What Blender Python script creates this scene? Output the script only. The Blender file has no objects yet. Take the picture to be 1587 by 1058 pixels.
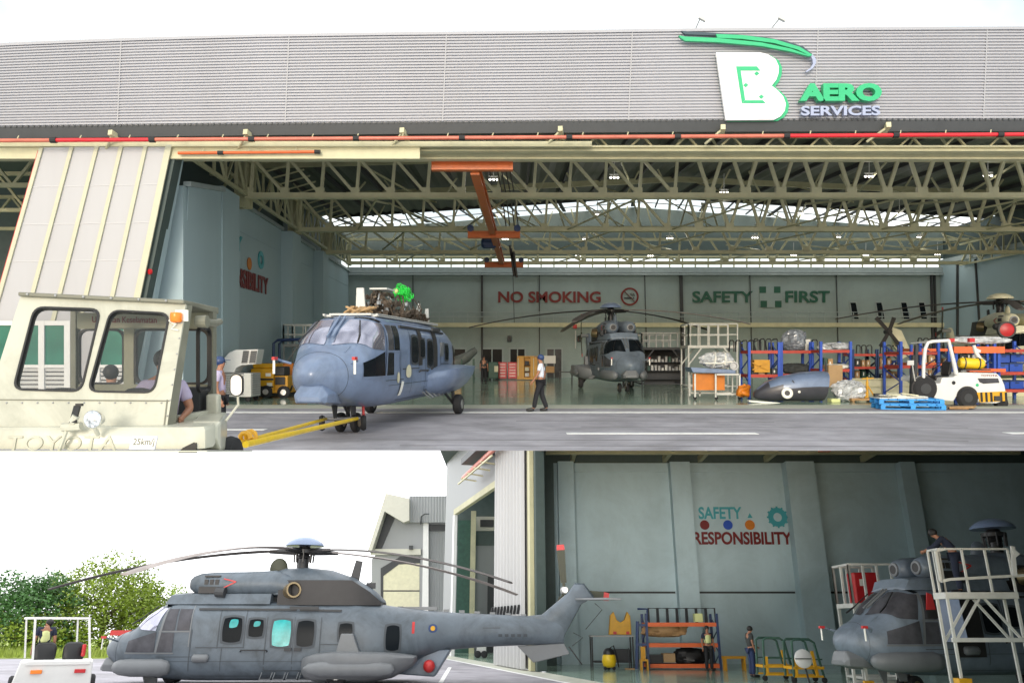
import bpy, bmesh, math, random
from mathutils import Vector, Matrix
R = math.radians
S = bpy.context.scene
COL = S.collection
random.seed(7)

# ------------------------------------------------------------------ camera
F, CX, HY, H0 = 1200.0, 793.5, 550.0, 1.75      # focal length and horizon in photo pixels, eye height
cam = bpy.data.objects.new('camera', bpy.data.cameras.new('camera'))
COL.objects.link(cam)
cam.location = (0, 0, H0)
cam.rotation_euler = (R(90), 0, 0)
cam.data.sensor_width = 36.0
cam.data.lens = 36.0 * F / 1587.0
cam.data.shift_y = (HY - 529.0) / 1587.0
cam.data.clip_start = 0.1
cam.data.clip_end = 2000
S.camera = cam

# ------------------------------------------------------------------ world, sun, exposure
SUN_EL, SUN_AZ = 13.0, 188.0        # azimuth clockwise from +Y: behind the camera, from its left
world = bpy.data.worlds.new('World')
S.world = world
world.use_nodes = True
wn = world.node_tree
wn.nodes.clear()
w_out = wn.nodes.new('ShaderNodeOutputWorld')
w_bg = wn.nodes.new('ShaderNodeBackground')
w_sky = wn.nodes.new('ShaderNodeTexSky')
w_sky.sky_type = 'NISHITA'
w_sky.sun_disc = False
w_sky.sun_elevation = R(SUN_EL)
w_sky.sun_rotation = R(SUN_AZ)
w_sky.dust_density = 4.0
w_sky.air_density = 1.0
w_co = wn.nodes.new('ShaderNodeTexCoord')
w_no = wn.nodes.new('ShaderNodeTexNoise')
w_no.inputs['Scale'].default_value = 2.6
w_no.inputs['Detail'].default_value = 6
w_rp = wn.nodes.new('ShaderNodeValToRGB')
w_rp.color_ramp.elements[0].position = 0.38
w_rp.color_ramp.elements[0].color = (0.30, 0.30, 0.30, 1)
w_rp.color_ramp.elements[1].position = 0.60
w_rp.color_ramp.elements[1].color = (0.97, 0.97, 0.97, 1)
w_mx = wn.nodes.new('ShaderNodeMix')
w_mx.data_type = 'RGBA'
w_mx.inputs['B'].default_value = (8.8, 9.2, 9.05, 1)     # bright overcast cloud
wn.links.new(w_co.outputs['Generated'], w_no.inputs['Vector'])
wn.links.new(w_no.outputs['Fac'], w_rp.inputs['Fac'])
wn.links.new(w_rp.outputs['Color'], w_mx.inputs['Factor'])
wn.links.new(w_sky.outputs['Color'], w_mx.inputs['A'])
wn.links.new(w_mx.outputs['Result'], w_bg.inputs['Color'])
w_bg.inputs['Strength'].default_value = 0.135
wn.links.new(w_bg.outputs['Background'], w_out.inputs['Surface'])

sun = bpy.data.objects.new('sun', bpy.data.lights.new('sun', 'SUN'))
COL.objects.link(sun)
sun.data.energy = 1.0
sun.data.angle = R(16)
sun.data.color = (1.0, 0.97, 0.92)
sun.rotation_euler = (R(90 - SUN_EL), 0, R(180 - SUN_AZ))
S.view_settings.view_transform = 'Standard'
S.view_settings.look = 'None'
S.view_settings.exposure = 0.6
S.view_settings.gamma = 1.0
S.cycles.use_denoising = True
S.cycles.max_bounces = 8
S.cycles.diffuse_bounces = 4
S.cycles.transparent_max_bounces = 16
S.cycles.sample_clamp_indirect = 6.0

# ------------------------------------------------------------------ the two places and their frames
# The upper yard is level with the world. The lower apron lies below its edge, pitched down, and is built in a frame of its own.
TH = math.atan((972.0 - HY) / F)
H1 = 1.65
LOW = Matrix.Translation((0, 0, H0)) @ Matrix.Rotation(-TH, 4, 'X') @ Matrix.Translation((0, 0, -H1))
UP = Matrix.Identity(4)


def U(px, py, y):
    return Vector(((px - CX) / F * y, y, H0 - (py - HY) / F * y))


def G(px, py, z=0.0):
    return U(px, py, (H0 - z) * F / (py - HY))


def V(px, py, Y):
    d = Vector(((px - CX) / F, 1.0, -(py - HY) / F))
    y = d.y * math.cos(TH) - d.z * math.sin(TH)
    z = d.y * math.sin(TH) + d.z * math.cos(TH)
    return Vector((d.x / y * Y, Y, H1 + z / y * Y))


def VG(px, py, z=0.0):
    a = V(px, py, 1.0).z - H1
    return V(px, py, (z - H1) / a)


# ------------------------------------------------------------------ materials
def C8(r, g, b):
    def f(c):
        c /= 255.0
        return c / 12.92 if c <= 0.04045 else ((c + 0.055) / 1.055) ** 2.4
    return (f(r), f(g), f(b), 1)


def mat(name, col, rough=0.55, metal=0.0, var=0.12, scale=3.0, bump=0.0, bscale=40.0, spec=0.5, streak=False, coat=0.0, grime=0.0, gscale=1.0):
    m = bpy.data.materials.new(name)
    m.use_nodes = True
    n, l = m.node_tree.nodes, m.node_tree.links
    b = n['Principled BSDF']
    b.inputs['Roughness'].default_value = rough
    b.inputs['Metallic'].default_value = metal
    b.inputs['Specular IOR Level'].default_value = spec
    b.inputs['Coat Weight'].default_value = coat
    if len(col) == 3:
        col = (*col, 1)
    if var <= 0:
        b.inputs['Base Color'].default_value = col
    else:
        tc = n.new('ShaderNodeTexCoord')
        mp = n.new('ShaderNodeMapping')
        if streak:
            mp.inputs['Scale'].default_value = (1.0, 1.0, 0.12)
        no = n.new('ShaderNodeTexNoise')
        no.inputs['Scale'].default_value = scale
        no.inputs['Detail'].default_value = 7
        no.inputs['Roughness'].default_value = 0.62
        rp = n.new('ShaderNodeValToRGB')
        rp.color_ramp.elements[0].position = 0.32
        rp.color_ramp.elements[1].position = 0.68
        lo, hi = 1 - var, 1 + var * 0.6
        rp.color_ramp.elements[0].color = (col[0] * lo, col[1] * lo, col[2] * lo, 1)
        rp.color_ramp.elements[1].color = (min(1, col[0] * hi), min(1, col[1] * hi), min(1, col[2] * hi), 1)
        l.new(tc.outputs['Object'], mp.inputs['Vector'])
        l.new(mp.outputs['Vector'], no.inputs['Vector'])
        l.new(no.outputs['Fac'], rp.inputs['Fac'])
        l.new(rp.outputs['Color'], b.inputs['Base Color'])
        if grime > 0:
            ng = n.new('ShaderNodeTexNoise')
            ng.inputs['Scale'].default_value = gscale
            ng.inputs['Detail'].default_value = 9
            ng.inputs['Roughness'].default_value = 0.72
            ng.inputs['Distortion'].default_value = 0.6
            rg = n.new('ShaderNodeValToRGB')
            rg.color_ramp.elements[0].position = 0.36
            rg.color_ramp.elements[1].position = 0.55
            rg.color_ramp.elements[0].color = (1 - grime, 1 - grime, 1 - grime * 1.05, 1)
            rg.color_ramp.elements[1].color = (1, 1, 1, 1)
            mg = n.new('ShaderNodeMix')
            mg.data_type = 'RGBA'
            mg.blend_type = 'MULTIPLY'
            mg.inputs['Factor'].default_value = 1.0
            l.new(tc.outputs['Object'], ng.inputs['Vector'])
            l.new(ng.outputs['Fac'], rg.inputs['Fac'])
            l.new(rp.outputs['Color'], mg.inputs['A'])
            l.new(rg.outputs['Color'], mg.inputs['B'])
            l.new(mg.outputs['Result'], b.inputs['Base Color'])
        mr = n.new('ShaderNodeMapRange')
        mr.inputs['To Min'].default_value = max(0.02, rough - 0.1)
        mr.inputs['To Max'].default_value = min(1, rough + 0.1)
        l.new(no.outputs['Fac'], mr.inputs['Value'])
        l.new(mr.outputs['Result'], b.inputs['Roughness'])
        if bump > 0:
            n2 = n.new('ShaderNodeTexNoise')
            n2.inputs['Scale'].default_value = bscale
            n2.inputs['Detail'].default_value = 5
            bp = n.new('ShaderNodeBump')
            bp.inputs['Strength'].default_value = bump
            bp.inputs['Distance'].default_value = 0.02
            l.new(tc.outputs['Object'], n2.inputs['Vector'])
            l.new(n2.outputs['Fac'], bp.inputs['Height'])
            l.new(bp.outputs['Normal'], b.inputs['Normal'])
    return m


def glow(name, col, strength):
    m = bpy.data.materials.new(name)
    m.use_nodes = True
    b = m.node_tree.nodes['Principled BSDF']
    b.inputs['Base Color'].default_value = (0, 0, 0, 1)
    b.inputs['Specular IOR Level'].default_value = 0
    b.inputs['Emission Color'].default_value = (*col[:3], 1)
    b.inputs['Emission Strength'].default_value = strength
    return m


def glass(name, tint, alpha=0.35, rough=0.03):
    """thin pane: part clear, part glossy tinted"""
    m = bpy.data.materials.new(name)
    m.use_nodes = True
    n, l = m.node_tree.nodes, m.node_tree.links
    b = n['Principled BSDF']
    b.inputs['Base Color'].default_value = (*tint[:3], 1)
    b.inputs['Roughness'].default_value = rough
    b.inputs['Alpha'].default_value = alpha
    b.inputs['Specular IOR Level'].default_value = 0.8
    return m


M = {}
M['asphalt'] = mat('asphalt', (0.345, 0.332, 0.365), 0.85, var=0.24, scale=0.9, bump=0.35, bscale=60, grime=0.30, gscale=0.22)
M['concrete'] = mat('concrete', (0.48, 0.49, 0.41), 0.75, var=0.2, scale=1.4, bump=0.1)
M['epoxy'] = mat('green epoxy floor', (0.30, 0.42, 0.33), 0.14, var=0.2, scale=0.5, spec=0.7, grime=0.2, gscale=0.3)
M['line'] = mat('road paint', (0.78, 0.78, 0.76), 0.7, var=0.18, scale=6)
M['fascia'] = mat('ribbed grey cladding', (0.365, 0.37, 0.405), 0.5, 0.0, var=0.09, scale=0.35, streak=True)
M['joint'] = mat('door sheet joint', (0.50, 0.50, 0.51), 0.5, var=0)
M['seam'] = mat('cladding seam', (0.34, 0.34, 0.36), 0.5, 0.0, var=0.05)
M['gutter'] = mat('dark gutter', (0.045, 0.05, 0.055), 0.5)
M['cream'] = mat('cream steel paint', (0.57, 0.54, 0.35), 0.55, var=0.13, scale=1.5)
M['creamdk'] = mat('olive cream steel', (0.46, 0.44, 0.27), 0.55, var=0.16, scale=1.0)
M['door'] = mat('white door sheet', (0.43, 0.43, 0.445), 0.5, var=0.05, scale=0.8, streak=True)
M['doorrib'] = mat('cream door rib', (0.50, 0.49, 0.36), 0.5, var=0.06)
M['seal'] = mat('dark green door seal', (0.055, 0.08, 0.075), 0.6)
M['pipered'] = mat('bright red pipe', (0.62, 0.02, 0.03), 0.3, var=0.12)
M['pipepink'] = mat('faded red pipe', (0.55, 0.15, 0.10), 0.35, var=0.2, scale=2)
M['black'] = mat('black', (0.012, 0.012, 0.013), 0.45, var=0.0)
M['rubber'] = mat('tyre rubber', (0.016, 0.016, 0.018), 0.8, var=0.3, scale=8)
M['wallteal'] = mat('pale blue green wall', (0.37, 0.475, 0.51), 0.6, var=0.07, scale=0.4, streak=True)
M['wallback'] = mat('pale grey green wall', (0.295, 0.36, 0.35), 0.6, var=0.08, scale=0.35, streak=True, grime=0.12, gscale=0.25)
M['wallcap'] = mat('grey wall capping', (0.33, 0.38, 0.38), 0.6)
M['roof'] = mat('dark roof sheet', (0.10, 0.115, 0.09), 0.6, var=0.12)
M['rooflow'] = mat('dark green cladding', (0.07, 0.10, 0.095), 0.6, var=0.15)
M['orange'] = mat('orange crane paint', (0.60, 0.14, 0.03), 0.4, var=0.12)
M['navy'] = mat('navy paint', (0.02, 0.045, 0.13), 0.4)
M['blue'] = mat('blue rack paint', (0.02, 0.075, 0.42), 0.4, var=0.15)
M['rackred'] = mat('red orange beam', (0.42, 0.045, 0.025), 0.45, var=0.2, scale=5)
M['rackorange'] = mat('orange beam', (0.70, 0.13, 0.03), 0.45, var=0.12)
M['signred'] = mat('red letters', (0.16, 0.006, 0.006), 0.5, var=0)
M['signgreen'] = mat('green letters', (0.008, 0.085, 0.05), 0.5, var=0)
M['signteal'] = mat('teal letters', (0.05, 0.32, 0.36), 0.5, var=0)
M['logogreen'] = mat('logo green', (0.025, 0.42, 0.18), 0.35, var=0.04)
M['logowhite'] = mat('logo white', (0.85, 0.85, 0.86), 0.4, var=0.02)
M['logogrey'] = mat('logo steel blue', (0.34, 0.38, 0.52), 0.35, 0.2, var=0.05)
M['logodark'] = mat('logo dark', (0.03, 0.06, 0.08), 0.4, var=0)
M['heli'] = mat('light blue grey paint', (0.165, 0.222, 0.345), 0.32, 0.0, var=0.13, scale=1.6, bump=0.03, bscale=3, coat=0.2, grime=0.25, gscale=1.1)
M['heligrey'] = mat('mid grey paint', (0.098, 0.124, 0.150), 0.45, 0.0, var=0.18, scale=1.7, bump=0.03, bscale=3, grime=0.38, gscale=1.0)
M['helidk'] = mat('dusky blue grey paint', (0.165, 0.205, 0.255), 0.42, 0.0, var=0.16, scale=1.5, grime=0.3, gscale=1.0)
M['helicream'] = mat('pale cream paint', (0.70, 0.68, 0.50), 0.45, var=0.12)
M['soot_shade'] = mat('soot black panel', (0.022, 0.020, 0.020), 0.55, var=0.35, scale=3)  # real soot round the exhausts, also the painted shade of open doorways
M['seamdk'] = mat('panel seam', (0.05, 0.06, 0.07), 0.6, var=0)
M['helitrim'] = mat('pale trim', (0.15, 0.16, 0.168), 0.45, var=0.1)
M['blade'] = mat('rotor blade', (0.10, 0.092, 0.088), 0.85, var=0.2, scale=2, spec=0.1)
M['bladepale'] = mat('worn rotor blade', (0.30, 0.27, 0.255), 0.85, var=0.2, scale=2, spec=0.1)
M['olive'] = mat('olive blade', (0.035, 0.038, 0.018), 0.55, var=0.2)
M['redtip'] = mat('red tip', (0.50, 0.03, 0.03), 0.45)
M['pane'] = mat('dark cabin glass', (0.008, 0.011, 0.014), 0.2, var=0, spec=0.06)
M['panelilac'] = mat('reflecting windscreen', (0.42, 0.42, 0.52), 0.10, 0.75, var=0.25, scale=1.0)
M['paneteal'] = mat('teal reflecting glass', (0.02, 0.36, 0.36), 0.1, var=0.35, scale=3)  # teal sits in the base colour; also paints the sky reflections
M['panegrey'] = mat('greyish glass', (0.075, 0.075, 0.085), 0.2, 0.0, var=0.4, scale=2, spec=0.2)
M['brass'] = mat('exhaust brass', (0.34, 0.26, 0.15), 0.35, 0.8, var=0.2)
M['steel'] = mat('bare steel', (0.42, 0.42, 0.42), 0.35, 0.8, var=0.1)
M['rail'] = mat('pale rail paint', (0.58, 0.58, 0.54), 0.5, var=0.12, scale=4)
M['white'] = mat('white paint', (0.66, 0.66, 0.645), 0.38, var=0.05, coat=0.2)
M['tug'] = mat('ivory paint', (0.50, 0.495, 0.41), 0.35, var=0.08, scale=1.2, coat=0.2, grime=0.22, gscale=1.4)
M['tuggrey'] = mat('olive grey trim', (0.17, 0.17, 0.13), 0.5, var=0.2)
M['tugin'] = mat('cab lining', (0.36, 0.35, 0.25), 0.6, var=0.15)
M['yellow'] = mat('machine yellow', (0.66, 0.34, 0.01), 0.42, var=0.15, scale=4)
M['yellowbar'] = mat('tow bar yellow', (0.78, 0.52, 0.015), 0.4, var=0.15, scale=4)
M['mustard'] = mat('mustard cabinet', (0.56, 0.27, 0.01), 0.45, var=0.12)
M['orangebox'] = mat('orange crate', (0.60, 0.18, 0.01), 0.5, var=0.15)
M['red'] = mat('red paint', (0.50, 0.015, 0.02), 0.4, var=0.15)
M['greybox'] = mat('light grey sheet', (0.55, 0.55, 0.52), 0.5, var=0.08)
M['slats'] = mat('grey louvre', (0.36, 0.36, 0.35), 0.5, var=0.12)
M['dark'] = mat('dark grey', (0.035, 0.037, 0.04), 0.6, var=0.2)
M['darkgreen'] = mat('dark green', (0.03, 0.09, 0.065), 0.55, var=0.25)
M['skin'] = mat('skin', (0.33, 0.15, 0.085), 0.5, var=0.08, scale=9)
M['hair'] = mat('black hair', (0.010, 0.009, 0.009), 0.6, var=0)
M['lilac'] = mat('lilac shirt', (0.42, 0.37, 0.52), 0.8, var=0.12, scale=7)
M['shirt'] = mat('white shirt', (0.68, 0.72, 0.80), 0.8, var=0.1, scale=7)
M['skyblue'] = mat('sky blue cloth', (0.16, 0.50, 0.68), 0.8, var=0.1)
M['trousers'] = mat('black trousers', (0.013, 0.014, 0.018), 0.85, var=0.2)
M['jeans'] = mat('dark blue trousers', (0.02, 0.035, 0.10), 0.85, var=0.2)
M['charcoal'] = mat('charcoal cloth', (0.04, 0.045, 0.045), 0.85, var=0.2)
M['hivis'] = mat('pale yellow vest', (0.62, 0.66, 0.30), 0.7, var=0.1)
M['navycloth'] = mat('navy cloth', (0.012, 0.018, 0.04), 0.85, var=0.2)
M['wood'] = mat('bare timber', (0.42, 0.25, 0.11), 0.7, var=0.25, scale=5)
M['palletblue'] = mat('pallet blue', (0.03, 0.30, 0.72), 0.5, var=0.12)
M['paper'] = mat('white card', (0.78, 0.77, 0.70), 0.6, var=0.08)
M['board'] = mat('cream board', (0.62, 0.59, 0.42), 0.6, var=0.1)
M['film'] = mat('crumpled clear film', (0.52, 0.54, 0.56), 0.22, 0.0, var=0.45, scale=5, bump=0.9, bscale=9, spec=0.9)
M['filmgrey'] = mat('grey wrapped film', (0.20, 0.22, 0.25), 0.25, 0.0, var=0.55, scale=5, bump=0.9, bscale=8, spec=0.9)
M['shroud'] = mat('grey shroud cloth', (0.15, 0.17, 0.165), 0.8, var=0.3)
M['cowl'] = mat('dark boom paint', (0.05, 0.05, 0.062), 0.35, var=0.15)
M['brownmech'] = mat('brown machinery', (0.10, 0.075, 0.055), 0.5, 0.3, var=0.6, scale=9, bump=0.4)
M['greenglow'] = mat('bright green netting', (0.02, 0.62, 0.06), 0.6, var=0.3, scale=10)
M['greenglass'] = mat('green glass', (0.02, 0.16, 0.11), 0.12, var=0.35, scale=0.8)
M['leaf'] = mat('leaf green', (0.20, 0.285, 0.02), 0.6, var=0.5, scale=0.7)
M['leafdk'] = mat('dark leaf green', (0.06, 0.16, 0.035), 0.6, var=0.5, scale=0.8)
M['bark'] = mat('bark', (0.10, 0.07, 0.045), 0.9, var=0.3, scale=6)
M['grass'] = mat('grass', (0.26, 0.33, 0.05), 0.8, var=0.4, scale=1.5)
M['lowdoor'] = mat('pale door sheet', (0.40, 0.40, 0.392), 0.5, var=0.08, scale=0.6, streak=True)
M['lowsheet'] = mat('grey wall sheet', (0.27, 0.28, 0.285), 0.5, var=0.07, scale=0.5, streak=True)
M['lowpale'] = mat('pale eave sheet', (0.50, 0.49, 0.42), 0.5, var=0.05)
M['wallnear'] = mat('pale aqua wall', (0.47, 0.60, 0.64), 0.55, var=0.09, scale=0.4, streak=True, grime=0.14, gscale=0.3)
M['box'] = mat('cardboard', (0.40, 0.26, 0.13), 0.8, var=0.12)
M['chrome'] = mat('mirror chrome', (0.75, 0.76, 0.78), 0.06, 1.0, var=0)
M['amber'] = mat('amber lens', (0.85, 0.22, 0.02), 0.25, var=0)
M['grime'] = mat('tyre streaks', (0.12, 0.115, 0.125), 0.85, var=0.2)
M['clearpane'] = glass('clear pane', (0.05, 0.06, 0.06), 0.18)
M['lampglow'] = glow('lamp glow', (1.0, 0.95, 0.85), 6.0)
M['skyglow'] = glow('overcast sky', (0.975, 0.985, 1.0), 1.7)


# ------------------------------------------------------------------ mesh builder
ROOTM = {}


class MB:
    def __init__(s):
        s.v, s.f, s.mi = [], [], []

    def add(s, vs, fs, m=0):
        k = len(s.v)
        s.v += [Vector(p) for p in vs]
        s.f += [[i + k for i in f] for f in fs]
        s.mi += [m] * len(fs)
        return s

    def box(s, c, d, rz=0.0, m=0, rx=0.0, ry=0.0):
        c = Vector(c)
        rot = Matrix.Rotation(rz, 3, 'Z') @ Matrix.Rotation(ry, 3, 'Y') @ Matrix.Rotation(rx, 3, 'X')
        vs = [c + rot @ Vector((d[0] * a / 2, d[1] * b / 2, d[2] * e / 2)) for e in (-1, 1) for b in (-1, 1) for a in (-1, 1)]
        return s.add(vs, [(0, 2, 3, 1), (4, 5, 7, 6), (0, 1, 5, 4), (2, 6, 7, 3), (0, 4, 6, 2), (1, 3, 7, 5)], m)

    def bx(s, x0, x1, y0, y1, z0, z1, m=0):
        return s.box(((x0 + x1) / 2, (y0 + y1) / 2, (z0 + z1) / 2), (abs(x1 - x0), abs(y1 - y0), abs(z1 - z0)), 0, m)

    def bar(s, p, q, w, h=None, m=0, up=(0, 0, 1)):
        p, q = Vector(p), Vector(q)
        h = w if h is None else h
        d = q - p
        if d.length < 1e-6:
            return s
        d.normalize()
        u = Vector(up)
        if abs(d.dot(u)) > 0.95:
            u = Vector((0, 1, 0))
        a = d.cross(u).normalized()
        b = a.cross(d).normalized()
        vs = []
        for e in (p, q):
            for (i, j) in ((-1, -1), (1, -1), (1, 1), (-1, 1)):
                vs.append(e + a * (w / 2 * i) + b * (h / 2 * j))
        return s.add(vs, [(3, 2, 1, 0), (4, 5, 6, 7), (0, 1, 5, 4), (1, 2, 6, 5), (2, 3, 7, 6), (3, 0, 4, 7)], m)

    def tube(s, pts, r, n=8, m=0, cap=True):
        pts = [Vector(p) for p in pts]
        rr = r if isinstance(r, (list, tuple)) else [r] * len(pts)
        vs, fs = [], []
        a = None
        for i, p in enumerate(pts):
            t = (pts[min(i + 1, len(pts) - 1)] - pts[max(i - 1, 0)]).normalized()
            if a is None:
                u = Vector((0, 0, 1)) if abs(t.z) < 0.9 else Vector((0, 1, 0))
                a = t.cross(u).normalized()
            else:
                a = (a - t * a.dot(t)).normalized()
            b = t.cross(a)
            for k in range(n):
                g = 2 * math.pi * k / n
                vs.append(p + (a * math.cos(g) + b * math.sin(g)) * rr[i])
        for i in range(len(pts) - 1):
            for k in range(n):
                k2 = (k + 1) % n
                fs.append((i * n + k, i * n + k2, (i + 1) * n + k2, (i + 1) * n + k))
        if cap:
            fs.append(tuple(range(n - 1, -1, -1)))
            e = (len(pts) - 1) * n
            fs.append(tuple(e + k for k in range(n)))
        return s.add(vs, fs, m)

    def lathe(s, prof, o=(0, 0, 0), axis=(0, 0, 1), n=24, m=0, hollow=False):
        if hollow:
            prof = list(prof) + [prof[0]]
        ax = Vector(axis).normalized()
        u = Vector((0, 0, 1)) if abs(ax.z) < 0.9 else Vector((1, 0, 0))
        a = ax.cross(u).normalized()
        b = ax.cross(a)
        o = Vector(o)
        vs, fs = [], []
        for (r, z) in prof:
            for k in range(n):
                g = 2 * math.pi * k / n
                vs.append(o + ax * z + (a * math.cos(g) + b * math.sin(g)) * max(r, 1e-4))
        for i in range(len(prof) - 1):
            for k in range(n):
                k2 = (k + 1) % n
                fs.append((i * n + k, (i + 1) * n + k, (i + 1) * n + k2, i * n + k2))
        if not hollow:
            fs.append(tuple(range(n)))
            e = (len(prof) - 1) * n
            fs.append(tuple(e + k for k in range(n - 1, -1, -1)))
        return s.add(vs, fs, m)

    def prism(s, poly, off, m=0, ms=None):
        poly = [Vector(p) for p in poly]
        off = Vector(off)
        n = len(poly)
        vs = poly + [p + off for p in poly]
        s.add(vs, [tuple(range(n))], m)
        k = len(s.v) - 2 * n
        s.f.append([k + n + i for i in range(n - 1, -1, -1)])
        s.mi.append(m)
        for i in range(n):
            j = (i + 1) % n
            s.f.append([k + j, k + i, k + n + i, k + n + j])
            s.mi.append(m if ms is None else ms)
        return s

    def loft(s, secs, m=0, cap=True, closed=True):
        n = len(secs[0])
        vs = [p for c in secs for p in c]
        fs = []
        for i in range(len(secs) - 1):
            for k in range(n if closed else n - 1):
                k2 = (k + 1) % n
                fs.append((i * n + k, i * n + k2, (i + 1) * n + k2, (i + 1) * n + k))
        if cap:
            fs.append(tuple(range(n - 1, -1, -1)))
            e = (len(secs) - 1) * n
            fs.append(tuple(e + k for k in range(n)))
        return s.add(vs, fs, m)

    def ball(s, c, r, m=0, n=14, k=9):
        c = Vector(c)
        r = (r, r, r) if not isinstance(r, (tuple, list)) else r
        secs = []
        for i in range(k + 1):
            t = math.pi * i / k
            secs.append([c + Vector((r[0] * max(math.sin(t), 1e-3) * math.cos(2 * math.pi * j / n), r[1] * max(math.sin(t), 1e-3) * math.sin(2 * math.pi * j / n), -r[2] * math.cos(t))) for j in range(n)])
        return s.loft(secs, m)

    def grid(s, fn, nu, nv, m=0):
        vs = [fn(i / nu, j / nv) for j in range(nv + 1) for i in range(nu + 1)]
        fs = [(j * (nu + 1) + i, j * (nu + 1) + i + 1, (j + 1) * (nu + 1) + i + 1, (j + 1) * (nu + 1) + i) for j in range(nv) for i in range(nu)]
        return s.add(vs, fs, m)

    def mesh(s, name, mats, inv=None, smooth=None):
        me = bpy.data.meshes.new(name)
        vs = [inv @ p for p in s.v] if inv is not None else s.v
        me.from_pydata([tuple(p) for p in vs], [], s.f)
        for q in (mats if isinstance(mats, (list, tuple)) else [mats]):
            me.materials.append(q)
        me.polygons.foreach_set('material_index', s.mi)
        bm = bmesh.new()
        bm.from_mesh(me)
        bmesh.ops.recalc_face_normals(bm, faces=bm.faces)
        bm.to_mesh(me)
        bm.free()
        if smooth:
            me.polygons.foreach_set('use_smooth', [True] * len(me.polygons))
            me.set_sharp_from_angle(angle=R(smooth))
        me.update()
        return me

    def part(s, name, mats, parent, wc=False, smooth=None, bevel=0.0, label=None):
        """a part of a thing; wc: the points are in the frame of the place, not of the thing"""
        top = parent
        while top.parent:
            top = top.parent
        inv = ROOTM[top.name].inverted() if wc else None
        o = bpy.data.objects.new(name, s.mesh(name, mats, inv, smooth))
        COL.objects.link(o)
        o.parent = parent
        if bevel:
            add_bevel(o, bevel)
        if label:
            o['label'] = label
        return o

    def solo(s, name, mats, label=None, cat=None, group=None, frame=None, kind=None, smooth=None, bevel=0.0, base=None):
        """a thing (or a piece of the setting) that is one mesh"""
        b = Matrix.Translation(base) if base is not None else Matrix.Identity(4)
        o = bpy.data.objects.new(name, s.mesh(name, mats, b.inverted(), smooth))
        COL.objects.link(o)
        o.matrix_world = (frame or UP) @ b
        tag(o, label, cat, group, kind)
        ROOTM[o.name] = b
        if bevel:
            add_bevel(o, bevel)
        return o


def add_bevel(o, w):
    b = o.modifiers.new('bevel', 'BEVEL')
    b.width = w
    b.segments = 2
    b.limit_method = 'ANGLE'
    b.angle_limit = R(40)


def tag(o, label=None, cat=None, group=None, kind=None):
    if label:
        o['label'] = label
    if cat:
        o['category'] = cat
    if group:
        o['group'] = group
    if kind:
        o['kind'] = kind


def thing(name, label, cat, loc=(0, 0, 0), rz=0.0, group=None, frame=None, sc=1.0, rx=0.0):
    o = bpy.data.objects.new(name, None)
    COL.objects.link(o)
    o.empty_display_size = 0.2
    m = Matrix.Translation(Vector(loc)) @ Matrix.Rotation(rz, 4, 'Z') @ Matrix.Rotation(rx, 4, 'X') @ Matrix.Scale(sc, 4)
    o.matrix_world = (frame or UP) @ m
    ROOTM[o.name] = m
    tag(o, label, cat, group)
    return o


def dup(root, loc, rz, label=None, frame=None, sc=1.0, name=None):
    r = root.copy()
    COL.objects.link(r)
    m = Matrix.Translation(Vector(loc)) @ Matrix.Rotation(rz, 4, 'Z') @ Matrix.Scale(sc, 4)
    r.matrix_world = (frame or UP) @ m
    ROOTM[r.name] = m
    if label:
        r['label'] = label
    for c in list(root.children):
        d = c.copy()
        COL.objects.link(d)
        d.parent = r
        for g in list(c.children):
            e = g.copy()
            COL.objects.link(e)
            e.parent = d
    return r


def text_mesh(body, size, depth, bold=0.0, spacing=1.0):
    """flat lettering as (points, faces), origin at the middle, in x (along) and z (up), y = depth"""
    cu = bpy.data.curves.new('lettering', 'FONT')
    cu.body = body
    cu.size = size
    cu.extrude = depth / 2
    cu.offset = bold
    cu.space_character = spacing
    cu.align_x = 'CENTER'
    cu.align_y = 'CENTER'
    cu.resolution_u = 4
    ob = bpy.data.objects.new('lettering', cu)
    COL.objects.link(ob)
    dg = bpy.context.evaluated_depsgraph_get()
    me = bpy.data.meshes.new_from_object(ob.evaluated_get(dg))
    vs = [Vector((v.co.x, -v.co.z, v.co.y)) for v in me.vertices]
    fs = [tuple(p.vertices) for p in me.polygons]
    bpy.data.objects.remove(ob)
    bpy.data.curves.remove(cu)
    bpy.data.meshes.remove(me)
    x0, x1 = min(v.x for v in vs), max(v.x for v in vs)
    z0, z1 = min(v.z for v in vs), max(v.z for v in vs)
    vs = [Vector(((v.x - x0) / (x1 - x0), v.y, (v.z - z0) / (z1 - z0))) for v in vs]
    return vs, fs


def letters(mb, body, p00, p10, p01, depth=0.03, bold=0.0, m=0, spacing=1.0):
    """lettering fitted to the parallelogram p00 (bottom left), p10 (bottom right), p01 (top left), standing proud of it"""
    p00, p10, p01 = Vector(p00), Vector(p10), Vector(p01)
    vs, fs = text_mesh(body, 1.0, 1.0, bold, spacing)
    ex, ez = p10 - p00, p01 - p00
    nn = ex.cross(ez).normalized()
    mb.add([p00 + ex * v.x + ez * v.z + nn * (0.5 - v.y) * depth for v in vs], fs, m)
    return mb


def rrect(w, h, r, n=4):
    pts = []
    for cx, cz, a0 in ((w / 2 - r, h / 2 - r, 0), (-w / 2 + r, h / 2 - r, 90), (-w / 2 + r, -h / 2 + r, 180), (w / 2 - r, -h / 2 + r, 270)):
        for k in range(n + 1):
            a = R(a0 + 90 * k / n)
            pts.append((cx + r * math.cos(a), cz + r * math.sin(a)))
    return pts


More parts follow.
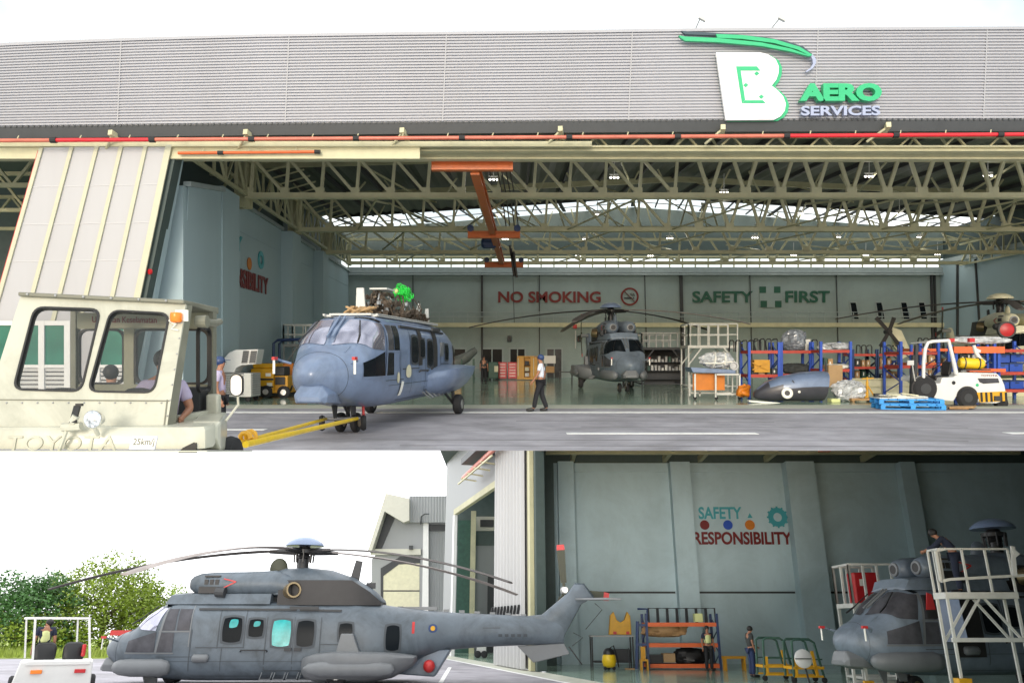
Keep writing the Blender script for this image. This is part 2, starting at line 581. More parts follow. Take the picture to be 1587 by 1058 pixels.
def rpoly(pts, r, n=4):
    """2-D polygon with rounded corners"""
    out = []
    N = len(pts)
    for i in range(N):
        p = Vector((pts[i][0], pts[i][1]))
        a = Vector((pts[i - 1][0], pts[i - 1][1])) - p
        b = Vector((pts[(i + 1) % N][0], pts[(i + 1) % N][1])) - p
        ra = min(r, a.length * 0.45)
        rb = min(r, b.length * 0.45)
        A, B = p + a.normalized() * ra, p + b.normalized() * rb
        for k in range(n + 1):
            t = k / n
            out.append(tuple(A * (1 - t) ** 2 + p * 2 * t * (1 - t) + B * t * t))
    return out


def ring(mb, outer, inner, off, m=0):
    """a frame between two loops of the same number of 3-D points, extruded by off"""
    n = len(outer)
    off = Vector(off)
    o1, i1 = [Vector(p) for p in outer], [Vector(p) for p in inner]
    vs = o1 + i1 + [p + off for p in o1] + [p + off for p in i1]
    fs = []
    for k in range(n):
        j = (k + 1) % n
        fs += [(k, j, n + j, n + k), (2 * n + j, 2 * n + k, 3 * n + k, 3 * n + j), (k, 2 * n + k, 2 * n + j, j), (n + j, 3 * n + j, 3 * n + k, n + k)]
    mb.add(vs, fs, m)
    return mb
# ================================================================== UPPER YARD: ground, hangar
EDGE = H0 * F / (697.6 - HY)         # the near edge of the upper yard


def sheet(name, x0, x1, y0, y1, z0, z1, m, frame=None):
    MB().bx(x0, x1, y0, y1, max(z0, z1 - (.004 if y0 < 20 else .12)), z1).solo(name, M[m], kind='structure', frame=frame)


sheet('apron_ground', -70, 70, EDGE, 25.4, -0.12, 0.0, 'asphalt')
sheet('concrete_path', -70, 70, 25.4, 27.2, -0.12, 0.002, 'concrete')
sheet('hangar_floor', -70, 70, 27.2, 110, -0.12, 0.0, 'epoxy')
# the raised loading pad the tow tractor stands on, level with the lip of the yard
PADZ = H0 - 147.0 / F * 6.2
def padz(y):
    return H0 - (697.8 - HY) / F * y
MB().add([(-7.5, 6.14, padz(6.14)), (-2.42, 6.14, padz(6.14)), (-2.75, 8.2, padz(8.2)), (-7.5, 8.2, padz(8.2)),
          (-7.5, 6.14, padz(6.14) - .012), (-2.42, 6.14, padz(6.14) - .012), (-2.75, 8.2, padz(8.2) - .012), (-7.5, 8.2, padz(8.2) - .012)],
         [(0, 1, 2, 3), (7, 6, 5, 4), (0, 4, 5, 1), (1, 5, 6, 2), (2, 6, 7, 3), (3, 7, 4, 0)]).solo('ramp_ground', M['concrete'], kind='structure')

mb = MB()
y = H0 * F / (638.6 - HY)
mb.bx(-70, 70, y - 0.28, y + 0.28, 0.0, 0.006)
mb.solo('road_line', M['line'], kind='structure')
mb = MB()
for (a, b, r) in ((878, 1173, 671.5), (300, 412, 665.5), (1560, 1800, 671)):
    p, q = G(a, r), G(b, r)
    mb.bx(p.x, q.x, p.y - 0.16, p.y + 0.16, 0.0, 0.006)
mb.solo('road_marking', M['line'], kind='structure')
mb = MB()
for (a, b, r, w) in ((800, 1200, 652, 0.05), (900, 1500, 661, 0.04), (560, 1500, 681, 0.05), (620, 1587, 690, 0.04)):
    p, q = G(a, r), G(b, r + 2)
    mb.bar((p.x, p.y, 0.002), (q.x, q.y, 0.002), w, 0.004)
mb.solo('road_line', M['grime'], kind='structure')

# ---------------- fascia of ribbed sheet with a slightly bowed top
FY = 24.0
def lerp_px(tab, px):
    for (a, va), (b, vb) in zip(tab, tab[1:]):
        if px <= b:
            return va + (vb - va) * (px - a) / (b - a)
    return tab[-1][1]
TOPR = [(-400, 92), (0, 68.5), (200, 60.5), (400, 55), (600, 52), (800, 50), (1100, 45.5), (1587, 43), (2000, 46)]
BOTR = [(-400, 204), (0, 197), (400, 192), (800, 188.5), (1100, 186.5), (1587, 185.5), (2000, 187)]
xs = [-380 + 60 * i for i in range(40)]
NR = 30
prof = [(0.0, 0.0), (0.45, 0.0), (0.62, 0.05), (0.83, 0.05)]
cols = []
for px in xs:
    t, b = U(px, lerp_px(TOPR, px), FY), U(px, lerp_px(BOTR, px), FY)
    cols.append([t + (b - t) * ((k + f) / NR) + Vector((0, d, 0)) for k in range(NR) for (f, d) in prof] + [b])
hangar = thing('hangar', 'large grey ribbed metal hangar with an open front under cream beams', 'hangar', (0, FY, 0))
mb = MB()
n = len(cols[0])
mb.add([p for c in cols for p in c], [(i * n + k, (i + 1) * n + k, (i + 1) * n + k + 1, i * n + k + 1) for i in range(len(cols) - 1) for k in range(n - 1)])
mb.add([c[0] + Vector((0, o, z)) for c in cols for (o, z) in ((-0.02, 0.03), (1.2, 0.03), (1.2, -0.06), (-0.02, -0.06))],
       [(i * 4 + a, (i + 1) * 4 + a, (i + 1) * 4 + b, i * 4 + b) for i in range(len(cols) - 1) for a, b in ((0, 1), (1, 2), (2, 3), (3, 0))])
mb.part('fascia', M['fascia'], hangar, wc=True)
for px in (188, 448, 692, 980, 1268, 1530):
    MB().bar(U(px, lerp_px(TOPR, px) + 1, FY + 0.012), U(px - 6, lerp_px(BOTR, px) - 1, FY + 0.012), 0.035, 0.03).part('cladding_seam', M['seam'], hangar, wc=True)
# dark gutter under the fascia with its row of clips
mb = MB()
mb.add([b + Vector((0, o, z)) for b in (c[-1] for c in cols) for (o, z) in ((-0.03, 0.0), (0.5, 0.0), (0.5, -0.34), (0.06, -0.34))],
       [(i * 4 + a, (i + 1) * 4 + a, (i + 1) * 4 + b, i * 4 + b) for i in range(len(cols) - 1) for a, b in ((0, 1), (1, 2), (2, 3), (3, 0))])
for px in range(-20, 1620, 9):
    p = U(px, lerp_px(BOTR, px) - 0.5, FY - 0.03)
    mb.box(p, (0.045, 0.04, 0.07))
mb.part('gutter', M['gutter'], hangar, wc=True)

# header: cream box on the left, beams all along
mb = MB()
zz = lambda row, y: H0 + (HY - row) / F * y
mb.bx(-26, -2.9, FY + 0.35, FY + 0.5, zz(246, FY + 0.35), zz(221, FY + 0.35))
mb.bx(-26, 2.5, FY + 0.25, FY + 0.40, zz(227, FY + 0.25), zz(219, FY + 0.25))
mb.part('header_panel', M['cream'], hangar, wc=True)
mb = MB()
for (r0, r1, yy) in ((228, 234, 24.7), (235.5, 246, 25.2)):
    mb.bx(-30, 36, yy, yy + 0.14, zz(r1, yy), zz(r0, yy))
    mb.bx(-30, 36, yy - 0.09, yy + 0.24, zz(r1, yy) - 0.03, zz(r1, yy) + 0.03)
    mb.bx(-30, 36, yy - 0.09, yy + 0.24, zz(r0, yy) - 0.03, zz(r0, yy) + 0.03)
mb.part('header_beam', M['cream'], hangar, wc=True)
mb = MB()
za, zb = zz(228, 24.9), zz(212, 24.9)
for i in range(46):
    x = 0.2 + i * 0.72
    mb.bar((x, 24.9, za), (x + (0.36 if i % 2 else -0.3), 24.9, zb), 0.08, 0.06)
mb.bx(0, 36, 24.85, 24.95, zb - 0.05, zb + 0.05)
mb.part('header_lattice', M['creamdk'], hangar, wc=True)
for px, row in ((172, 206), (381, 205), (623, 202.5), (868, 200), (1120, 197.5), (1376, 194)):
    mb = MB()
    a = U(px, row, FY - 0.15)
    mb.bar(a + Vector((0, -0.06, 0.0)), a + Vector((0.10, 0.55, -0.12)), 0.14, 0.16)
    mb.bar(a + Vector((0, 0.06, -0.06)), a + Vector((-0.42, 0.5, -0.38)), 0.06)
    mb.part('outrigger', M['cream'], hangar, wc=True)

# red pipes along the head of the opening
def pipe(name, label, pts, r, m, couplings, group):
    t = thing(name, label, 'pipe', pts[0], group=group)
    MB().tube(pts, r, 10).part('pipe_run', M[m], t, wc=True, smooth=60)
    for p in couplings:
        MB().tube([p + Vector((-0.09, 0, 0)), p + Vector((0.09, 0, 0))], r * 1.45, 10).part('coupling', M['black'], t, wc=True)
    mb = MB()
    a, b = pts[0], pts[-1]
    for i in range(int((b - a).length / 1.3)):
        p = a + (b - a) * ((i + 0.5) / int((b - a).length / 1.3))
        mb.bar(p + Vector((0.0, 0, 0.0)), p + Vector((0.05, 0.05, 0.16)), 0.025)
    mb.part('hanger', M['cream'], t, wc=True)
PY = FY - 0.25
ppx = lambda px: U(px, 218.0 - 9.5 * px / 1587.0, PY)
pipe('fire_pipe', 'faded red pipe end left of the bright red stretch over the white door', [ppx(-30), ppx(80)], 0.06, 'pipepink', [], 'red pipes along the hangar head')
pipe('fire_pipe', 'bright red pipe stretch just above the white hangar door', [ppx(84), ppx(236)], 0.062, 'pipered', [ppx(83), ppx(236)], 'red pipes along the hangar head')
pipe('fire_pipe', 'long faded pink red pipe across the middle of the opening', [ppx(238), ppx(1216)], 0.06, 'pipepink', [ppx(390), ppx(552), ppx(716), ppx(882), ppx(1050)], 'red pipes along the hangar head')
pipe('fire_pipe', 'bright red pipe above the right half of the opening', [ppx(1220), ppx(1640)], 0.062, 'pipered', [ppx(1219), ppx(1388), ppx(1550)], 'red pipes along the hangar head')
pipe('fire_pipe', 'short dull red pipe below the cream header beside the white door', [U(276, 237.5, FY + 0.2), U(492, 235.5, FY + 0.2)], 0.045, 'rackorange', [U(342, 237, FY + 0.2), U(492, 235.5, FY + 0.2)], 'red pipes along the hangar head')

# ---------------- interior walls
WL = lambda y: -10.85 - (y - 25.0) * 0.036
mb = MB()
zt = 8.15
mb.bx(-14.5, WL(25.6), 25.6, 25.8, 0, 7.35)
seg = [(25.805, 29.3, 0.0), (31.3, 40.0, -0.55), (41.8, 47.6, -0.55), (49.2, 60.0, -0.55)]
for (a, b, o) in seg:
    ta, tb_ = (7.35, 7.9) if a < 26 else (zt, zt)
    mb.prism([(WL(a) + o, a, 0), (WL(b) + o, b, 0), (WL(b) + o, b, tb_), (WL(a) + o, a, ta)], (-0.3, 0, 0))
for (a, b) in ((29.3, 31.3), (40.0, 41.8), (47.6, 49.2)):
    mb.prism([(WL(a) + 0.06, a, 0), (WL(b) + 0.06, b, 0), (WL(b) + 0.06, b, zt), (WL(a) + 0.06, a, zt)], (-1.0, 0, 0))
mb.part('side_wall', M['wallteal'], hangar, wc=True)
mb = MB()
for (a, b, o) in seg:
    ta, tb_ = (7.35, 7.9) if a < 26 else (zt, zt)
    MB().prism([(WL(a) + o + 0.02, a + 0.1, ta - 1.1), (WL(b) + o + 0.02, b - 0.1, tb_ - 1.1), (WL(b) + o + 0.05, b - 0.1, tb_ + 0.05), (WL(a) + o + 0.05, a + 0.1, ta + 0.05)], (-0.02, 0, 0)).part('wall_band', M['wallteal'], hangar, wc=True)
    MB().bar((WL(a) + o + 0.05, a, ta + 0.1), (WL(b) + o + 0.05, b, tb_ + 0.1), 0.25, 0.16).part('wall_capping', M['wallcap'], hangar, wc=True)
BY = 60.0
XL, XR = WL(60) - 0.6, 33.2
zb = lambda row: H0 + (HY - row) / F * BY
mb = MB()
mb.bx(XL, XR, BY, BY + 0.3, 0, zb(414))
mb.part('rear_wall', M['wallback'], hangar, wc=True)
mb = MB()
ridge = 9.5
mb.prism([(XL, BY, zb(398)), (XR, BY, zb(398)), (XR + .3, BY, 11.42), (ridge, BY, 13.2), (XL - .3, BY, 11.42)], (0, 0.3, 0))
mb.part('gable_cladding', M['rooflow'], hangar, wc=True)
mb = MB()
N = 46
for i in range(N + 1):
    x = XL + (XR - XL) * i / N
    mb.bx(x - 0.05, x + 0.05, BY + 0.08, BY + 0.18, zb(414), zb(398))
mb.bx(XL, XR, BY + 0.04, BY + 0.22, zb(406.6), zb(404.6))
mb.bx(XL, XR, BY - 0.05, BY + 0.25, zb(399), zb(396.5))
mb.part('clerestory_frame', M['cream'], hangar, wc=True)
mb = MB()
mb.bx(XL, XR, BY - 0.35, BY, zb(423), zb(415))
mb.bx(XL, XR, BY - 0.5, BY - 0.34, zb(427), zb(424))
mb.part('wall_gutter', M['wallcap'], hangar, wc=True)
mb = MB()
mb.bx(XL, XR, BY - 0.5, BY - 0.02, zb(507), zb(500.5))
mb.part('wall_ledge', M['cream'], hangar, wc=True)
mb = MB()
mb.bar((XL, BY - 0.4, zb(484)), (XR, BY - 0.4, zb(484)), 0.05)
mb.bar((XL, BY - 0.4, zb(491)), (XR, BY - 0.4, zb(491)), 0.07)
for i in range(40):
    x = XL + 1.1 * i + 0.5
    mb.bar((x, BY - 0.4, zb(500)), (x, BY - 0.4, zb(484)), 0.04)
mb.part('catwalk_rail', M['wallcap'], hangar, wc=True)
for px, w in ((747, 0.16), (1059, 0.22), (1447, 0.14), (1452, 0.14), (836, 0.07), (1003, 0.06), (1166, 0.06), (1300, 0.06), (640, 0.06)):
    MB().bar(U(px, 583, BY - 0.12), U(px - (4 if px > 900 else 0), 420, BY - 0.12), w, w).part('downpipe', M['dark'], hangar, wc=True)
mb = MB()
mb.bx(XR, XR + 0.3, 30, BY, 0, 8.8)
mb.part('side_wall', M['wallteal'], hangar, wc=True)
MB().bar((XR - 0.05, 57.6, 0), (XR - 0.05, 57.6, 8.6), 0.16).part('downpipe', M['dark'], hangar, wc=True)
MB().bar((XR - 0.05, 54.5, 0), (XR - 0.05, 55.4, 8.6), 0.12).part('downpipe', M['dark'], hangar, wc=True)
MB().bar((XR - 0.1, 60, 8.9), (XR - 0.1, 30, 8.9), 0.2, 0.35).part('wall_capping', M['wallcap'], hangar, wc=True)
for (x0_, x1_) in ((XL - .62, XL - .55), (XR + .32, XR + .4)):
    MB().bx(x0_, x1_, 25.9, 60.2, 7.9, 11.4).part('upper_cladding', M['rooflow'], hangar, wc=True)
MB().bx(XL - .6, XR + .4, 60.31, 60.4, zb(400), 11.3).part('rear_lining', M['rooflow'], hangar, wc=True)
# small dark windows of the rear wall, leaning slits and office openings
for i, px in enumerate((1322, 1362, 1400.5, 1428, 1466.5)):
    mb = MB()
    a, b, c, d = U(px - 4.5, 469, BY - 0.03), U(px + 4, 469, BY - 0.03), U(px + 9, 494, BY - 0.03), U(px - 0.5, 494, BY - 0.03)
    mb.prism([a, b, c, d], (0, 0.1, 0))
    f = MB()
    ring(f, [a + Vector((-.08, 0, .08)), b + Vector((.08, 0, .08)), c + Vector((.08, 0, -.08)), d + Vector((-.08, 0, -.08))], [a, b, c, d], (0, -0.05, 0))
    o = f.part('slit_window', M['wallcap'], hangar, wc=True)
    mb.part('pane', M['pane'], o, wc=True)
for (a, b, r0, r1, kind) in ((686, 721, 541, 562, 'w'), (747, 778, 541, 586, 'd'), (791, 813, 541, 562, 'w'), (848, 870, 541, 586, 'g')):
    p, q = U(a, r1, BY - 0.03), U(b, r0, BY - 0.03)
    mb = MB()
    mb.bx(p.x, q.x, BY - 0.06, BY - 0.01, max(0.01, p.z), q.z)
    f = MB()
    f.bx(p.x - 0.12, p.x, BY - 0.1, BY, max(0, p.z), q.z)
    f.bx(q.x, q.x + 0.12, BY - 0.1, BY, max(0, p.z), q.z)
    f.bx(p.x - 0.12, q.x + 0.12, BY - 0.1, BY, q.z, q.z + 0.12)
    f.bx((p.x + q.x) / 2 - 0.04, (p.x + q.x) / 2 + 0.04, BY - 0.1, BY - 0.06, max(0, p.z), q.z)
    o = f.part('office_window' if kind == 'w' else 'office_door', M['wallcap'], hangar, wc=True)
    mb.part('pane', M['pane'] if kind != 'g' else M['panegrey'], o, wc=True)

# ---------------- roof: two slopes, open glazed strip near the rear
def zr(x, y):
    t = (y - 25.0) / 31.0
    e = 10.6 + 0.75 * t
    r = 10.75 + 2.2 * t
    s = (x - ridge) / ((XL - 0.5) - ridge) if x < ridge else (x - ridge) / ((XR + 0.5) - ridge)
    return r + (e - r) * s
mb = MB()
for (x0, x1) in ((XL - 0.5, ridge), (ridge, XR + 0.5)):
    nx = 60
    for (y0, y1) in ((25.2, 53.6),):
        vs, fs = [], []
        for i in range(nx + 1):
            x = x0 + (x1 - x0) * i / nx
            d = 0.12 if i % 2 else 0.0
            vs += [(x, y0, zr(x, y0) + d), (x, y1, zr(x, y1) + d), (x, y0, zr(x, y0) + d + 0.25), (x, y1, zr(x, y1) + d + 0.25)]
        for i in range(nx):
            k = i * 4
            fs += [(k, k + 1, k + 5, k + 4), (k + 2, k + 6, k + 7, k + 3)]
            fs += [(k, k + 4, k + 6, k + 2), (k + 1, k + 3, k + 7, k + 5)]
        mb.add(vs, fs)
mb.part('roof', M['roof'], hangar, wc=True)
mb = MB()
for i in range(27):
    x = XL + (XR - XL) * i / 26
    mb.bar((x, 53.6, zr(x, 53.6) + 0.1), (x + 0.9, 60.3, zr(x + 0.9, 60.3) + 0.1), 0.10 if i % 3 else 0.26, 0.1)
mb.bar((XL, 58, zr(XL, 58) + 0.1), (ridge, 58, zr(ridge, 58) + 0.1), 0.06)
mb.bar((ridge, 58, zr(ridge, 58) + 0.1), (XR, 58, zr(XR, 58) + 0.1), 0.06)
for yy in (53.6,):
    for (xa_, xb_) in ((XL, ridge), (ridge, XR)):
        mb.bar((xa_, yy, zr(xa_, yy) + .02), (xb_, yy, zr(xb_, yy) + .02), .12, .30)
mb.part('skylight_frame', M['dark'], hangar, wc=True)
mb = MB()
for i in range(22):
    x = XL + (XR - XL) * (i + 0.5) / 22
    mb.bar((x, 26, zr(x, 26) - 0.12), (x + 0.01, 53.5, zr(x, 53.5) - 0.12), 0.12, 0.22)
mb.part('purlin', M['dark'], hangar, wc=True)
mb = MB()
for yy in (28, 36.2, 44.5):
    mb.bar((XL, yy, zr(XL, yy) - 0.3), (ridge, yy, zr(ridge, yy) - 0.3), 0.16, 0.3)
    mb.bar((ridge, yy, zr(ridge, yy) - 0.3), (XR, yy, zr(XR, yy) - 0.3), 0.16, 0.3)
mb.part('rafter', M['creamdk'], hangar, wc=True)

# the neighbouring bay seen past the left edge of the door
mb = MB()
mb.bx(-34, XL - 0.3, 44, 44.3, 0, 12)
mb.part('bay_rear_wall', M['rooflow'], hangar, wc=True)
mb = MB()
mb.prism([(-34, 25.4, 10.6), (XL - .52, 25.4, 10.6), (XL - .52, 44, 11.3), (-34, 44, 11.3)], (0, 0, .2))
mb.part('bay_roof', M['roof'], hangar, wc=True)
mb = MB()
for yy in (29, 34, 39):
    mb.bar((-34, yy, 8.1), (-13, yy, 8.1), .16)
    mb.bar((-34, yy, 9.7), (-13, yy, 9.7), .16)
    for k in range(16):
        mb.bar((-33 + 1.3 * k, yy, 8.1 if k % 2 else 9.7), (-31.7 + 1.3 * k, yy, 9.7 if k % 2 else 8.1), .1)
mb.part('bay_lattice', M['creamdk'], hangar, wc=True)

# ---------------- lattice trusses across the hall, each a thing with chords and webs
def truss(y, z0, z1, step, label, x0, x1, w=0.2, posts=True):
    t = thing('roof_truss', label, 'truss', (0, y, 0), group='lattice trusses under the hangar roof')
    mb = MB()
    mb.bx(x0, x1, y - w / 2, y + w / 2, z1 - 0.09, z1 + 0.09)
    mb.part('top_chord', M['cream'], t, wc=True)
    mb = MB()
    mb.bx(x0, x1, y - w / 2, y + w / 2, z0 - 0.10, z0 + 0.10)
    mb.bx(x0, x1, y - w * 0.8, y + w * 0.8, z0 - 0.13, z0 - 0.095)
    mb.part('bottom_chord', M['cream'], t, wc=True)
    web = MB()
    mid = 1060
    xm = (mid - CX) / F * y
    x = x0 + 0.2
    i = 0
    while x + step < x1:
        if x < xm:
            web.bar((x, y, z0), (x + 0.12, y, z1), 0.12, 0.12)
            web.bar((x, y, z0), (x - step + 0.15, y, z1), 0.12, 0.12)
            MB().box((x - 0.05, y, z0 + 0.2), (0.34, 0.18, 0.24)).part('gusset', M['cream'], t, wc=True)
        else:
            web.bar((x, y, z0), (x + step * 0.33, y, z1), 0.14, 0.12)
            web.bar((x, y, z0), (x - step * 0.33, y, z1), 0.14, 0.12)
            MB().box((x, y, z0 + 0.2), (0.42, 0.2, 0.26)).part('gusset', M['cream'], t, wc=True)
        x += step
        i += 1
    web.part('web', M['cream'], t, wc=True)
    x = x0 + 0.6
    k = 0
    while x < x1 - 1:
        zz_ = zr(x, y) - 0.3
        if zz_ > z1 + 0.2:
            MB().bar((x, y, z1), (x + (0.7 if k % 2 else -0.7), y, zz_), 0.09, 0.08).part('hanger_strut', M['creamdk'], t, wc=True)
        x += max(step * 0.8, 2.4)
        k += 1
    return t
truss(32.0, zz(303, 32.0), zz(247, 32.0), 1.46, 'front lattice truss, its web framing the top of the opening', WL(32) + 0.1, 33, 0.24)
truss(40.8, zz(355.5, 40.8), zz(306, 40.8), 1.62, 'second lattice truss from the front, over the orange crane beam middle', WL(40.8), 33, 0.26)
truss(48.5, zz(390.5, 48.5), zz(353, 48.5), 2.3, 'third lattice truss from the front, behind the crane beam', WL(48.5), 33)
truss(56.0, zz(407, 56.0), zz(371, 56.0), 3.4, 'rearmost lattice truss just before the clerestory windows', WL(56), 33)
# bracing along the side walls and raking braces
for sx in (0, 1):
    mb = MB()
    fx = (lambda y: WL(y) + 0.15) if sx == 0 else (lambda y: XR - 0.3)
    za, zb2 = 8.35, 9.85
    ys = [25.6 + 1.25 * i for i in range(26)]
    for a, b in zip(ys, ys[1:]):
        mb.bar((fx(a), a, za), (fx(b), b, za), 0.13)
        mb.bar((fx(a), a, zb2), (fx(b), b, zb2), 0.13)
    for i, (a, b) in enumerate(zip(ys, ys[1:])):
        mb.bar((fx(a), a, za if i % 2 else zb2), (fx(b), b, zb2 if i % 2 else za), 0.09)
        mb.bar((fx(a), a, za), (fx(a), a, zb2), 0.09)
        mb.bar((fx(a), a, zb2), (fx(a) + (1.3 if sx == 0 else -1.3), a + 0.8, zb2 + 0.6), 0.07)
    mb.part('side_bracing', M['creamdk'], hangar, wc=True)
mb = MB()
for i, x in enumerate((-6.5, -1.0, 4.5, 10, 15.5, 21, 26.5)):
    for a, b in ((32, 40.8), (40.8, 48.5), (48.5, 56)):
        mb.bar((x, a, 8.3), (x, b, 9.7), 0.09)
        mb.bar((x, a, 9.75), (x + 2.2, b, 9.75), 0.07)
        mb.bar((x + 1, a, 8.35), (x - 1.6, b, 8.35), 0.07)
        mb.bar((x, a + 3, zr(x, a + 3) - 0.4), (x + 2.5, a, 9.8), 0.07)
mb.part('longitudinal_bracing', M['creamdk'], hangar, wc=True)
for (px, r0, r1, w) in ((376, 252, 322, 0.62), (456, 308, 362, 0.62), (506, 358, 394, 0.62)):
    yy = {376: 32.3, 456: 41, 506: 48.6}[px]
    mb = MB()
    p = U(px, r1, yy)
    q = U(px, r0, yy)
    mb.bx(p.x - w / 2, p.x + w / 2, yy - 0.12, yy - 0.08, p.z, q.z)
    mb.bx(p.x - 0.04, p.x + 0.04, yy - 0.08, yy + 0.3, p.z, q.z)
    mb.bx(p.x - w / 2, p.x + w / 2, yy + 0.3, yy + 0.34, p.z, q.z)
    mb.part('roof_column', M['creamdk'], hangar, wc=True)

# ---------------- the white sliding door at the left, its sheets leaning with the frame
DY = FY + 0.3
door = thing('hangar_door', 'tall white sliding hangar door with cream ribs behind the tow tractor', 'hangar door', (-13, DY, 0))
TL, TR_, BL, BR = (62, 229), (262, 224), (-55, 637), (176, 637)
def dp(u, v, y=DY):
    a = (TL[0] + (TR_[0] - TL[0]) * u, TL[1] + (TR_[1] - TL[1]) * u)
    b = (BL[0] + (BR[0] - BL[0]) * u, BL[1] + (BR[1] - BL[1]) * u)
    return U(a[0] + (b[0] - a[0]) * v, a[1] + (b[1] - a[1]) * v, y)
MB().prism([dp(0, 0), dp(1, 0), dp(1, 1), dp(0, 1)], (0, 0.22, 0)).part('door_leaf', M['door'], door, wc=True)
for u in (0.0, 0.235, 0.43, 0.62, 0.81, 0.985):
    mb = MB()
    w = 0.022 if u < 0.9 else 0.035
    mb.prism([dp(u - w / 3, 0, DY - 0.06), dp(u + w, 0, DY - 0.06), dp(u + w, 1, DY - 0.06), dp(u - w / 3, 1, DY - 0.06)], (0, 0.055, 0))
    mb.part('stiffening_rib', M['doorrib'], door, wc=True)
mb = MB()
for v in (0.147, 0.29, 0.43):
    mb.prism([dp(0, v, DY - 0.012), dp(1, v, DY - 0.012), dp(1, v + 0.003, DY - 0.012), dp(0, v + 0.003, DY - 0.012)], (0, 0.01, 0))
mb.part('sheet_joint', M['joint'], door, wc=True)
mb = MB()
mb.prism([dp(-0.012, 0.01, DY - 0.03), dp(0, 0.01, DY - 0.03), dp(0, 1, DY - 0.03), dp(-0.012, 1, DY - 0.03)], (0, 0.2, 0))
mb.part('edge_strip', M['red'], door, wc=True)
mb = MB()
a, b, c, d = U(264, 226, DY + 0.1), U(273, 236, DY + 0.1), U(190, 640, DY + 0.1), U(176, 640, DY + 0.1)
mb.prism([a, b, c, d], (0, 0.5, 0))
mb.part('edge_seal', M['seal'], door, wc=True)
mb = MB()
a, b, c, d = U(268, 240, DY + 0.5), U(279, 242, DY + 0.5), U(205, 640, DY + 0.5), U(190, 640, DY + 0.5)
mb.prism([a, b, c, d], (0, 0.3, 0))
mb.part('guide_rail', M['wallteal'], door, wc=True)
mb = MB()
mb.tube([U(234, 421, DY + 0.05), U(231, 421, DY + 0.0)], 0.09, 10)
mb.part('indicator', M['red'], door, wc=True)
# glazed side doors standing in front of the door foot (seen through the tractor's cab)
GY = DY - 0.35
for (a, b, lab) in ((-60, 22, 'white framed green glass door at the far left edge, half hidden by the tractor'), (24, 104, 'white framed green glass double door seen through the left cab window'), (150, 196, 'narrow white framed green glass door seen through the second cab window')):
    t = thing('glazed_door', lab, 'door', U(a, 637, GY), group='glazed doors at the foot of the hangar door')
    f = MB()
    p0, p1 = U(a, 637, GY).x, U(b, 637, GY).x
    ztop = zz(497, GY)
    n = max(1, round((p1 - p0) / 0.8))
    wv = (p1 - p0) / n
    f.bx(p0, p1, GY, GY + 0.12, ztop - 0.14, ztop)
    f.bx(p0, p1, GY, GY + 0.12, zz(570, GY), zz(565, GY))
    f.bx(p0, p1, GY, GY + 0.12, 0.0, 0.1)
    for k in range(n + 1):
        f.bx(p0 + k * wv - 0.09, p0 + k * wv + 0.09, GY - 0.01, GY + 0.13, 0, ztop)
    f.part('door_frame', M['white'], t, wc=True)
    for k in range(n):
        g = MB()
        g.bx(p0 + k * wv + 0.08, p0 + (k + 1) * wv - 0.08, GY + 0.05, GY + 0.08, zz(566, GY), ztop - 0.1)
        g.part('pane', M['greenglass'], t, wc=True)
        g = MB()
        for j in range(10):
            z = zz(570, GY) - 0.06 - j * 0.13
            if z > 0.15:
                g.box((p0 + (k + 0.5) * wv, GY + 0.06, z), (wv - 0.18, 0.03, 0.09), rx=0.5)
        g.part('louvre', M['white'], t, wc=True)
        g = MB()
        g.bx(p0 + k * wv + 0.08, p0 + (k + 1) * wv - 0.08, GY + 0.10, GY + 0.12, 0.1, zz(570, GY))
        g.part('louvre_backing', M['dark'], t, wc=True)

# ---------------- lettering and signs
def wall_words(words, label, pl, pr, r_bot, r_top, m, y, bold=0.02, name='wall_lettering', group=None):
    mb = MB()
    p00, p10, p01 = U(pl, r_bot, y), U(pr, r_bot, y), U(pl, r_top, y)
    letters(mb, words, p00, p10, p01, 0.03, bold)
    return mb.solo(name, M[m], label, 'wall sign', group, base=p00)
wall_words('NO SMOKING', 'dark red NO SMOKING lettering on the pale rear wall', 772, 931, 469, 451.5, 'signred', BY - 0.05, 0.028)
wall_words('SAFETY', 'dark green SAFETY lettering left of the green cross on the rear wall', 1073, 1167, 469, 451, 'signgreen', BY - 0.05, 0.028)
wall_words('FIRST', 'dark green FIRST lettering right of the green cross on the rear wall', 1217, 1286, 469, 450.5, 'signgreen', BY - 0.05, 0.028)
c = U(976, 459.5, BY - 0.06)
t = thing('no_smoking_symbol', 'round red crossed out cigarette symbol on the rear wall', 'wall sign', c)
mb = MB()
ro, ri = 0.70, 0.56
ring(mb, [c + Vector((ro * math.cos(2 * math.pi * k / 40), 0, ro * math.sin(2 * math.pi * k / 40))) for k in range(40)],
     [c + Vector((ri * math.cos(2 * math.pi * k / 40), 0, ri * math.sin(2 * math.pi * k / 40))) for k in range(40)], (0, 0.03, 0))
mb.bar(c + Vector((-0.43, -0.012, 0.43)), c + Vector((0.43, -0.012, -0.43)), 0.03, 0.13, up=(0, 1, 0))
mb.part('barred_ring', M['signred'], t, wc=True)
mb = MB()
mb.box(c + Vector((-0.12, 0.02, -0.12)), (0.62, 0.02, 0.10))
mb.box(c + Vector((0.30, 0.02, -0.12)), (0.10, 0.02, 0.10))
mb.tube([c + Vector(p) for p in ((0.26, 0.02, 0.02), (0.22, 0.02, 0.12), (0.08, 0.02, 0.14), (0.05, 0.02, 0.24), (0.20, 0.02, 0.26))], 0.025, 6)
mb.tube([c + Vector(p) for p in ((0.36, 0.02, 0.02), (0.34, 0.02, 0.18), (0.24, 0.02, 0.24))], 0.025, 6)
mb.part('cigarette', M['dark'], t, wc=True)
c = U(1194, 460, BY - 0.05)
